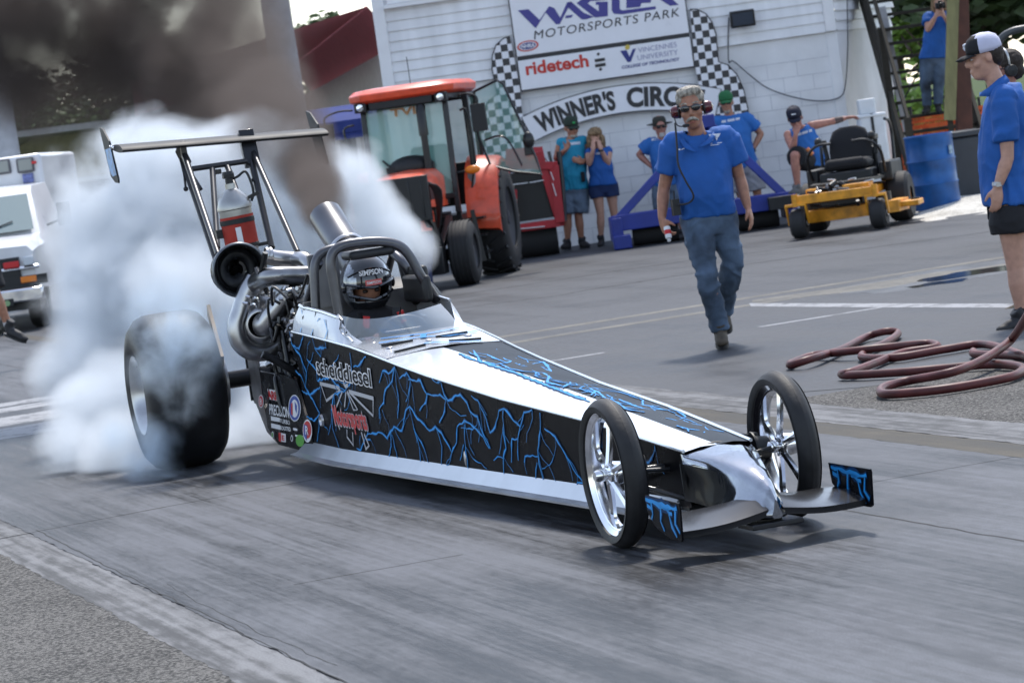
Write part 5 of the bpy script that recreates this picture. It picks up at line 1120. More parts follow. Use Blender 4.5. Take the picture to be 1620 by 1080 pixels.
def shoes(D, m, sole=None, h=1.0, only='LR', L=1.0):
    P = D['P']; s = D['s']
    for k in only:
        if 'toe'+k not in P: continue
        a, t_ = P['ank'+k], P['toe'+k]; hd = V((t_.x-a.x, t_.y-a.y, 0)).normalized()
        hb = a-hd*.055*s+V((0, 0, -.085*s)); tb_ = t_+V((0, 0, -.03*s))
        if (tb_-hb).length < .2*s: tb_ = hb+(tb_-hb).normalized()*.24*s
        flat = (tb_-hb).normalized(); dn = V((0, 0, -1)); dn = (dn-flat*dn.dot(flat)).normalized(); sd = flat.cross(dn); mb = MB()
        mb.tube([hb+flat*.03*s-dn*.042*s, hb.lerp(tb_, .4)-dn*.044*s, hb.lerp(tb_, .7)-dn*.038*s, tb_-flat*.02*s-dn*.03*s], [.042*s, .046*s, .045*s, .034*s], 14)
        mb.tube([hb+flat*.045*s-dn*.05*s, a+hd*.005, a+(a-hb).normalized()*.055*h+hd*.01], [.045*s, .05*s, .05*s], 14)
        R = Matrix((sd, flat, -dn)).transposed(); mb.ell(hb.lerp(tb_, .82)-dn*.032*s, (.046*s, .07*s, .032*s), R)
        sh = flesh('shoe', mb, m, D['t'], .009, 2, cut=None)
        mb = MB(); out = []; c0 = hb.lerp(tb_, .5); Lh = (tb_-hb).length/2+.015*s
        for i in range(20):
            an = 2*math.pi*i/20; out.append(c0+flat*math.cos(an)*Lh+sd*math.sin(an)*(.046+.006*math.cos(an))*s)
        mb.loft([[p+dn*-.012*s for p in out], [p+dn*.01*s for p in out]]); mb.build('sole', sole or dark_plastic, sh)
def glasses(D, m=None, w=1.0):
    H = D['H']; mb = MB(); s = D['h']
    for k in (-1, 1):
        R = D['hR'] @ Matrix.Rotation(-.25*k, 3, 'Z'); mb.ell(H(.034*k, .098, .012), (.029*s*w, .007*s, .021*s*w), R, 18, 10); mb.tube([H(.062*k, .088, .018), H(.078*k, .04, .016), H(.08*k, -.01, .012)], .0035*s, 6)
    mb.tube([H(-.012, .106, .02), H(.012, .106, .02)], .0035*s, 6); return mb.build('sunglasses', m or lens, D['t'])
def eyes(D):
    H = D['H']; s = D['h']; mb = MB()
    for k in (-1, 1): mb.ell(H(.031*k, .081, .008), (.013*s, .008*s, .006*s), D['hR'], 12, 8)
    e = mb.build('eye', mat('eye_white', (.6, .58, .55), .3, var=0), D['t']); mb = MB()
    for k in (-1, 1): mb.ell(H(.031*k, .088, .008), (.0055*s, .003*s, .0055*s), D['hR'], 10, 8)
    mb.build('iris', mat('iris', (.03, .02, .015), .2, var=0), e)
    mb = MB()
    for k in (-1, 1): mb.tube([H(.012*k, .093, .026), H(.032*k, .092, .032), H(.05*k, .082, .026)], .004*s, 6)
    mb.build('eyebrow', hair_d, D['t'])
def cap(D, m, mbrim=None, back=None, tilt=.0, logo=None):
    H = D['H']; s = D['h']; mb = MB(); rg = []
    for z, k in ((.028, 1.0), (.05, 1.03), (.08, .98), (.105, .82), (.122, .5), (.128, .05)):
        rg.append([H(.083*k*math.cos(t)*1.0, -.01+.102*k*math.sin(t), z+.012*math.sin(t)*0) for t in np.linspace(0, 2*math.pi, 28, endpoint=False)])
    mb.loft(rg, cap=False); mb.m = []
    for i, f in enumerate(mb.f):
        c = sum((V(mb.v[j]) for j in f), V((0, 0, 0)))/len(f); yl = (c-D['P']['head']).dot(D['f'])/s; mb.m.append(1 if (back and yl < .036) else 0)
    o = mb.build('cap', [m, back or m], D['t'], angle=60); so = o.modifiers.new('th', 'SOLIDIFY'); so.thickness = .003
    mb = MB(); top = []; 
    for row, (yy, wx, zz) in enumerate(((.088, .075, .036), (.12, .07, .034), (.15, .055, .026), (.165, .03, .02))):
        top.append([H(wx*q, yy-.03*abs(q)**2, zz-.012*abs(q)**2) for q in np.linspace(-1, 1, 11)])
    mb.loft(top, cap=False, closed=False); b = mb.build('brim', mbrim or m, o, angle=60); so = b.modifiers.new('th', 'SOLIDIFY'); so.thickness = .004
    if logo: 
        mb = MB(); logo(mb, H); mb.build('cap_mark', white_ink, o, angle=None)
    return o
def fuzz_hair(D, m, parts, amp=.008, freq=70, name='hair', cutf=None):
    mb = MB(); H = D['H']; s = D['h']
    for (c, r) in parts: mb.ell(H(*c), (r[0]*s, r[1]*s, r[2]*s), D['hR'], 20, 14)
    o = flesh(name, mb, m, D['t'], .0075, 2)
    me = o.data; bm = bmesh.new(); bm.from_mesh(me); bm.normal_update()
    for v in bm.verts: v.co += v.normal*amp*(mnoise.noise(V((v.co.x*freq, v.co.y*freq, v.co.z*freq*.35)))+.5*mnoise.noise(v.co*freq*2))
    bm.to_mesh(me); bm.free(); return o
def belt(D, m=black_c, h=.09, w=.035, e=.03):
    mb = MB(); s = D['s']; mh, ax = D['mh'], D['ax']; hrt = D['srt']; sf = D['sf']
    mb.loft([ring(mh+ax*(h+k)*s, hrt, sf, .155*s+e, .12*s+e) for k in (-w/2, w/2)], cap=False); return mb.build('belt', m, D['t'])
def marks(D, o, a, b, hgt, n=10, seed=0, m=None, words=((0, .28), (.36, 1))):
    """tiny unreadable row of pale printed marks on the chest: a, b = px points on the front surface"""
    rnd = random.Random(seed); mb = MB(); dg = bpy.context.evaluated_depsgraph_get()
    ev = o.evaluated_get(dg)
    def hit(px, py):
        d = ray(px, py).normalized(); org = CAM-V(D['t'].location); ok, loc_, nn, _ = ev.ray_cast(org, d)
        return loc_-d*.006 if ok else None
    for w0, w1 in words:
        x = w0
        while x < w1-.02:
            wd = rnd.uniform(.035, .06); q = []
            for (u, v_) in ((x, 0), (x+wd*.75, 0), (x+wd*.75, 1), (x, 1)):
                px = a[0]+(b[0]-a[0])*u-hgt*.139*v_; py = a[1]+(b[1]-a[1])*u-hgt*v_; q.append(hit(px, py))
            if all(q): mb.add(q, [(0, 1, 2, 3)], 0, False)
            x += wd
    if mb.f: mb.build('chest_print', m or white_ink, o, angle=None, raw=True)
def patch(D, o, polys, m=None, nm='chest_print'):
    ev = o.evaluated_get(bpy.context.evaluated_depsgraph_get()); mb = MB()
    def hit(px, py):
        d = ray(px, py).normalized(); ok, l, nn, _ = ev.ray_cast(CAM-V(D['t'].location), d); return l-d*.006 if ok else None
    for pl in polys:
        q = [hit(*p) for p in pl]
        if all(x is not None for x in q): mb.add(q, [tuple(range(len(q)))], 0, False)
    if mb.f: return mb.build(nm, m or white_ink, o, angle=None, raw=True)

# --- the walking official
Yo = 22.96
D = person('grey haired official walking in blue polo, worn jeans and red headset', Yo, (1142, 548), dict(
    head=(1094, 173, -.03), neck=(1103, 211, 0), shL=(1065, 229, 0), shR=(1150, 218, 0), elL=(1050, 300, .05), wrL=(1047, 347, -.03), hL=(1056, 372, -.07), elR=(1170, 282, .05), wrR=(1183, 328, 0), hR=(1190, 352, -.02),
    hipL=(1100, 345, 0), hipR=(1140, 340, 0), kneeL=(1117, 432, -.16), ankL=(1139, 520, -.12), toeL=(1142, 541, -.26), kneeR=(1159, 415, .02), ankR=(1144, 492, .32), toeR=(1148, 515, .2)),
    s=1.0, sk=skin_t, face=(-.12, -1, -.05), up=(-.03, 0, 1), belly=1.22, vox=.0085, hands=dict(L=dict(th=(.5, -1, 0), n=(-1, -.3, .1), curl=.95), R=dict(th=(-.3, -1, .1), n=(1, 0, .2), curl=.45)))
off_ = D; t_off = D['t']
so_ = shirt(D, royal, .62, .022, -.0, .011, 1.06, sc=.088)
tr_ = trousers(D, denim, 2.02, .014, .014, 'jeans', w1=1.02, w0=.95)
shoes(D, boot, None, 1.0)
belt(D, black_c, .075)
glasses(D)
H = D['H']
fuzz_hair(D, hair_g, [((0, -.03, .055), (.082, .092, .078)), ((-.02, .04, .095), (.055, .04, .03)), ((.03, .03, .097), (.05, .045, .03)), ((-.05, -.02, .06), (.035, .07, .05)), ((.05, -.02, .06), (.035, .07, .05))])
mb = MB(); mb.tube([H(-.036, .09, -.058), H(-.018, .105, -.046), H(0, .11, -.042), H(.018, .105, -.046), H(.036, .09, -.058)], [.005, .01, .011, .01, .005], 8, sub=3); mb.build('moustache', hair_g, t_off)
mb = MB(); mb.tube([H(-.018, .098, -.066), H(0, .102, -.064), H(.018, .098, -.066)], .004, 6); mb.build('mouth', lipm, t_off)
mb = MB()
for k in (-1, 1): mb.tube([H(.018*k, .094, .034), H(.035*k, .096, .04), H(.052*k, .086, .035)], .005, 6)
mb.build('eyebrow', hair_g, t_off)
mb = MB()
mb.tube([H(.087*math.sin(a), -.07-.02*math.cos(a), .0+.03*math.cos(a)) for a in np.linspace(-math.pi/2, math.pi/2, 12)], .007, 8)
hs_ = mb.build('headset', dark_plastic, t_off)
for k in (-1, 1):
    mb = MB(); c = H(.092*k, -.01, -.002); mb.lathe([(0, .04), (.03, .037), (.042, .02), (.045, 0), (.045, -.012), (.03, -.022), (0, -.022)], c, D['r']*k, 24); mb.ell(H(.11*k, -.01, .0), (.022, .03, .036), D['hR']); cup = mb.build('ear_cup', cupred, hs_)
    mb = MB(); mb.lathe([(.044, -.02), (.048, -.012), (.044, 0)], c-D['r']*k*.006, D['r']*k, 24); mb.build('cushion', dark_plastic, cup)
mb = MB(); mb.tube([H(-.11, .0, -.03), H(-.095, .06, -.07), H(-.055, .11, -.078)], .004, 6, sub=4); mb.ell(H(-.042, .118, -.075), (.026, .014, .013), D['hR']); mb.build('microphone', dark_plastic, hs_)
mb = MB(); tp_ = lambda x, y, dy: at(x, y, Yo+dy)-V(t_off.location); mb.tube([tp_(1068, 195, -.12), tp_(1071, 230, -.2), tp_(1073, 260, -.235), tp_(1084, 285, -.25), tp_(1097, 309, -.25), tp_(1090, 321, -.23), tp_(1073, 324, -.17)], .007, 8, sub=6); mb.build('headset_cord', dark_plastic, hs_)
mb = MB(); mb.box(tp_(1069, 328, -.12), (.05, .06, .11), Matrix.Rotation(.2, 3, 'Z')); mb.tube([tp_(1067, 318, -.12), tp_(1066, 302, -.12)], .006, 8); mb.build('radio', dark_plastic, t_off, bevel=.006)
# collar, placket, chest mark
mb = MB()
for k in (-1, 1):
    a = [tp_(1104+q[0]*k if k > 0 else 1104-q[0], q[1]+(-4*k), q[2]) for q in ((26, 204, -.02), (24, 213, -.06), (14, 226, -.14), (1, 236, -.165))]; b = [tp_(1104+q[0]*k if k > 0 else 1104-q[0], q[1]+(-4*k), q[2]) for q in ((30, 208, -.02), (29, 218, -.08), (21, 230, -.16), (8, 236, -.18))]
    mb.add(a+b, [(i, i+1, i+5, i+4) for i in range(3)])
co = mb.build('collar', royal, so_); so2 = co.modifiers.new('t', 'SOLIDIFY'); so2.thickness = .006; 
patch(D, so_, [[(1121, 213), (1140, 211), (1137, 217), (1131, 218), (1124, 218)], [(1127, 219), (1130, 219), (1128, 223)], [(1132, 219), (1136, 217), (1134, 223)], [(1123, 227), (1142, 225), (1142, 226), (1123, 228)], [(1124, 229.5), (1138, 228), (1138, 229), (1124, 230.5)]])
patch(D, so_, [[(1073, 236), (1076, 235), (1077, 237.5), (1074, 238)], [(1078, 236), (1083, 234), (1083, 235.5), (1078, 237.5)]], nm='name_stitching')
# drink can in his right hand
can = thing('aerosol_can', 'small red and white can held in the walking official\'s lowered hand', 'can', at(1057, 371, Yo-.13)); d = V((.03, -.35, -1)).normalized()
mb = MB(); mb.lathe([(0, -.055), (.02, -.055), (.022, -.05), (.022, .02), (.02, .026), (0, .028)], (0, 0, 0), d, 20); cb = mb.build('can_body', mat('can_white', (.7, .7, .72), .3, var=0), can)
mb = MB(); mb.lathe([(.0222, -.03), (.0226, -.03), (.0226, .0), (.0222, .0)], (0, 0, 0), d, 20); mb.build('red_band', vin_r, cb)
mb = MB(); mb.lathe([(.012, .028), (.013, .045), (.008, .052), (0, .052)], (0, 0, 0), d, 16); mb.build('cap', mat('can_cap', (.5, .5, .52), .4), can)

# --- young man in two-tone cap
Yr = 21.2
D = person('young man in white and black cap, blue polo and black shorts standing in profile', Yr, (1598, 522), dict(
    head=(1557, 92, 0), neck=(1577, 128, 0), shL=(1589, 156, -.17), shR=(1589, 151, .17), elL=(1594, 250, -.2), wrL=(1578, 297, -.2), hL=(1577, 322, -.21), elR=(1600, 240, .2), wrR=(1585, 285, .2), hR=(1582, 310, .2),
    hipL=(1597, 330, -.09), hipR=(1597, 326, .09), kneeL=(1606, 422, -.09), ankL=(1617, 500, -.09), toeL=(1583, 522, -.13), kneeR=(1612, 415, .12), ankR=(1628, 498, .12), toeR=(1606, 518, .1)),
    s=.98, sk=skin_p, face=(-1, -.08, -.12), belly=1.05, vox=.0085, chest=(0, -1, 0), hands=dict(L=dict(th=(-1, -.3, 0), n=(.1, -1, 0), curl=.45), R=dict(th=(-1, 0, 0), n=(0, 1, 0))))
so_ = shirt(D, royal, .72, .032, .03, .014, 1.14, sc=.082); trousers(D, black_c, .42, .03, .008, 'shorts', w0=1.1); shoes(D, shoe_d, sole_w)
H = D['H']; eyes(D); Y1 = D
def lg(mb, H):
    for q in ((0, .118, .062, .017, .013), (.012, .117, .082, .014, .009), (-.012, .116, .085, .014, .009)): mb.ell(H(*q[:3]), (.006, q[3]*.8, q[4]))
cap(D, black_c, None, mat('cap_mesh_white', (.62, .62, .78), .7, bump=.5, bs=200), logo=lambda mb, H: [mb.ell(H(-.035+q[0], .078, q[1]), (.017, .012, .011)) for q in ((0, .062), (.012, .085), (-.012, .083), (-.02, .07))])
fuzz_hair(D, hair_d, [((0, -.035, .02), (.079, .085, .065)), ((0, -.06, -.01), (.068, .05, .05)), ((.0, -.01, .04), (.08, .07, .04))], .003)
mb = MB()
tp_ = lambda x, y, dy: at(x, y, Yr+dy)-V(D['t'].location)
A = [tp_(1560, 137, -.1), tp_(1566, 147, -.13), tp_(1556, 144, -.02)]; 
cA = [tp_(1590, 118, -.1), tp_(1578, 126, -.12), tp_(1563, 139, -.1), tp_(1552, 146, -.03), tp_(1550, 146, .05)]; cB = [tp_(1598, 128, -.12), tp_(1584, 140, -.14), tp_(1566, 153, -.12), tp_(1550, 152, -.05), tp_(1549, 153, .05)]
mb.add(cA+cB, [(i, i+1, i+6, i+5) for i in range(4)]); co = mb.build('collar', royal, so_); co.modifiers.new('t', 'SOLIDIFY').thickness = .006
mb = MB(); w_ = D['P']['wrL']; dd = (D['P']['hL']-w_).normalized(); mb.lathe([(.031, -.012), (.034, -.012), (.034, .012), (.031, .012)], w_-dd*.02, dd, 20); mb.box(w_-dd*.02+V((0, -.036, 0)), (.03, .01, .026)); mb.build('wristwatch', mat('watch_metal', (.4, .4, .42), .3, .9), D['t'])
patch(D, so_, [[(1552, 164), (1555, 150), (1558, 150), (1556, 165)], [(1551, 168), (1557, 167), (1557, 169), (1551, 170)], [(1551, 172), (1556, 171), (1556, 173), (1551, 174)]])
patch(D, D['t'].children[2], [[(1579, 352), (1586, 351), (1587, 357), (1580, 358)]], nm='shorts_mark')
for k in 'LR':
    mb = MB(); a = D['P']['ank'+k]; b = a.lerp(D['P']['knee'+k], .16); mb.tube([a, a.lerp(b, .6), b], [.046, .042, .044], 16); mb.build('sock', black_c, D['t'])

# --- person half hidden behind him
D = person('dark haired person wearing a headset, mostly hidden behind the capped young man', 22.9, (1612, 495), dict(
    head=(1590, 112, 0), neck=(1600, 150, 0), shL=(1620, 176, -.15), shR=(1620, 172, .18), elL=(1640, 240, -.15), wrL=(1630, 290, -.15), hipL=(1632, 325, -.08), hipR=(1632, 322, .1),
    kneeL=(1632, 410, -.08), ankL=(1622, 482, -.08), toeL=(1586, 496, -.1), kneeR=(1640, 405, .1), ankR=(1646, 480, .1), toeR=(1620, 490, .1)),
    s=.97, sk=skin_r, face=(-1, -.15, -.1), vox=.012, chest=(0, -1, 0))
shirt(D, royal, .6, .025, -.1, .01, 1.15); trousers(D, denim_d, 1.9, .014, .008, 'jeans'); shoes(D, boot, sole_w)
fuzz_hair(D, hair_d, [((0, -.03, .04), (.085, .1, .085)), ((0, -.06, -.01), (.075, .06, .06))], .006); glasses(D); H = D['H']
mb = MB(); mb.tube([H(-.085, -.01, 0), H(-.088, -.01, .09), H(0, -.01, .125), H(.088, -.01, .09), H(.085, -.01, 0)], .007, 8, sub=4); hs2 = mb.build('headset', mat('headset_silver', (.5, .5, .5), .3, .8), D['t'])
for k in (-1, 1):
    mb = MB(); mb.lathe([(0, .035), (.036, .03), (.042, .015), (.042, -.015), (0, -.02)], H(.09*k, -.01, -.005), D['r']*k, 20); mb.build('ear_cup', dark_plastic, hs2)
mb = MB(); mb.tube([H(-.1, .0, -.03), H(-.1, .06, -.06), H(-.05, .1, -.07)], .004, 6, sub=3); mb.ell(H(-.04, .105, -.07), .013); mb.build('microphone', dark_plastic, hs2)

# --- man in teal shirt
D = person('man in sleeveless teal shirt, dark cap and long grey shorts by the red implement', 44.4, (905, 393), dict(
    head=(904, 203, 0), neck=(905, 219, 0), shL=(887, 226, 0), shR=(924, 223, 0), elL=(880, 251, .02), wrL=(895, 237, -.22), hL=(899, 229, -.24), elR=(929, 250, .03), wrR=(922, 257, -.2), hR=(914, 254, -.25),
    hipL=(897, 297, 0), hipR=(916, 295, 0), kneeL=(898, 342, -.02), ankL=(898, 384, 0), toeL=(890, 391, -.15), kneeR=(915, 340, -.02), ankR=(920, 381, 0), toeR=(928, 388, -.13)),
    s=1.0, sk=skin_t, face=(.3, -1, -.2), belly=1.15, hands=dict(L=dict(th=(.3, 0, 1), n=(-.5, 1, 0), curl=.9), R=dict(th=(0, 0, 1), n=(.2, -1, 0))))
so_ = shirt(D, teal, 0, .024, -.06, .01, 1.15); trousers(D, grey_sh, .93, .03, .01, 'shorts', w0=1.12); shoes(D, shoe_d, None)
H = D['H']; cap(D, mat('cap_dark_green', (.02, .035, .025), .8), logo=None); fuzz_hair(D, hair_g, [((0, .06, -.07), (.045, .04, .03)), ((0, -.05, .0), (.073, .06, .05))], .004, name='beard_and_hair'); glasses(D)
mb = MB(); mb.ell(H(0, .098, .07), (.02, .01, .015)); mb.build('cap_badge', mat('badge_green', (.02, .3, .08), .6), D['t'])
marks(D, so_, (889, 231), (919, 228), 4.2, seed=1, words=((.3, .42), (.48, 1)))
# --- woman with hands on her face
D = person('woman with wavy blonde hair covering her face with both hands', 44.3, (952, 388), dict(
    head=(942, 220, 0), neck=(945, 236, .02), shL=(931, 242, 0), shR=(963, 239, 0), elL=(932, 259, -.12), wrL=(939, 236, -.2), hL=(938, 225, -.15), elR=(962, 258, -.1), wrR=(950, 236, -.2), hR=(948, 224, -.15),
    hipL=(943, 293, 0), hipR=(965, 291, 0), kneeL=(950, 338, -.03), ankL=(951, 378, 0), toeL=(949, 388, -.14), kneeR=(971, 335, 0), ankR=(980, 372, .05), toeR=(984, 380, -.08)),
    s=.92, sk=skin_p, face=(-.1, -1, -.35), belly=.95, hands=dict(L=dict(th=(-.4, .5, 0), n=(0, -1, 0), curl=.25), R=dict(th=(.4, .5, 0), n=(0, -1, 0), curl=.25)))
so_ = shirt(D, royal, 0, .02, -.02, .008, 1.15); trousers(D, denim_d, .45, .018, .006, 'shorts'); shoes(D, shoe_d, None)
fuzz_hair(D, hair_b, [((0, -.03, .05), (.095, .1, .085)), ((-.07, -.0, -.03), (.045, .07, .1)), ((.07, -.0, -.03), (.045, .07, .1)), ((0, .04, .085), (.08, .05, .04)), ((-.075, .02, -.1), (.04, .05, .06)), ((.08, .02, -.1), (.04, .05, .06))], .02, 35)
mb = MB(); mb.box(V((-.12, -.05, .92)), (.05, .08, .13)); mb.build('hip_pouch', black_c, D['t'], bevel=.01)
w_ = D['P']['wrR']; mb = MB(); mb.lathe([(.031, -.012), (.035, -.012), (.035, .012), (.031, .012)], w_-V((0, 0, .02)), (0, 0, 1), 18); mb.build('wristwatch', dark_plastic, D['t'])
marks(D, so_, (943, 245), (951, 243.5), 3, seed=2, words=((0, 1),))
# --- man in bush hat
D = person('bearded man in wide brimmed dark hat and blue tee behind the blue drag', 44.2, (1052, 372), dict(
    head=(1044, 201, 0), neck=(1048, 219, 0), shL=(1027, 228, 0), shR=(1071, 222, 0), elL=(1011, 245, .05), wrL=(1031, 264, -.02), hL=(1038, 266, -.06), elR=(1086, 238, .05), wrR=(1074, 258, -.02), hR=(1067, 262, -.05),
    hipL=(1046, 290, 0), hipR=(1068, 287, 0), kneeL=(1050, 332, 0), ankL=(1054, 372, 0), toeL=(1052, 380, -.14), kneeR=(1074, 328, 0), ankR=(1080, 368, 0), toeR=(1082, 376, -.14)),
    s=1.0, sk=skin_r, face=(.12, -1, -.1), belly=1.2, hands=dict(L=dict(th=(0, 0, 1), n=(0, -1, 0)), R=dict(th=(0, 0, 1), n=(0, -1, 0))))
so_ = shirt(D, royal2, .62, .024, -.06, .01, 1.1, sc=.085); trousers(D, grey_sh, .95, .03, .01, 'shorts', w0=1.1); shoes(D, shoe_d, None); glasses(D); H = D['H']
fuzz_hair(D, mat('beard_white', (.6, .58, .55), .8, bump=.5), [((0, .065, -.08), (.035, .03, .028)), ((0, .085, -.058), (.03, .016, .012))], .004, name='goatee')
felt = mat('hat_dark_olive', (.035, .035, .03), .85, bump=.4)
mb = MB(); mb.lathe([(.088, .035), (.092, .05), (.088, .1), (.07, .13), (.03, .142), (0, .14)], H(0, -.008, 0), D['u'], 32); mb.lathe([(.086, .036), (.12, .035), (.168, .045), (.17, .041), (.12, .03), (.086, .031)], H(0, 0, 0), D['u'], 36); mb.build('hat', felt, D['t'], angle=60)
marks(D, so_, (1031, 223), (1050, 220.5), 3.6, seed=3, words=((0, .22), (.3, 1)))
# --- man in green cap
D = person('goateed man in green cap and blue tee standing with hand on hip', 44.0, (1190, 372), dict(
    head=(1149, 163, 0), neck=(1154, 182, 0), shL=(1132, 194, 0), shR=(1182, 188, 0), elL=(1118, 222, .05), wrL=(1140, 240, -.02), hL=(1146, 242, -.06), elR=(1204, 212, .05), wrR=(1190, 238, -.03), hR=(1181, 241, -.07),
    hipL=(1164, 262, 0), hipR=(1188, 259, 0), kneeL=(1172, 308, 0), ankL=(1180, 352, 0), toeL=(1178, 361, -.14), kneeR=(1198, 305, 0), ankR=(1206, 350, 0), toeR=(1209, 358, -.14)),
    s=1.0, sk=skin_t, face=(-.1, -1, -.12), belly=1.1, hands=dict(L=dict(th=(0, 0, 1), n=(0, -1, 0)), R=dict(th=(0, 0, 1), n=(0, -1, 0))))
so_ = shirt(D, royal2, .62, .024, -.08, .01, 1.1, sc=.085); trousers(D, khaki, .9, .028, .01, 'shorts', w0=1.1); shoes(D, shoe_g, sole_w); glasses(D); H = D['H']
cap(D, mat('cap_green', (.02, .14, .05), .8)); fuzz_hair(D, hair_g, [((0, .065, -.078), (.035, .03, .028)), ((0, -.05, .0), (.073, .06, .05))], .004, name='goatee_and_hair')
w_ = D['P']['wrR']; mb = MB(); dd = (D['P']['hR']-w_).normalized(); mb.lathe([(.031, -.012), (.036, -.012), (.036, .012), (.031, .012)], w_-dd*.02, dd, 18); mb.build('wristwatch', dark_plastic, D['t'])
marks(D, so_, (1142, 195), (1170, 189.5), 3.8, seed=4, words=((0, .24), (.33, .75), (.8, 1)))
# --- man with raised foot and outstretched arm
D = person('man in black cap and blue tank top, one foot up, one arm outstretched', 42.6, (1290, 345), dict(
    head=(1258, 188, -.12), neck=(1266, 206, 0), shL=(1246, 214, 0), shR=(1284, 199, 0), elL=(1254, 236, -.18), wrL=(1259, 212, -.26), hL=(1261, 204, -.25), elR=(1314, 193, .02), wrR=(1338, 187, .05), hR=(1350, 185, .05),
    hipL=(1281, 258, 0), hipR=(1302, 258, .05), kneeL=(1257, 246, -.35), ankL=(1262, 298, -.3), toeL=(1251, 306, -.42), kneeR=(1300, 300, .0), ankR=(1306, 340, .1), toeR=(1300, 348, -.03)),
    s=1.02, sk=skin_r, face=(-.1, -1, -.4), up=(-.1, 0, 1), belly=1.1, hands=dict(L=dict(th=(0, .3, 1), n=(0, -1, 0), curl=1.3), R=dict(th=(0, -1, .3), n=(0, .3, 1), curl=.5)))
so_ = shirt(D, royal2, 0, .024, -.06, .01, 1.15, tank=True); trousers(D, black_c, .9, .03, .01, 'shorts', w0=1.1); shoes(D, shoe_g, sole_w); glasses(D, mat('green_lens', (.01, .05, .02), .1, coat=1)); H = D['H']
cap(D, mat('cap_navy_black', (.012, .013, .03), .8), logo=lambda mb, H: mb.box(H(0, .094, .082), (.055, .008, .014)))
mb = MB(); q = at(1281, 240, 42.3)-V(D['t'].location); R = Matrix.Rotation(-.6, 3, 'Y'); mb.cyl(q-R @ V((0, 0, .05)), q+R @ V((0, 0, .05)), .028, None, 16); mb.build('orange_pouch', mat('orange_plastic', (.7, .22, .06), .4), D['t'], bevel=.006)
mb = MB(); a, b = D['P']['elR'], D['P']['wrR']; mb.tube([a.lerp(b, .25), a.lerp(b, .5), a.lerp(b, .8)], [.0465, .0425, .035], 14, cap=False); mb.build('tattoo', mat('tattoo_ink', (.13, .1, .1), .6, var=.35, vs=40, alpha=.75), D['body'])
marks(D, so_, (1260, 216), (1285, 208), 4, seed=5, words=((0, .3), (.36, .75), (.82, 1)))
# --- woman on the stairs with a camera
D = person('blonde woman in blue shirt and jeans photographing from the stairs', 44.9, (1474, 178), dict(
    head=(1485, 6, 0), neck=(1485, 21, 0), shL=(1468, 28, 0), shR=(1502, 25, 0), elL=(1468, 47, -.12), wrL=(1480, 27, -.25), hL=(1484, 18, -.27), elR=(1506, 43, -.12), wrR=(1494, 27, -.25), hR=(1490, 17, -.27),
    hipL=(1468, 90, 0), hipR=(1487, 89, 0), kneeL=(1464, 133, -.02), ankL=(1467, 170, 0), toeL=(1463, 177, -.12), kneeR=(1485, 132, -.02), ankR=(1484, 168, 0), toeR=(1486, 176, -.12)),
    s=.93, sk=skin_p, face=(-.05, -1, -.1), belly=1.1, loc=V((at(1474, 178, 44.9).x, 44.9, at(1474, 178, 44.9).z)), hands=dict(L=dict(th=(.5, -.6, 0), n=(-1, -.2, 0), curl=.9), R=dict(th=(-.5, -.6, 0), n=(1, -.2, 0), curl=.9)))
so_ = shirt(D, royal, .5, .026, -.04, .01, 1.15, sc=.08); trousers(D, denim, 1.95, .014, .008, 'jeans'); shoes(D, shoe_d, None); STAIRW = D
fuzz_hair(D, hair_b, [((0, -.03, .05), (.088, .1, .085)), ((-.07, -.01, -.06), (.035, .06, .12)), ((.07, -.01, -.06), (.035, .06, .12)), ((0, .03, .09), (.07, .05, .035))], .008, 50)
cq = at(1487.5, 9, 44.62); cm = thing('camera_in_hands', 'black camera raised to the face of the woman on the stairs', 'camera', cq)
mb = MB(); mb.box((0, 0, 0), (.13, .06, .085)); mb.box((0, 0, .052), (.05, .05, .03)); cbd = mb.build('camera_body', dark_plastic, cm, bevel=.01)
mb = MB(); mb.lathe([(.03, 0), (.034, .02), (.034, .07), (.03, .075), (.026, .06), (0, .05)], (0, -.03, -.002), (0, -1, 0), 24); mb.build('lens_barrel', black_metal, cbd)
# --- passer-by at the left edge: legs only inside the frame
D = person('person walking at the left edge, only a bare lower leg and black trainer in view', 33.5, (10, 530), dict(
    head=(-50, 250, 0), neck=(-48, 282, 0), shL=(-75, 300, 0), shR=(-25, 296, 0), elL=(-82, 345, 0), wrL=(-76, 390, -.1), elR=(-16, 340, 0), wrR=(-14, 385, -.1),
    hipL=(-50, 402, 0), hipR=(-28, 400, 0), kneeL=(-45, 465, -.1), ankL=(-50, 520, .1), toeL=(-48, 534, 0), kneeR=(-8, 464, -.05), ankR=(13, 514, -.0), toeR=(26, 531, -.03)),
    s=1.0, sk=skin_t, face=(1, -.4, 0), chest=(.3, -1, 0)); shirt(D, royal2, .6, .02, -.04, .008); trousers(D, black_c, .9, .03, .01, 'shorts'); shoes(D, shoe_d, None)
mb = MB(); a = D['P']['ankR']; b = a.lerp(D['P']['kneeR'], .12); mb.tube([a, a.lerp(b, .6), b], [.045, .042, .043], 14); mb.build('sock', mat('sock_white', (.6, .6, .62), .8), D['t'])
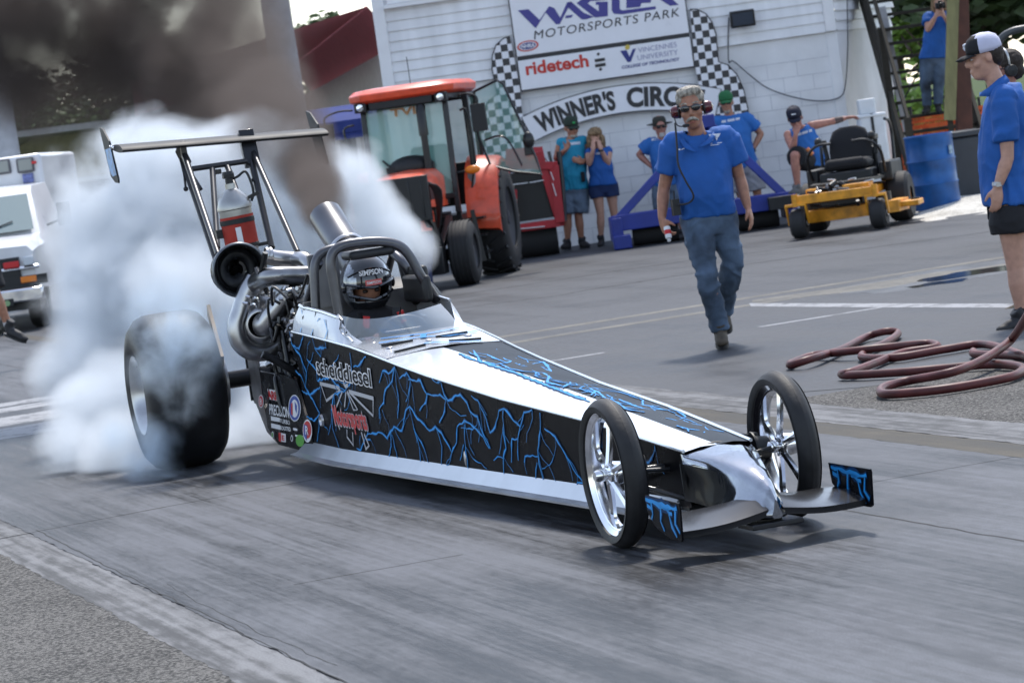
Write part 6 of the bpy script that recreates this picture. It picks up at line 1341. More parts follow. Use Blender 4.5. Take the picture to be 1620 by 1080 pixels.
# ------------------------------------------------------------ tractor
org_p = mat('tractor_orange', (.8, .095, .035), .35, var=.13, vs=7, coat=.4); red_p = mat('implement_red', (.4, .02, .03), .45, var=.12)
tglass = bpy.data.materials.new('tinted_glass'); tglass.use_nodes = True; b_ = tglass.node_tree.nodes['Principled BSDF']
b_.inputs['Base Color'].default_value = (.3, .62, .55, 1); b_.inputs['Alpha'].default_value = .5; b_.inputs['Roughness'].default_value = .05; b_.inputs['Coat Weight'].default_value = 1
amber = mat('amber_lens', (.8, .22, .02), .3, var=0)
ph = R_(9); tf_ = V((-math.sin(ph), -math.cos(ph), 0)); tl_ = V((math.cos(ph), -math.sin(ph), 0))
TO = V((-.69, 40.35, 0))
tr = thing('tractor', 'orange cab tractor with open glass door and black front frame', 'tractor', TO, math.atan2(tf_.y, tf_.x))
def TL(px, py, y):       # local point in plane y=const(tractor frame)
    r = ray(px, py); t = ((TO+tl_*y-CAM).dot(tl_))/(r.dot(tl_)); q = CAM+r*t-TO; return V((q.dot(tf_), q.dot(tl_), q.z))
def TX(px, py, x):
    r = ray(px, py); t = ((TO+tf_*x-CAM).dot(tf_))/(r.dot(tf_)); q = CAM+r*t-TO; return V((q.dot(tf_), q.dot(tl_), q.z))
def twheel(nm, c, R, w, rr, sgn, lug):
    mb = MB(); h = w/2; mb.lathe([(rr, -h), (rr+.03, -h-.01), (R-.07, -h-.005), (R-.02, -h+.02), (R, -h+.06), (R, h-.06), (R-.02, h-.02), (R-.07, h+.005), (rr+.03, h+.01), (rr, h), (rr, -h)], c, (0, sgn, 0), 48)
    if lug:
        for k in range(22):
            for s2 in (-1, 1):
                a = (k+.5*(s2 > 0))*2*math.pi/22; d = V((math.cos(a), 0, math.sin(a))); tg = V((-math.sin(a), 0, math.cos(a)))
                mb.bar(V(c)+d*(R+.005)+V((0, s2*.01, 0)), V(c)+d*(R-.01)+tg*.12+V((0, s2*h*.97, 0)), .035, .04, upv=d)
    else:
        for k in range(5): mb.lathe([(R, -.012), (R+.008, -.01), (R+.008, .01), (R, .012)], V(c)+V((0, (k-2)*w*.17, 0)), (0, sgn, 0), 48)
    ty = mb.build(nm, rubber, tr, angle=50)
    mb = MB(); mb.lathe([(rr+.01, h-.02), (rr-.03, h-.04), (rr*.5, h-.09), (.09, h-.1), (.08, h-.03), (0, h-.02)], c, (0, sgn, 0), 36); mb.lathe([(rr+.01, -h+.02), (rr-.03, -h+.05), (0, -h+.06)], c, (0, sgn, 0), 36)
    mb.build('rim', mat('rim_dark', (.05, .05, .06), .5, .3), ty); return ty
for s in (-1, 1): twheel('rear_wheel', (0, s*.70, .64), .64, .40, .36, s, True)
for s in (-1, 1): twheel('front_wheel', (1.98, s*.62, .36), .36, .27, .2, s, False)
mb = MB(); mb.box((1.0, 0, .62), (2.2, .36, .36)); mb.cyl((0, -.6, .64), (0, .6, .64), .12, None, 16); mb.cyl((1.98, -.55, .36), (1.98, .55, .36), .07, None, 12); mb.box((1.7, 0, .85), (.9, .44, .3)); mb.build('chassis', black_metal, tr, bevel=.01)
# hood
mb = MB(); rg = []
for x, w_, z0, z1 in ((1.1, .36, .9, 1.36), (1.6, .35, .9, 1.35), (2.1, .33, .92, 1.31), (2.42, .30, .94, 1.24), (2.5, .26, .96, 1.15)):
    rg.append([V((x, -w_, z0)), V((x, -w_, z1-.12)), V((x, -w_*.75, z1-.02)), V((x, 0, z1)), V((x, w_*.75, z1-.02)), V((x, w_, z1-.12)), V((x, w_, z0))])
mb.loft(rg); hd_ = mb.build('hood', org_p, tr, angle=50)
mb = MB(); mb.box((2.51, 0, 1.02), (.03, .42, .16)); 
for s in (-1, 1): mb.box((1.85, s*.345, 1.08), (.5, .012, .16))
mb.build('grille', black_metal, hd_)
mb = MB(); mb.box((1.15, 0, 1.35), (.16, .55, .12)); mb.ell((1.12, 0, 1.38), (.15, .27, .14)); mb.build('dash_cowl', dark_plastic, tr)
# front mounted frame / radiator guard
mb = MB(); mb.box((2.62, 0, 1.04), (.06, .86, .5)); 
for s in (-1, 1): mb.bar((2.62, s*.36, .85), (2.3, s*.42, .45), .08, .08); mb.bar((2.3, s*.42, .45), (1.5, s*.42, .75), .07, .09)
for k in range(6): mb.box((2.655, -.35+.14*k, 1.03), (.015, .02, .42))
lf = mb.build('front_guard', black_metal, tr, bevel=.006)
mb = MB()
for k in range(5): mb.tube([V((2.6, .36, 1.28-.02*k)), V((2.5, .46+.02*k, 1.1)), V((2.35, .44, .8-.03*k)), V((2.3, .38, .6))], .013, 8, sub=4)
mb.build('hydraulic_hose', dark_plastic, lf)
mb = MB(); mb.box((2.45, .33, .78), (.2, .12, .22)); mb.box((2.52, .40, .82), (.05, .05, .12)); mb.build('red_bracket', org_p, lf)
# navy front ballast / drag blade hitch
mb = MB(); mb.box((2.75, -.1, .3), (.5, .7, .34)); mb.bar((2.75, .3, .3), (2.6, .34, .62), .12, .1); mb.box((3.0, -.1, .2), (.05, 1.0, .36)); mb.build('front_blade', mat('navy_steel', (.02, .03, .09), .5, .2, var=.2), tr, bevel=.01)
mb = MB(); mb.box((2.35, .36, .32), (.3, .2, .3)); mb.box((2.2, .3, .5), (.5, .12, .12)); mb.build('front_hitch', black_metal, tr, bevel=.01)
# cab: posts, roof, glass
CW = .60; zf = .95; zr2 = 2.16
cs = {'fl': (1.1, -CW*.8), 'fr': (1.1, CW*.8), 'ml': (.35, -CW), 'mr': (.35, CW), 'bl': (-.45, -CW*.95), 'br': (-.45, CW*.95)}
mb = MB()
for k, (x, y) in cs.items():
    mb.bar((x+(.06 if k[0] == 'f' else 0), y, .8 if k[0] == 'f' else .95), (x-.05*(k[0] == 'f'), y, zr2), .06, .07)
mb.bar((1.16, -CW*.8, 1.0), (1.16, CW*.8, 1.0), .05, .06); mb.bar((.35, -CW, .62), (1.1, -CW*.8, .62), .05, .08); mb.bar((.35, CW, .62), (1.1, CW*.8, .62), .05, .08)
for s in (-1, 1): mb.bar((1.1, s*CW*.8, 2.14), (-.45, s*CW*.95, 2.14), .06, .06); mb.bar((1.12, s*CW*.8, .6), (1.14, s*CW*.8, .98), .06, .06); mb.bar((-.45, s*CW, 1.35), (.35, s*CW, 1.0), .05, .06)
mb.bar((1.06, -CW*.8, 2.13), (1.06, CW*.8, 2.13), .05, .08); mb.bar((-.45, -CW, 2.13), (-.45, CW, 2.13), .05, .08); mb.box((.4, 0, .72), (1.3, 1.0, .1)); mb.box((-.4, 0, 1.1), (.1, 1.05, .5))
cb_ = mb.build('cab_frame', black_metal, tr, bevel=.008)
mb = MB(); rg = []
for z, gx, gy in ((2.17, 0, 0), (2.2, .05, .05), (2.27, .06, .06), (2.32, -.02, 0), (2.335, -.2, -.15)):
    rg.append([V((.33+(.92+gx)*sx, (.59+gy)*sy, z)) for sx, sy in ((1, -.7), (1, .7), (.8, .95), (.1, 1), (-.8, .97), (-.98, .7), (-.98, -.7), (-.8, -.97), (.1, -1), (.8, -.95))])
mb.loft(rg); rf_ = mb.build('roof', org_p, tr, angle=35, bevel=.01)
mb = MB(); mb.box((1.2, 0, 2.13), (.12, .74, .09))
for s in (-1, 1): mb.box((1.2, s*.47, 2.13), (.14, .14, .11))
vis = mb.build('light_bar', dark_plastic, rf_, bevel=.01)
mb = MB()
for s in (-1, 1): mb.lathe([(0, .02), (.04, .015), (.045, 0)], (1.27, s*.47, 2.13), (1, 0, 0), 20)
mb.build('work_light', chrome, vis)
mb = MB(); mb.tube([(.7, .05, 2.33), (.6, .03, 2.65)], .005, 6); mb.build('antenna', dark_plastic, rf_)
mb = MB(); mb.add([(1.14, -CW*.78, 1.02), (1.14, CW*.78, 1.02), (1.07, CW*.78, 2.1), (1.07, -CW*.78, 2.1)], [(0, 1, 2, 3)], 0, False); wsc = mb.build('windscreen', tglass, tr, angle=None)
mb = MB(); mb.add([(-.44, -CW*.9, 1.35), (-.44, CW*.9, 1.35), (-.44, CW*.9, 2.1), (-.44, -CW*.9, 2.1)], [(0, 1, 2, 3)], 0, False); mb.build('rear_window', tglass, tr, angle=None)
for s in (-1, 1):
    mb = MB(); mb.add([(.33, s*CW, 1.05), (-.42, s*CW*.95, 1.4), (-.42, s*CW*.95, 2.1), (.33, s*CW, 2.1)], [(0, 1, 2, 3)], 0, False); mb.build('quarter_window', tglass, tr, angle=None)
mb = MB(); mb.add([(1.08, -CW*.8, .7), (.37, -CW, .7), (.37, -CW, 2.1), (1.06, -CW*.8, 2.1)], [(0, 1, 2, 3)], 0, False); mb.build('side_door', tglass, tr, angle=None)
# open door swung back on the near side
dp = [TX(*p, .2) for p in ((755, 155), (790, 128), (797, 134), (858, 268), (852, 275), (770, 272), (748, 225))]
dA = V((.3, .62, 0)); 
def dpt(px, py):
    # door plane: hinged at the rear post and swung out to the left
    n_ = V((.45, -.15, 0)).normalized(); n3 = (tf_*n_.x+tl_*n_.y); p3 = TO+tf_*.3+tl_*.62
    r = ray(px, py); t = ((p3-CAM).dot(n3))/(r.dot(n3)); q = CAM+r*t-TO; return V((q.dot(tf_), q.dot(tl_), q.z))
pts = [dpt(*p) for p in ((750, 145), (786, 127), (796, 133), (812, 168), (832, 212), (848, 250), (857, 276), (815, 272), (776, 262), (757, 215))]
mb = MB(); mb.add(pts, [tuple(range(len(pts)))], 0, False); dg = mb.build('open_door', tglass, tr, angle=None, raw=True)
mb = MB(); mb.tube(pts+[pts[0]], .016, 8); mb.tube([dpt(767, 222), dpt(790, 215), dpt(806, 225), dpt(826, 262)], .012, 8, sub=4); mb.box(dpt(836, 232), (.05, .1, .2)); mb.ell(dpt(836, 222), (.05, .07, .1)); mb.build('door_frame', black_metal, dg)
mb = MB(); a = (1.16, -.12, 1.1); mb.bar((1.175, .1, 1.06), (1.14, -.32, 1.5), .015, .02); mb.bar((1.17, .12, 1.04), (1.165, .02, 1.1), .03, .03); mb.build('wiper', dark_plastic, wsc)
mb = MB(); write(mb, 'TVL', quad((1.1, -.16, 1.98), (1.1, .2, 1.98), (1.095, .2, 2.07), (1.095, -.16, 2.07)), .03); mb.build('windscreen_letters', mat('letter_tan', (.5, .28, .12), .5, var=0), wsc, angle=None)
# seat, steering wheel, exhaust, fender, mirrors, indicators
mb = MB(); mb.box((.15, .02, 1.05), (.45, .46, .14)); mb.box((-.08, .02, 1.35), (.12, .44, .5)); mb.build('seat', dark_plastic, tr, bevel=.04)
mb = MB(); mb.tube([V((.75+.1*math.sin(t)*.3, -.02+.2*math.cos(t), 1.38+.1*math.sin(t))) for t in np.linspace(0, 6.283, 22)], .013, 8); mb.tube([V((.98, -.02, 1.15)), V((.76, -.02, 1.36))], .025, 8); mb.tube([V((.55, -.2, 1.38)), V((.75, 0, 1.38))], .01, 6); mb.build('steering_wheel', dark_plastic, tr)
mb = MB(); mb.tube([(1.25, .22, .7), (1.25, .22, 1.75)], .04, 14); mb.tube([(1.25, .22, 1.72), (1.25, .22, 1.98), (1.2, .22, 2.06)], .055, 14); mb.build('exhaust_pipe', black_metal, tr)
for s in (-1, 1):
    mb = MB(); rg = []
    for a in np.linspace(-.15, 2.3, 14):
        ce = V((0, 0, .66)); R = .74-.02*math.sin(a); p = ce+V((R*math.cos(a), 0, R*math.sin(a))); q = ce+V(((R-.05)*math.cos(a), 0, (R-.05)*math.sin(a)))
        rg.append([V((p.x, s*.50, p.z+.04)), V((p.x, s*.84, p.z)), V((p.x, s*.88, p.z-.03)), V((q.x, s*.88, q.z-.06)), V((q.x, s*.82, q.z)), V((q.x, s*.5, q.z))])
    mb.loft(rg); mb.build('fender', org_p, tr, angle=50)
    mb = MB(); mb.add([(.68, s*.5, .62), (.4, s*.5, 1.18), (-.3, s*.5, 1.35), (-.5, s*.5, 1.2), (-.5, s*.5, .8), (.3, s*.5, .6)], [(0, 1, 2, 3, 4, 5)], 0, False); mb.build('inner_fender', org_p, tr, angle=None)
    if s > 0: mb = MB(); mb.bar((.62, .55, .75), (.55, .6, 1.3), .1, .03); mb.build('grey_panel', mat('cab_grey', (.3, .28, .28), .6), tr)
    mb = MB(); top = V((.95, s*.62, 2.12)); out = V((1.0, s*(.95 if s < 0 else .84), 2.08)); mb.tube([top, (top+out)/2+V((0, 0, .03)), out, out-V((0, 0, .1))], .012, 8, sub=3); mb.box(out-V((0, 0, .24)), (.06, .17, .32)); mb.build('mirror', dark_plastic, tr, bevel=.02)
    mb = MB(); mb.tube([V((1.1, s*.5, 1.25)), V((1.1, s*.62, 1.25))], .014, 8); ir = mb.build('indicator_arm', dark_plastic, tr); mb = MB(); mb.ell((1.12, s*.7, 1.26), (.04, .09, .05)); mb.build('indicator_lamp', amber, ir)
    mb = MB(); mb.tube([V((1.12, s*.66, 1.6)), V((1.14, s*.72, 1.9)), V((1.1, s*.6, 1.95))] if s < 0 else [V((.85, s*.66, 1.2)), V((.83, s*.68, 1.9)), V((.83, s*.6, 1.95))], .013, 8, sub=4); mb.tube([V((1.12, s*.66, 1.6)), V((1.12, s*.66, .9))] if s < 0 else [V((.85, s*.66, 1.2)), V((.85, s*.62, 1.05))], .013, 8); mb.build('grab_rail', black_metal, tr)
mb = MB()
for k in range(3): mb.box((.75, .62, .3+.2*k), (.36, .2, .025))
mb.bar((.58, .66, .2), (.5, .6, .8), .02, .05); mb.bar((.93, .66, .2), (.95, .6, .8), .02, .05); mb.build('step', black_metal, tr)
mb = MB(); mb.box((.98, .52, .56), (.1, .03, .06)); mb.build('warning_sticker', mat('sticker_yellow', (.7, .45, .03), .5, var=0), tr)
# mascot-free dash silhouettes
mb = MB(); mb.tube([V((.6, .28, .9)), V((.62, .28, 1.5)), V((.6, .26, 1.6))], .025, 8); mb.build('lever', dark_plastic, tr)

# ------------------------------------------------------------ red implement behind the tractor
RY = 43.4; q = at(850, 395, RY); ri2 = thing('red_spreader', 'dark red steel implement with open black hopper and black roller behind the tractor', 'farm implement', V((q.x, RY, 0))); RO = V(ri2.location)
RP = lambda px, py, dy=0: at(px, py, RY+dy)-RO
mb = MB(); fr4 = [RP(800, 262), RP(876, 262), RP(886, 352), RP(812, 362)]
mb.bar(fr4[0], fr4[1], .1, .16, upv=(0, 1, 0)); mb.bar(fr4[1], fr4[2], .12, .14, upv=(0, 1, 0)); mb.bar(fr4[2]+V((0, 0, .0)), fr4[3], .1, .1, upv=(0, 1, 0)); mb.bar(RP(852, 240), RP(885, 350), .1, .1); mb.bar(RP(812, 300), fr4[3], .1, .1)
mb.bar(fr4[1], RP(874, 262, 1.0), .1, .1); mb.bar(fr4[2], RP(884, 350, 1.0), .1, .1)
mb.add([RP(800, 236, .3), RP(858, 232, .3), RP(866, 268, .25), RP(800, 268, .25)], [(0, 1, 2, 3)], 0, False); mb.add([RP(852, 240), RP(874, 262), RP(872, 262, 1.2), RP(850, 240, 1.2)], [(0, 1, 2, 3)], 0, False)
mb.build('frame', red_p, ri2, bevel=.006)
mb = MB(); c = (fr4[0]+fr4[2])/2+V((-.02, .5, -.02)); mb.box(c, (.55, .9, .62)); mb.tube([RP(884, 240, .1), RP(890, 300, .05), RP(893, 350, .0)], .035, 8); mb.tube([RP(868, 240, .0), RP(884, 300, -.05), RP(886, 345, -.05)], .02, 8); mb.build('hopper', black_metal, ri2)
mb = MB(); a = RP(812, 380, .3); b = RP(882, 375, .3); mb.cyl(V((a.x, .3, .22)), V((b.x, .3, .22)), .22, None, 26); mb.build('roller', rubber, ri2)
mb = MB()
for p0, p1 in (((812, 292), (835, 289)), ((838, 289), (860, 285)), ((822, 362), (862, 358)), ((871, 272), (876, 285)), ((874, 290), (880, 310))): mb.bar(RP(*p0, -.07), RP(*p1, -.07), .01, .05, upv=(0, 1, 0))
mb.build('worn_decal', vin_w, ri2)

# ------------------------------------------------------------ blue drag
DY = 42.2; navy = mat('drag_blue', (.02, .04, .28), .45, var=.12, vs=3); navy_l = mat('drag_deck_blue', (.05, .07, .3), .5, var=.15, vs=3)
q0 = gnd(978, 402); t = thing('track_drag', 'wide blue steel track drag with A-frame beams and black rollers', 'track drag', V((at(1120, 370, DY).x, DY, 0))); DO = V(t.location)
DP = lambda px, py, dy=0: at(px, py, DY+dy)-DO
xa, xb = DP(972, 385).x, DP(1262, 345).x; zd = DP(1100, 352).z
mb = MB(); mb.box(((xa+xb)/2, .75, .30), (xb-xa-.05, 1.3, .12)); dk = mb.build('deck', navy_l, t, bevel=.015)
mb = MB(); mb.box(((xa+xb)/2, .06, .32), (xb-xa, .14, .2)); mb.box((xa+.06, .4, .24), (.14, .9, .3)); mb.box((xb-.06, .4, .24), (.14, .9, .3)); mb.box((xa+.1, -.02, .09), (.22, .3, .17)); fb = mb.build('front_beam', navy, t, bevel=.012)
ap = V((DP(1118, 180).x, .3, DP(1118, 192).z))
for p in ((xa+.1, .1, .38), (xb-.12, .1, .38)):
    mb = MB(); mb.bar(p, ap, .1, .13, upv=(0, 1, 0)); mb.build('a_frame_beam', navy, t, bevel=.01)
mb = MB(); mb.bar(ap, (ap.x, 1.3, .36), .1, .1); mb.box(ap, (.2, .2, .16)); mb.bar((xa+.1, 1.3, .34), (xb-.1, 1.3, .34), .1, .1); mb.build('rear_brace', navy, t, bevel=.01)
for k in range(3):
    x0_ = xa+.25+k*(xb-xa-.4)/3; mb = MB(); mb.cyl((x0_, .3, .14), (x0_+(xb-xa-.4)/3-.06, .3, .14), .135, None, 24); mb.build('roller', rubber, t)
mb = MB(); a = DP(1202, 333, .1); mb.ell((a.x, .3, .38), (.06, .04, .025)); mb.build('red_cap', vin_r, dk)
mb = MB(); a = DP(1238, 345, -.1); mb.box((a.x, -.05, .3), (.3, .3, .16)); mb.build('tool_box', dark_plastic, t, bevel=.01)

# ------------------------------------------------------------ zero-turn mower
mph = R_(16); mf = V((-math.sin(mph), -math.cos(mph), 0)); ml = V((math.cos(mph), -math.sin(mph), 0)); MO = (gnd(1265, 379)+gnd(1395, 361))/2-mf*1.35; MO.z = 0
mw = thing('zero_turn_mower', 'yellow zero-turn mower with black high-backed seat in front of the white wall', 'mower', MO, math.atan2(mf.y, mf.x))
yel = mat('mower_yellow', (.75, .32, .02), .45, var=.22, vs=9)
for s in (-1, 1):
    mb = MB(); mb.lathe([(.1, -.13), (.24, -.13), (.28, -.09), (.285, 0), (.28, .09), (.24, .13), (.1, .13)], (0, s*.5, .285), (0, s, 0), 36); w_ = mb.build('rear_wheel', rubber, mw); mb = MB(); mb.lathe([(.13, .1), (.11, .06), (.03, .05), (0, .07)], (0, s*.5, .285), (0, s, 0), 24); mb.build('rim', yel, w_)
    mb = MB(); mb.lathe([(.05, -.085), (.13, -.09), (.165, -.06), (.17, 0), (.165, .06), (.13, .09), (.05, .085)], (1.32, s*.45, .17), (0, s, 0), 30); w_ = mb.build('caster_wheel', rubber, mw)
    mb = MB(); mb.cyl((1.32, s*.45-.1, .17), (1.32, s*.45+.1, .17), .03, None, 12); mb.build('caster_hub', steel, w_)
    mb = MB(); mb.bar((1.32, s*.45+.11, .17), (1.4, s*.45+.11, .38), .02, .07); mb.bar((1.32, s*.45-.11, .17), (1.4, s*.45-.11, .38), .02, .07); mb.bar((1.4, s*.45-.12, .38), (1.4, s*.45+.12, .38), .07, .03); mb.cyl((1.41, s*.45, .36), (1.41, s*.45, .5), .035, None, 14); mb.bar((1.41, s*.45, .43), (.9, s*.32, .42), .08, .09); mb.build('caster_fork', yel, mw, bevel=.005)
mb = MB(); mb.bar((1.38, -.45, .43), (1.38, .45, .43), .07, .1); mb.bar((.9, -.3, .42), (-.4, -.3, .42), .08, .09); mb.bar((.9, .3, .42), (-.4, .3, .42), .08, .09); mb.box((-.4, 0, .42), (.08, .7, .1)); mb.box((1.0, .2, .5), (.3, .3, .05)); mb.box((.95, -.25, .5), (.3, .25, .05)); mb.build('frame', yel, mw, bevel=.006)
mb = MB(); dkp = [(.95, -.62), (1.08, -.4), (1.1, .4), (.95, .62), (.45, .66), (.3, .5), (.3, -.5), (.45, -.66)]; mb.prism(dkp, lambda a, b, h: V((a, b, .15+h)), .13); mb.box((.65, .7, .22), (.4, .25, .06)); dk2 = mb.build('mower_deck', yel, mw, angle=30, bevel=.01)
mb = MB(); 
for s in (-.42, 0, .42): mb.cyl((.7, s, .28), (.7, s, .38), .09, None, 18)
mb.box((.7, 0, .3), (.2, .9, .02)); mb.cyl((.62, .76, .18), (.62, .76, .27), .05, None, 12); mb.build('deck_pulleys', black_metal, dk2)
mb = MB(); rnd = random.Random(9)
for k in range(30):
    a = V((rnd.uniform(.85, 1.35), rnd.uniform(-.3, .3), rnd.uniform(.33, .56))); mb.cyl(a, a+V((rnd.uniform(-.1, .1), rnd.uniform(-.12, .12), rnd.uniform(-.06, .06))), rnd.uniform(.012, .035), None, 10)
mb.box((1.15, 0, .38), (.2, .4, .1)); mb.build('linkage', black_metal, mw)
mb = MB()
for k in range(12): a = V((rnd.uniform(.95, 1.38), rnd.uniform(-.3, .3), rnd.uniform(.42, .6))); mb.cyl(a, a+V((rnd.uniform(-.08, .08), rnd.uniform(-.12, .12), .01)), .012, None, 8)
mb.build('bright_linkage', steel, mw)
mb = MB(); mb.prism([(.95, -.35), (.95, .35), (.3, .42), (-.45, .42), (-.45, -.42), (.3, -.42)], lambda a, b, h: V((a, b, .53+h)), .03); mb.box((-.05, .42, .6), (.75, .14, .22)); mb.box((-.05, -.42, .6), (.75, .14, .22)); mb.box((.35, 0, .6), (.4, .6, .12)); mb.build('body_panels', dark_plastic, mw, bevel=.02)
mb = MB(); mb.box((.25, 0, .73), (.5, .5, .12)); mb.box((.46, 0, .74), (.12, .46, .13)); st2 = mb.build('seat', black_c, mw, bevel=.05)
mb = MB(); rg = []
for z, w_, d_ in ((.76, .2, .07), (.85, .235, .085), (1.0, .25, .08), (1.14, .235, .07), (1.24, .19, .055), (1.28, .1, .03)):
    z -= .13*(z > .8); c = V((.02-(z-.75)*.16, 0, z)); rg.append(ring(c, V((0, 1, 0)), V((1, 0, 0)), w_, d_, 20, .7))
mb.loft(rg); mb.build('backrest', black_c, st2, angle=60)
mb = MB()
for s in (-1, 1): mb.bar((-.0, s*.3, 1.0), (.3, s*.31, 1.0), .07, .06); mb.bar((0, s*.28, .8), (0, s*.3, 1.0), .04, .05); mb.ell((.3, s*.31, 1.02), (.05, .045, .05))
mb.build('armrest', dark_plastic, st2, bevel=.01)
for s in (-1, 1): mb = MB(); mb.tube([V((.35, s*.42, .6)), V((.5, s*.42, .85)), V((.55, s*.3, .98)), V((.55, s*.12, .99))], .017, 8, sub=4); mb.build('control_lever', black_metal, mw)
mb = MB(); mb.tube([V((-.35, .42, .6)), V((-.45, .42, 1.0)), V((-.35, .42, 1.15)), V((-.2, .40, 1.18))], .02, 8, sub=4); mb.tube([V((-.36, .42, .62)), V((-.36, -.42, .62))], .02, 8); mb.tube([V((-.35, -.42, .6)), V((-.45, -.42, .95))], .02, 8); mb.build('folded_roll_bar', black_metal, mw)
mb = MB(); mb.box((-.45, 0, .72), (.4, .5, .34)); mb.cyl((-.45, 0, .85), (-.45, 0, .96), .19, None, 24); mb.build('engine', iron, mw, bevel=.02)

# ------------------------------------------------------------ barrel, white tank, bins
q = at(1478, 330, 40.6); t = thing('oil_drum', 'dented blue steel drum at the foot of the stairs', 'drum', V((at(1483, 330, 40.6).x, 40.6, 0)))
bl_m = mat('drum_blue', (.01, .09, .3), .35, .1, var=.2, vs=5)
mb = MB(); mb.lathe([(0, .02), (.27, .02), (.285, 0), (.29, .03), (.285, .28), (.298, .3), (.285, .32), (.285, .56), (.298, .58), (.285, .6), (.285, .85), (.293, .87), (.288, .885), (.27, .86), (0, .86)], (0, 0, .02), (0, 0, 1), 44); db = mb.build('drum_body', bl_m, t, angle=40)
mb = MB(); mb.cyl((.15, -.1, .88), (.15, -.1, .9), .03, None, 14); mb.build('bung', steel, db)
mb = MB(); mb.box((.22, -.215, .7), (.06, .004, .1), Matrix.Rotation(.75, 3, 'Z')); mb.build('scuffed_label', mat('scuff', (.25, .35, .45), .7, var=.3, vs=30), db)
t = thing('white_chemical_tank', 'white plastic tank with black strap and pale lid against the wall', 'tank', V((at(1384, 240, 43.6).x, 43.6, 0)))
wp = mat('white_plastic', (.66, .68, .7), .5, var=.05)
mb = MB(); zt = at(1384, 182, 43.6).z; mb.box((0, 0, zt/2), (.34, .34, zt)); tb = mb.build('tank_body', wp, t, bevel=.03)
mb = MB(); mb.box((0, 0, zt), (.37, .37, .05)); mb.box((-.03, 0, zt+.12), (.22, .2, .2)); mb.build('lid', wp, t, bevel=.02)
mb = MB(); mb.box((.0, -.176, zt-.25), (.035, .01, .55)); mb.build('strap', black_metal, t)
mb = MB(); mb.box((0.05, 0, .12), (.6, .5, .24)); mb.build('concrete_plinth', con, t, bevel=.01)
t = thing('trash_bin', 'dark grey bin in the shade behind the blue drum', 'bin', V((at(1540, 330, 41.6).x, 41.6, 0)))
dg_ = mat('bin_grey', (.045, .05, .058), .6)
mb = MB(); mb.box((0, 0, .4), (.5, .5, .8), taper=1.1); bb_ = mb.build('bin_body', dg_, t, bevel=.03); mb = MB(); mb.box((0, 0, .84), (.6, .6, .06)); mb.tube([(-.2, .3, .86), (.2, .3, .86)], .02, 8); mb.build('lid', dg_, t, bevel=.02)

# ------------------------------------------------------------ stairs, posts, fence
wood_d = mat('dark_wood', (.035, .03, .022), .85, var=.2, stretch=(1, 8, 8)); wood_g = mat('green_treated_wood', (.2, .19, .09), .8, var=.15, vs=3, stretch=(6, 6, 1)); rust = mat('rust_brown_paint', (.09, .035, .025), .7, var=.2)
SY = 44.9; sx0, sx1 = at(1412, 150, SY).x, at(1536, 130, SY).x; zW = STAIRW['t'].location.z
t = thing('wooden_stairs', 'dark open-tread wooden stairs climbing beside the white building', 'stairs', V(((sx0+sx1)/2, SY, 0))); SO2 = V(t.location)
nst = 17; z0_ = zW-math.floor(zW/.2)*.2
for k in range(nst):
    z = z0_+.2*k; y = (z-zW)*1.2; mb = MB(); mb.box((0, y+.1, z-.022), (sx1-sx0-.06, .26, .042)); mb.build('tread', wood_d, t, bevel=.004)
for s in (-1, 1):
    mb = MB(); x = s*(sx1-sx0)/2; a, b = V((x, -zW*1.2+.0, -.03)), V((x, (z0_+.2*nst-zW)*1.2, z0_+.2*nst-.03)); mb.bar(a, b, .05, .26); mb.build('stringer', wood_d, t)
    mb = MB(); mb.bar((x, -zW*1.2+.1, 0), (x, -zW*1.2+.1, 1.1), .09, .09); mb.build('stair_post', wood_d, t); mb = MB()
    mb.bar((x, .3, 0), (x, .3, zW+1.2), .09, .09); mb.build('stair_post', wood_d, t)
    if s < 0: mb = MB(); mb.bar((x+.02, -zW*1.2+.1, 1.0), (x+.02, 3.4, zW+2.8+1.0), .04, .09); mb.bar((x+.02, .3, zW+.55), (x+.02, 3.2, zW+2.9), .03, .05); mb.build('handrail', wood_d, t)
t = thing('leaning_plank', 'pale green treated plank standing in front of the rust brown post', 'plank', V((at(1505, 190, 43.8).x, 43.8, at(1505, 190, 43.8).z)))
zz = t.location.z; t.location.z = 0
mb = MB(); mb.bar((-.02, 0, zz), (.16*(6-zz)-.02, 0, 6), .15, .05, upv=(0, 1, 0)); pk = mb.build('board', wood_g, t); mb = MB(); mb.bar((-.02, .06, 0), (0, .06, zz+.3), .07, .05, upv=(0, 1, 0)); mb.build('support_stud', wood_d, t)
t = thing('rust_brown_post', 'thick rust brown square post beside the stairs', 'post', V((at(1530, 320, 44.2).x, 44.2, 0)))
mb = MB(); mb.bar((0, 0, 0), (.6, 0, 6), .2, .2, upv=(0, 1, 0)); ps = mb.build('shaft', rust, t, bevel=.01); mb = MB(); mb.box((0, 0, .05), (.32, .32, .1)); mb.build('base_plate', rust, t, bevel=.01)
zb_ = at(1550, 6, 44.2).z; mb = MB(); mb.bar((-.1, .0, zb_+.32), (1.6, 0, zb_+.32), .2, .24, upv=(0, 0, 1)); mb.build('cross_beam', rust, t)
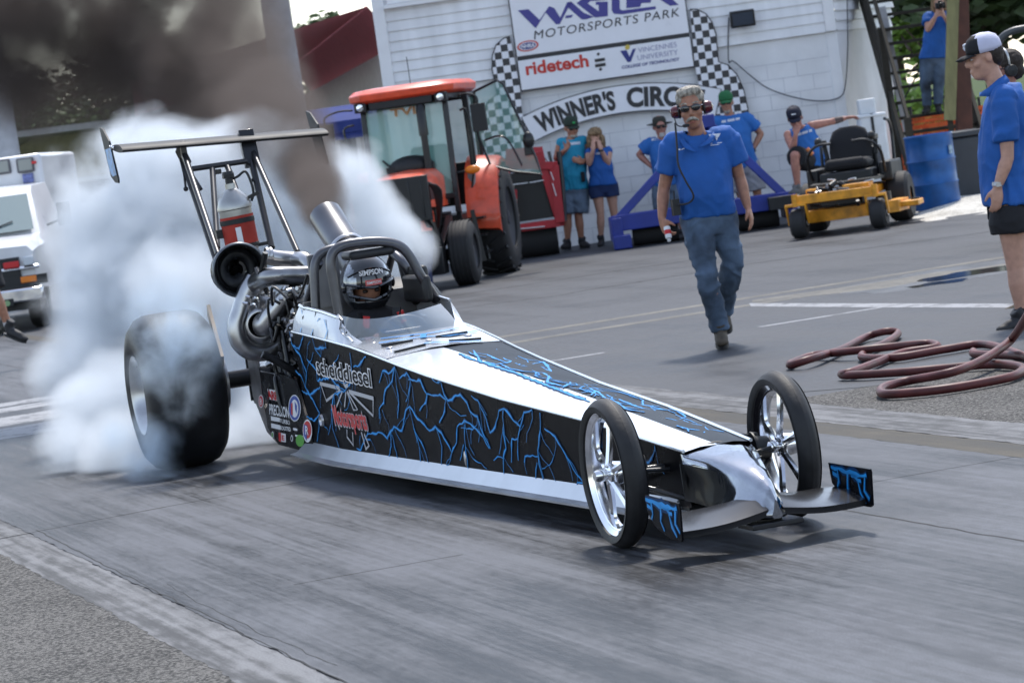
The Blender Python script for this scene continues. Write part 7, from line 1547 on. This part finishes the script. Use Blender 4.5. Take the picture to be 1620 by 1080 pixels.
# white trellis post pieces behind stairs and orange mesh fence
t = thing('white_post', 'white diagonal board seen through the stair treads', 'board', V((at(1440, 250, 46.5).x, 46.5, 0)))
mb = MB(); mb.bar((.08, 0, 0), (-.12, 0, 2.6), .11, .04, upv=(0, 1, 0)); mb.build('board', mat('weathered_white_wood', (.4, .4, .42), .7, var=.2), t); mb = MB(); mb.bar((-.2, .05, 1.0), (.3, .05, 1.7), .02, .02, upv=(0, 1, 0)); mb.build('wire', dark_plastic, t)
om = mat('orange_mesh', (.75, .13, .03), .6, var=.15); t = thing('orange_safety_fence', 'orange plastic mesh fence seen behind the stairs', 'fence', V((6.8, 48, 0)))
x0_, x1_ = at(1425, 260, 48).x-6.8, at(1640, 220, 48).x-6.8; ztp = at(1470, 182, 48).z
mb = MB(); n = 60
for k in range(n): x = x0_+(x1_-x0_)*k/n; mb.bar((x, .03*math.sin(k*.4), 0), (x, .03*math.sin(k*.4), ztp+.03*math.sin(k*.7)), .018, .004)
for k in range(15): z = ztp*k/14; mb.bar((x0_, 0, z), (x1_, 0, z), .004, .034 if k % 2 else .05)
mb.build('mesh', om, t)
for k in range(4): mb = MB(); x = x0_+(x1_-x0_)*(k+.5)/4; mb.cyl((x, .05, 0), (x, .05, ztp+.15), .02, None, 10); mb.build('stake', black_metal, t)
# dark hoop (roll bar of a parked vehicle) behind the young man
t = thing('parked_utility_vehicle', 'dark utility vehicle roof hoop showing behind the capped young man', 'utility vehicle', V((at(1660, 400, 30).x, 30, 0))); UO = V(t.location)
UP = lambda px, py, dy=0: at(px, py, 30+dy)-UO
mb = MB()
for dy in (0, 1.3): mb.tube([UP(1577, 190, dy), UP(1577, 95, dy), UP(1580, 68, dy), UP(1596, 52, dy), UP(1630, 44, dy), UP(1750, 28, dy), UP(1770, 60, dy), UP(1778, 180, dy)], .032, 12, sub=5)
mb.build('roll_bar', mat('hoop_grey', (.06, .065, .07), .4), t)
a, b = UP(1640, 250).x, UP(1850, 220).x
mb = MB(); mb.box(((a+b)/2, .8, .62), (b-a, 1.9, .5)); mb.box(((a+b)/2, .9, .95), (b-a-.2, .7, .3)); mb.build('tub', dark_plastic, t, bevel=.04)
for x in (a+.12, b-.12):
    for y in (.05, 1.5): mb = MB(); mb.lathe([(.1, -.11), (.28, -.11), (.32, -.06), (.32, .06), (.28, .11), (.1, .11)], (x, y, .32), (1, 0, 0), 28); mb.build('wheel', rubber, t)

# ------------------------------------------------------------ ambulance
AY = 43.0; ax0 = at(78, 500, AY).x
amb = thing('ambulance', 'white box ambulance parked at the left edge beside the tyre smoke', 'ambulance', V((ax0-1.02, AY, 0))); AO = V(amb.location)
AP = lambda px, py, dy=0: at(px, py, AY+dy)-AO
aw = mat('ambulance_white', (.72, .73, .76), .3, var=.03, coat=.4); bw_ = 1.0
zh, zh2, zbm, zwt = AP(60, 372).z, AP(60, 378).z, AP(60, 440).z, AP(30, 302).z
zbox = AP(30, 236).z
mb = MB(); rg = []
for y, z0, zm, w_, wt_, zt3 in ((0, .55, .98, .93, .86, 1.06), (.14, .52, 1.02, .97, .88, zh-.06), (.55, .5, zh-.12, 1.0, .92, zh-.02), (1.0, .5, zh-.08, 1.0, .93, zh+.02), (1.72, .5, zh-.06, 1.0, .79, zwt-.02), (1.95, .5, zh-.04, 1.0, .77, zwt+.05), (3.05, .5, zh, 1.0, .82, zwt+.08)):
    rg.append([V((-w_, y, z0)), V((-w_, y, zm)), V((-wt_, y, zt3)), V((0, y, zt3+.03)), V((wt_, y, zt3)), V((w_, y, zm)), V((w_, y, z0))])
mb.loft(rg); ab = mb.build('cab_body', aw, amb, angle=30)
wgl = mat('windscreen_reflective', (.12, .18, .18), .06, var=0, coat=1)
mb = MB(); f2 = lambda u, v_: V((u*(.86-.12*v_), .99+.72*v_, zh+.06+(zwt-zh-.12)*v_))
g = [f2(u, v_)+V((0, -.03-.02*(1-u*u), .02)) for v_ in (0, .5, 1) for u in np.linspace(-1, 1, 9)]; mb.add(g, [(j*9+i, j*9+i+1, j*9+i+10, j*9+i+9) for j in range(2) for i in range(8)]); wsa = mb.build('windscreen', wgl, amb, angle=None)
mb = MB(); 
for s in (-.5, .45): mb.bar(f2(s-.3, .02)+V((0, -.06, .02)), f2(s+.25, .28)+V((0, -.07, .02)), .015, .015)
mb.build('wiper', dark_plastic, wsa)
mb = MB(); x1_ = AP(65, 250, 3.1).x; mb.box((x1_-1.12, 3.1+1.9, (zbox*.97+.5)/2+.03), (2.24, 3.8, zbox*.97-.5)); bx_ = mb.build('patient_box', aw, amb, bevel=.05)
for px0, px1, py0, py1 in ((-8, 17, 252, 276), (26, 54, 249, 273)):
    a, b = AP(px0, (py0+py1)/2, 3.07), AP(px1, (py0+py1)/2, 3.07); z0, z1 = AP((px0+px1)/2, py1, 3.07).z, AP((px0+px1)/2, py0, 3.07).z
    mb = MB(); mb.box(((a.x+b.x)/2, 3.075, (z0+z1)/2), (b.x-a.x, .06, z1-z0)); wd = mb.build('window', mat('window_rubber', (.12, .12, .13), .6), bx_, bevel=.02)
    mb = MB(); mb.box(((a.x+b.x)/2, 3.04, (z0+z1)/2), (b.x-a.x-.05, .02, z1-z0-.05)); mb.build('pane', mat('pane_grey', (.25, .27, .26), .15, var=0), wd, bevel=.01)
mb = MB(); a = AP(49, 239, 3.05); mb.box((a.x, 3.06, zbox*.97-.09), (.09, .05, .035)); mb.build('marker_lamp', vin_r, bx_)
mb = MB(); a = AP(36, 283, 3.05); b = AP(53, 283, 3.05); mb.box(((a.x+b.x)/2, 3.07, a.z), (b.x-a.x, .04, .13)); mb.build('star_decal', mat('decal_purple_blue', (.15, .18, .4), .4, var=.3, vs=30), bx_)
mb = MB(); mb.box((0, -.02, zbm+.17), (1.5, .06, .26)); mb.build('grille', dark_plastic, ab, bevel=.01)
mb = MB(); mb.box((0, -.03, AP(40, 423).z), (2.0, .08, .05)); mb.box((0, -.16, AP(40, 468).z+.02), (2.06, .22, .17)); mb.build('chrome_bumper', chrome, amb, bevel=.03)
mb = MB(); mb.box((0, .1, .42), (1.9, .5, .3)); mb.build('air_dam', dark_plastic, amb)
mb = MB(); mb.box((.6, -.06, AP(30, 445).z), (1.9*.5, .07, .12)); mb.build('bumper_strip', dark_plastic, amb)
mb = MB(); a = AP(46, 412, 0); mb.box((a.x, -.06, a.z), (.13, .04, .11)); mb.box((a.x-.75, -.06, a.z), (.13, .04, .11)); mb.build('headlamp', mat('lamp_glass', (.6, .65, .7), .1, var=0, coat=1), ab, bevel=.01)
mb = MB(); a = AP(19, 419, 0); mb.box((a.x, -.07, a.z), (.2, .05, .08)); mb.build('warning_lamp', vin_r, ab, bevel=.01)
mb = MB(); a = AP(47, 441, 0); mb.box((a.x+.0, -.08, a.z), (.2, .05, .08)); mb.build('indicator', amber, ab, bevel=.01)
mb = MB(); a, b = AP(-42, 408, -.02), AP(14, 402, -.02); uu = V((0, .06, .13)); e_ = V((0, -.03, .03)); write(mb, 'EMA', quad(V((a.x, .02, zh-.2)), V((b.x, .02, zh-.2)), V((b.x, .07, zh-.1)), V((a.x, .07, zh-.1))), .03); mb.build('hood_letters', mat('letter_blue', (.03, .12, .5), .4, var=0), ab, angle=None)
mb = MB(); a = AP(12, 481, -.28); mb.box((a.x, -.285, a.z+.01), (.16, .02, .1)); pl = mb.build('plate', dark_plastic, amb, bevel=.01); mb = MB(); mb.cyl((a.x, -.297, a.z+.01), (a.x, -.299, a.z+.01), .036, None, 20); mb.build('green_roundel', mat('roundel_green', (.25, .4, .2), .5, var=0), pl)
for x in (-.82, .82):
    for y in (.75, 5.0): mb = MB(); mb.lathe([(.15, -.11), (.34, -.11), (.37, -.07), (.37, .07), (.34, .11), (.15, .11)], (x, y, .37), (1, 0, 0), 30); wh = mb.build('wheel', rubber, amb); mb = MB(); mb.lathe([(.2, .09), (.16, .05), (0, .06)], (x, y, .37), (1 if x > 0 else -1, 0, 0), 20); mb.build('rim', steel, wh)
mb = MB(); mb.bar((1.0, 1.2, zh+.1), (1.2, 1.15, zh+.15), .03, .03); mb.box((1.25, 1.15, zh+.22), (.17, .08, .3)); mb.build('mirror', dark_plastic, amb, bevel=.02)

# ------------------------------------------------------------ air hose coiled on the ground
hose_m = mat('hose_red_brown', (.1, .022, .022), .5, var=.25, vs=8)
def hz(L, h=.028):
    out = []
    for p in L:
        z = p[2] if len(p) > 2 else h; out.append(gnd(p[0], p[1], z))
    return out
mb = MB(); hp = [(1640, 571), (1560, 545), (1500, 552), (1420, 565), (1362, 565), (1380, 553), (1405, 540), (1418, 527), (1405, 524, .05), (1370, 533), (1330, 552), (1290, 566, .05), (1252, 577), (1252, 573), (1290, 562), (1340, 556, .05), (1400, 549, .05), (1470, 543), (1483, 547), (1470, 551), (1430, 558), (1390, 572), (1345, 588, .04), (1334, 592), (1350, 593), (1430, 588, .03), (1500, 582), (1570, 576, .03), (1612, 580), (1618, 588), (1590, 598), (1500, 614), (1430, 622), (1395, 622), (1397, 612), (1440, 602), (1500, 590, .06), (1540, 575, .07), (1580, 555, .09), (1605, 530, .14), (1640, 470, .45)]
hp = [(x+(3*math.sin(i*2.1)), y, *r) for i, (x, y, *r) in enumerate(hp)]
mb.tube(hz(hp), .024, 12, sub=7); tag(mb.build('air_hose', hose_m), 'dark red rubber hose lying in loose loops beside the lane', 'hose')
mb = MB(); mb.tube(hz([(1540, 556), (1545, 560), (1600, 562), (1650, 566)]), .024, 12, sub=5); tag(mb.build('air_hose', hose_m), 'second short run of dark red hose at the right edge behind the loops', 'hose')
# ------------------------------------------------------------ smoke (volumes)
def smoke(name, label, blobs, dens, col, aniso, nscale, namp, stretch=(1, 1, 1), pad=1.25, dens2=None, detail=3.5, thr=.2, rate=1.0):
    """one closed box; density = soft ellipsoid puffs broken up by noise. blobs: (centre, radius, weight)"""
    lo = V([min(b[0][i]-b[1]*pad for b in blobs) for i in range(3)]); hi = V([max(b[0][i]+b[1]*pad for b in blobs) for i in range(3)]); lo.z = max(lo.z, .004)
    c = (lo+hi)/2; mb = MB(); mb.box((0, 0, 0), tuple(hi-lo)); m = bpy.data.materials.new(name); m.use_nodes = True; t = m.node_tree; N = t.nodes; L = t.links; N.clear()
    out = N.new('ShaderNodeOutputMaterial'); pv = N.new('ShaderNodeVolumePrincipled'); L.new(pv.outputs[0], out.inputs['Volume'])
    pv.inputs['Color'].default_value = (*col, 1); pv.inputs['Anisotropy'].default_value = aniso
    tc = N.new('ShaderNodeTexCoord'); mp = N.new('ShaderNodeMapping'); L.new(tc.outputs['Object'], mp.inputs[0]); mp.inputs['Scale'].default_value = stretch
    nz = N.new('ShaderNodeTexNoise'); nz.inputs['Scale'].default_value = nscale; nz.inputs['Detail'].default_value = detail; nz.inputs['Roughness'].default_value = .55; nz.inputs['Distortion'].default_value = .3; L.new(mp.outputs[0], nz.inputs['Vector'])
    acc = None
    for ce, r, wt in blobs:
        d = N.new('ShaderNodeVectorMath'); d.operation = 'DISTANCE'; L.new(tc.outputs['Object'], d.inputs[0]); d.inputs[1].default_value = tuple(V(ce)-c)
        mr = N.new('ShaderNodeMapRange'); mr.inputs[1].default_value = 0; mr.inputs[2].default_value = r; mr.inputs[3].default_value = wt; mr.inputs[4].default_value = 0; L.new(d.outputs['Value'], mr.inputs[0])
        if acc is None: acc = mr
        else:
            ad = N.new('ShaderNodeMath'); ad.operation = 'ADD'; L.new(acc.outputs[0], ad.inputs[0]); L.new(mr.outputs[0], ad.inputs[1]); acc = ad
    n2 = N.new('ShaderNodeMapRange'); n2.inputs[1].default_value = .3; n2.inputs[2].default_value = .7; n2.inputs[3].default_value = 1-namp; n2.inputs[4].default_value = 1+namp; L.new(nz.outputs[0], n2.inputs[0])
    s_ = N.new('ShaderNodeMath'); s_.operation = 'MULTIPLY'; L.new(acc.outputs[0], s_.inputs[0]); L.new(n2.outputs[0], s_.inputs[1])
    mr = N.new('ShaderNodeMapRange'); mr.clamp = False; mr.inputs[1].default_value = thr; mr.inputs[2].default_value = thr+1; mr.inputs[3].default_value = 0; mr.inputs[4].default_value = dens; L.new(s_.outputs[0], mr.inputs[0])
    mx = N.new('ShaderNodeMath'); mx.operation = 'MAXIMUM'; mx.inputs[1].default_value = 0; L.new(mr.outputs[0], mx.inputs[0]); mr = mx
    L.new(mr.outputs[0], pv.inputs['Density'])
    o = mb.build(name, m, angle=None); o.location = c; m.cycles.volume_step_rate = rate; o['kind'] = 'stuff'; o['label'] = label; o['category'] = 'smoke'; return o
B = lambda px, py, Y, r, w=1.0: (at(px, py, Y), r, w)
smoke('tyre_smoke', 'thick white blue tyre smoke billowing round and behind the rear slick', [
    B(230, 650, 21.0, .6, 1.15), B(140, 680, 20.9, .4), B(110, 590, 21.6, .36), B(165, 500, 22.0, .5), B(135, 390, 22.4, .42, .8), B(230, 330, 22.5, .62), B(250, 440, 22.2, .7, 1.2), B(330, 330, 22.5, .7, 1.1), B(330, 560, 22., .65, 1.2),
    B(420, 300, 22.7, .65), B(430, 440, 22.4, .7), B(530, 330, 22.7, .45), B(590, 350, 22.7, .34, .9), B(640, 395, 22.6, .28, 1.0), B(560, 420, 22.6, .45), B(400, 620, 21.4, .5), B(330, 715, 20.5, .36), B(200, 718, 19.9, .36, 1.1), B(115, 712, 20.2, .3), B(265, 728, 19.5, .25, .9), B(395, 700, 20.3, .36, 1.1), B(440, 650, 21, .35), B(300, 480, 21.5, .55), B(60, 470, 23, .3, .35), B(570, 270, 22.8, .3, .6),
    B(225, 250, 22.5, .5, .5), B(120, 280, 22.5, .4, .35)], 10.0, (.93, .965, 1.0), .0, 2.8, .95, thr=.17, detail=6, rate=.7)
smoke('tyre_smoke_wisps', 'thin blue smoke curling over the face of the near rear tyre', [
    B(265, 500, 18.75, .3, .8), B(310, 560, 18.75, .26, .5), B(345, 500, 18.9, .22, .5), B(235, 580, 18.75, .22, .5), B(250, 725, 18.8, .22, .7), B(205, 700, 18.8, .24, .7), B(300, 640, 18.75, .22, .4)], 7.0, (.76, .88, 1.0), .1, 5.0, 1.2, thr=.14, detail=6, rate=.6)
PATH = [(514, 336, 18.66, .13, 12), (507, 316, 19.0, .16, 9), (500, 298, 19.4, .19, 7), (491, 280, 19.9, .22, 5.5), (480, 260, 20.6, .27, 4.4), (455, 222, 22.2, .36, 3.2), (427, 185, 23.3, .46, 2.4), (385, 145, 24.4, .6, 1.7), (325, 102, 25.4, .8, 1.2)]
PB = []
for (a, b) in zip(PATH, PATH[1:]):
    for k in range(3):
        u = k/3; q = [x*(1-u)+y*u for x, y in zip(a, b)]; j = 9 if q[3] > .25 else 2
        PB.append(B(q[0]+random.uniform(-j, j), q[1]+random.uniform(-j, j), q[2], q[3]*random.uniform(.85, 1.2), q[4]*.42))
smoke('exhaust_smoke', 'dark grey diesel smoke streaming up and left from the exhaust stack', PB+[
    B(320, 100, 25.4, .78, 1.0), B(250, 60, 26, .9, 1.1), B(170, 90, 26, .78, .8), B(90, 40, 26, .95, 1.1), B(0, 60, 26, .95, 1.3), B(340, 30, 26, .72, .95), B(300, -20, 26, 1.0, 1), B(40, 120, 26, .6, .5), B(270, 165, 25.4, .6, .6), B(-60, 0, 26, .95, 1.3), B(150, -30, 26, 1.0, 1), B(400, 85, 25, .4, .7)], 2.1, (.2, .17, .155), .2, 2.4, 1.2, thr=.14, detail=6, rate=.55)
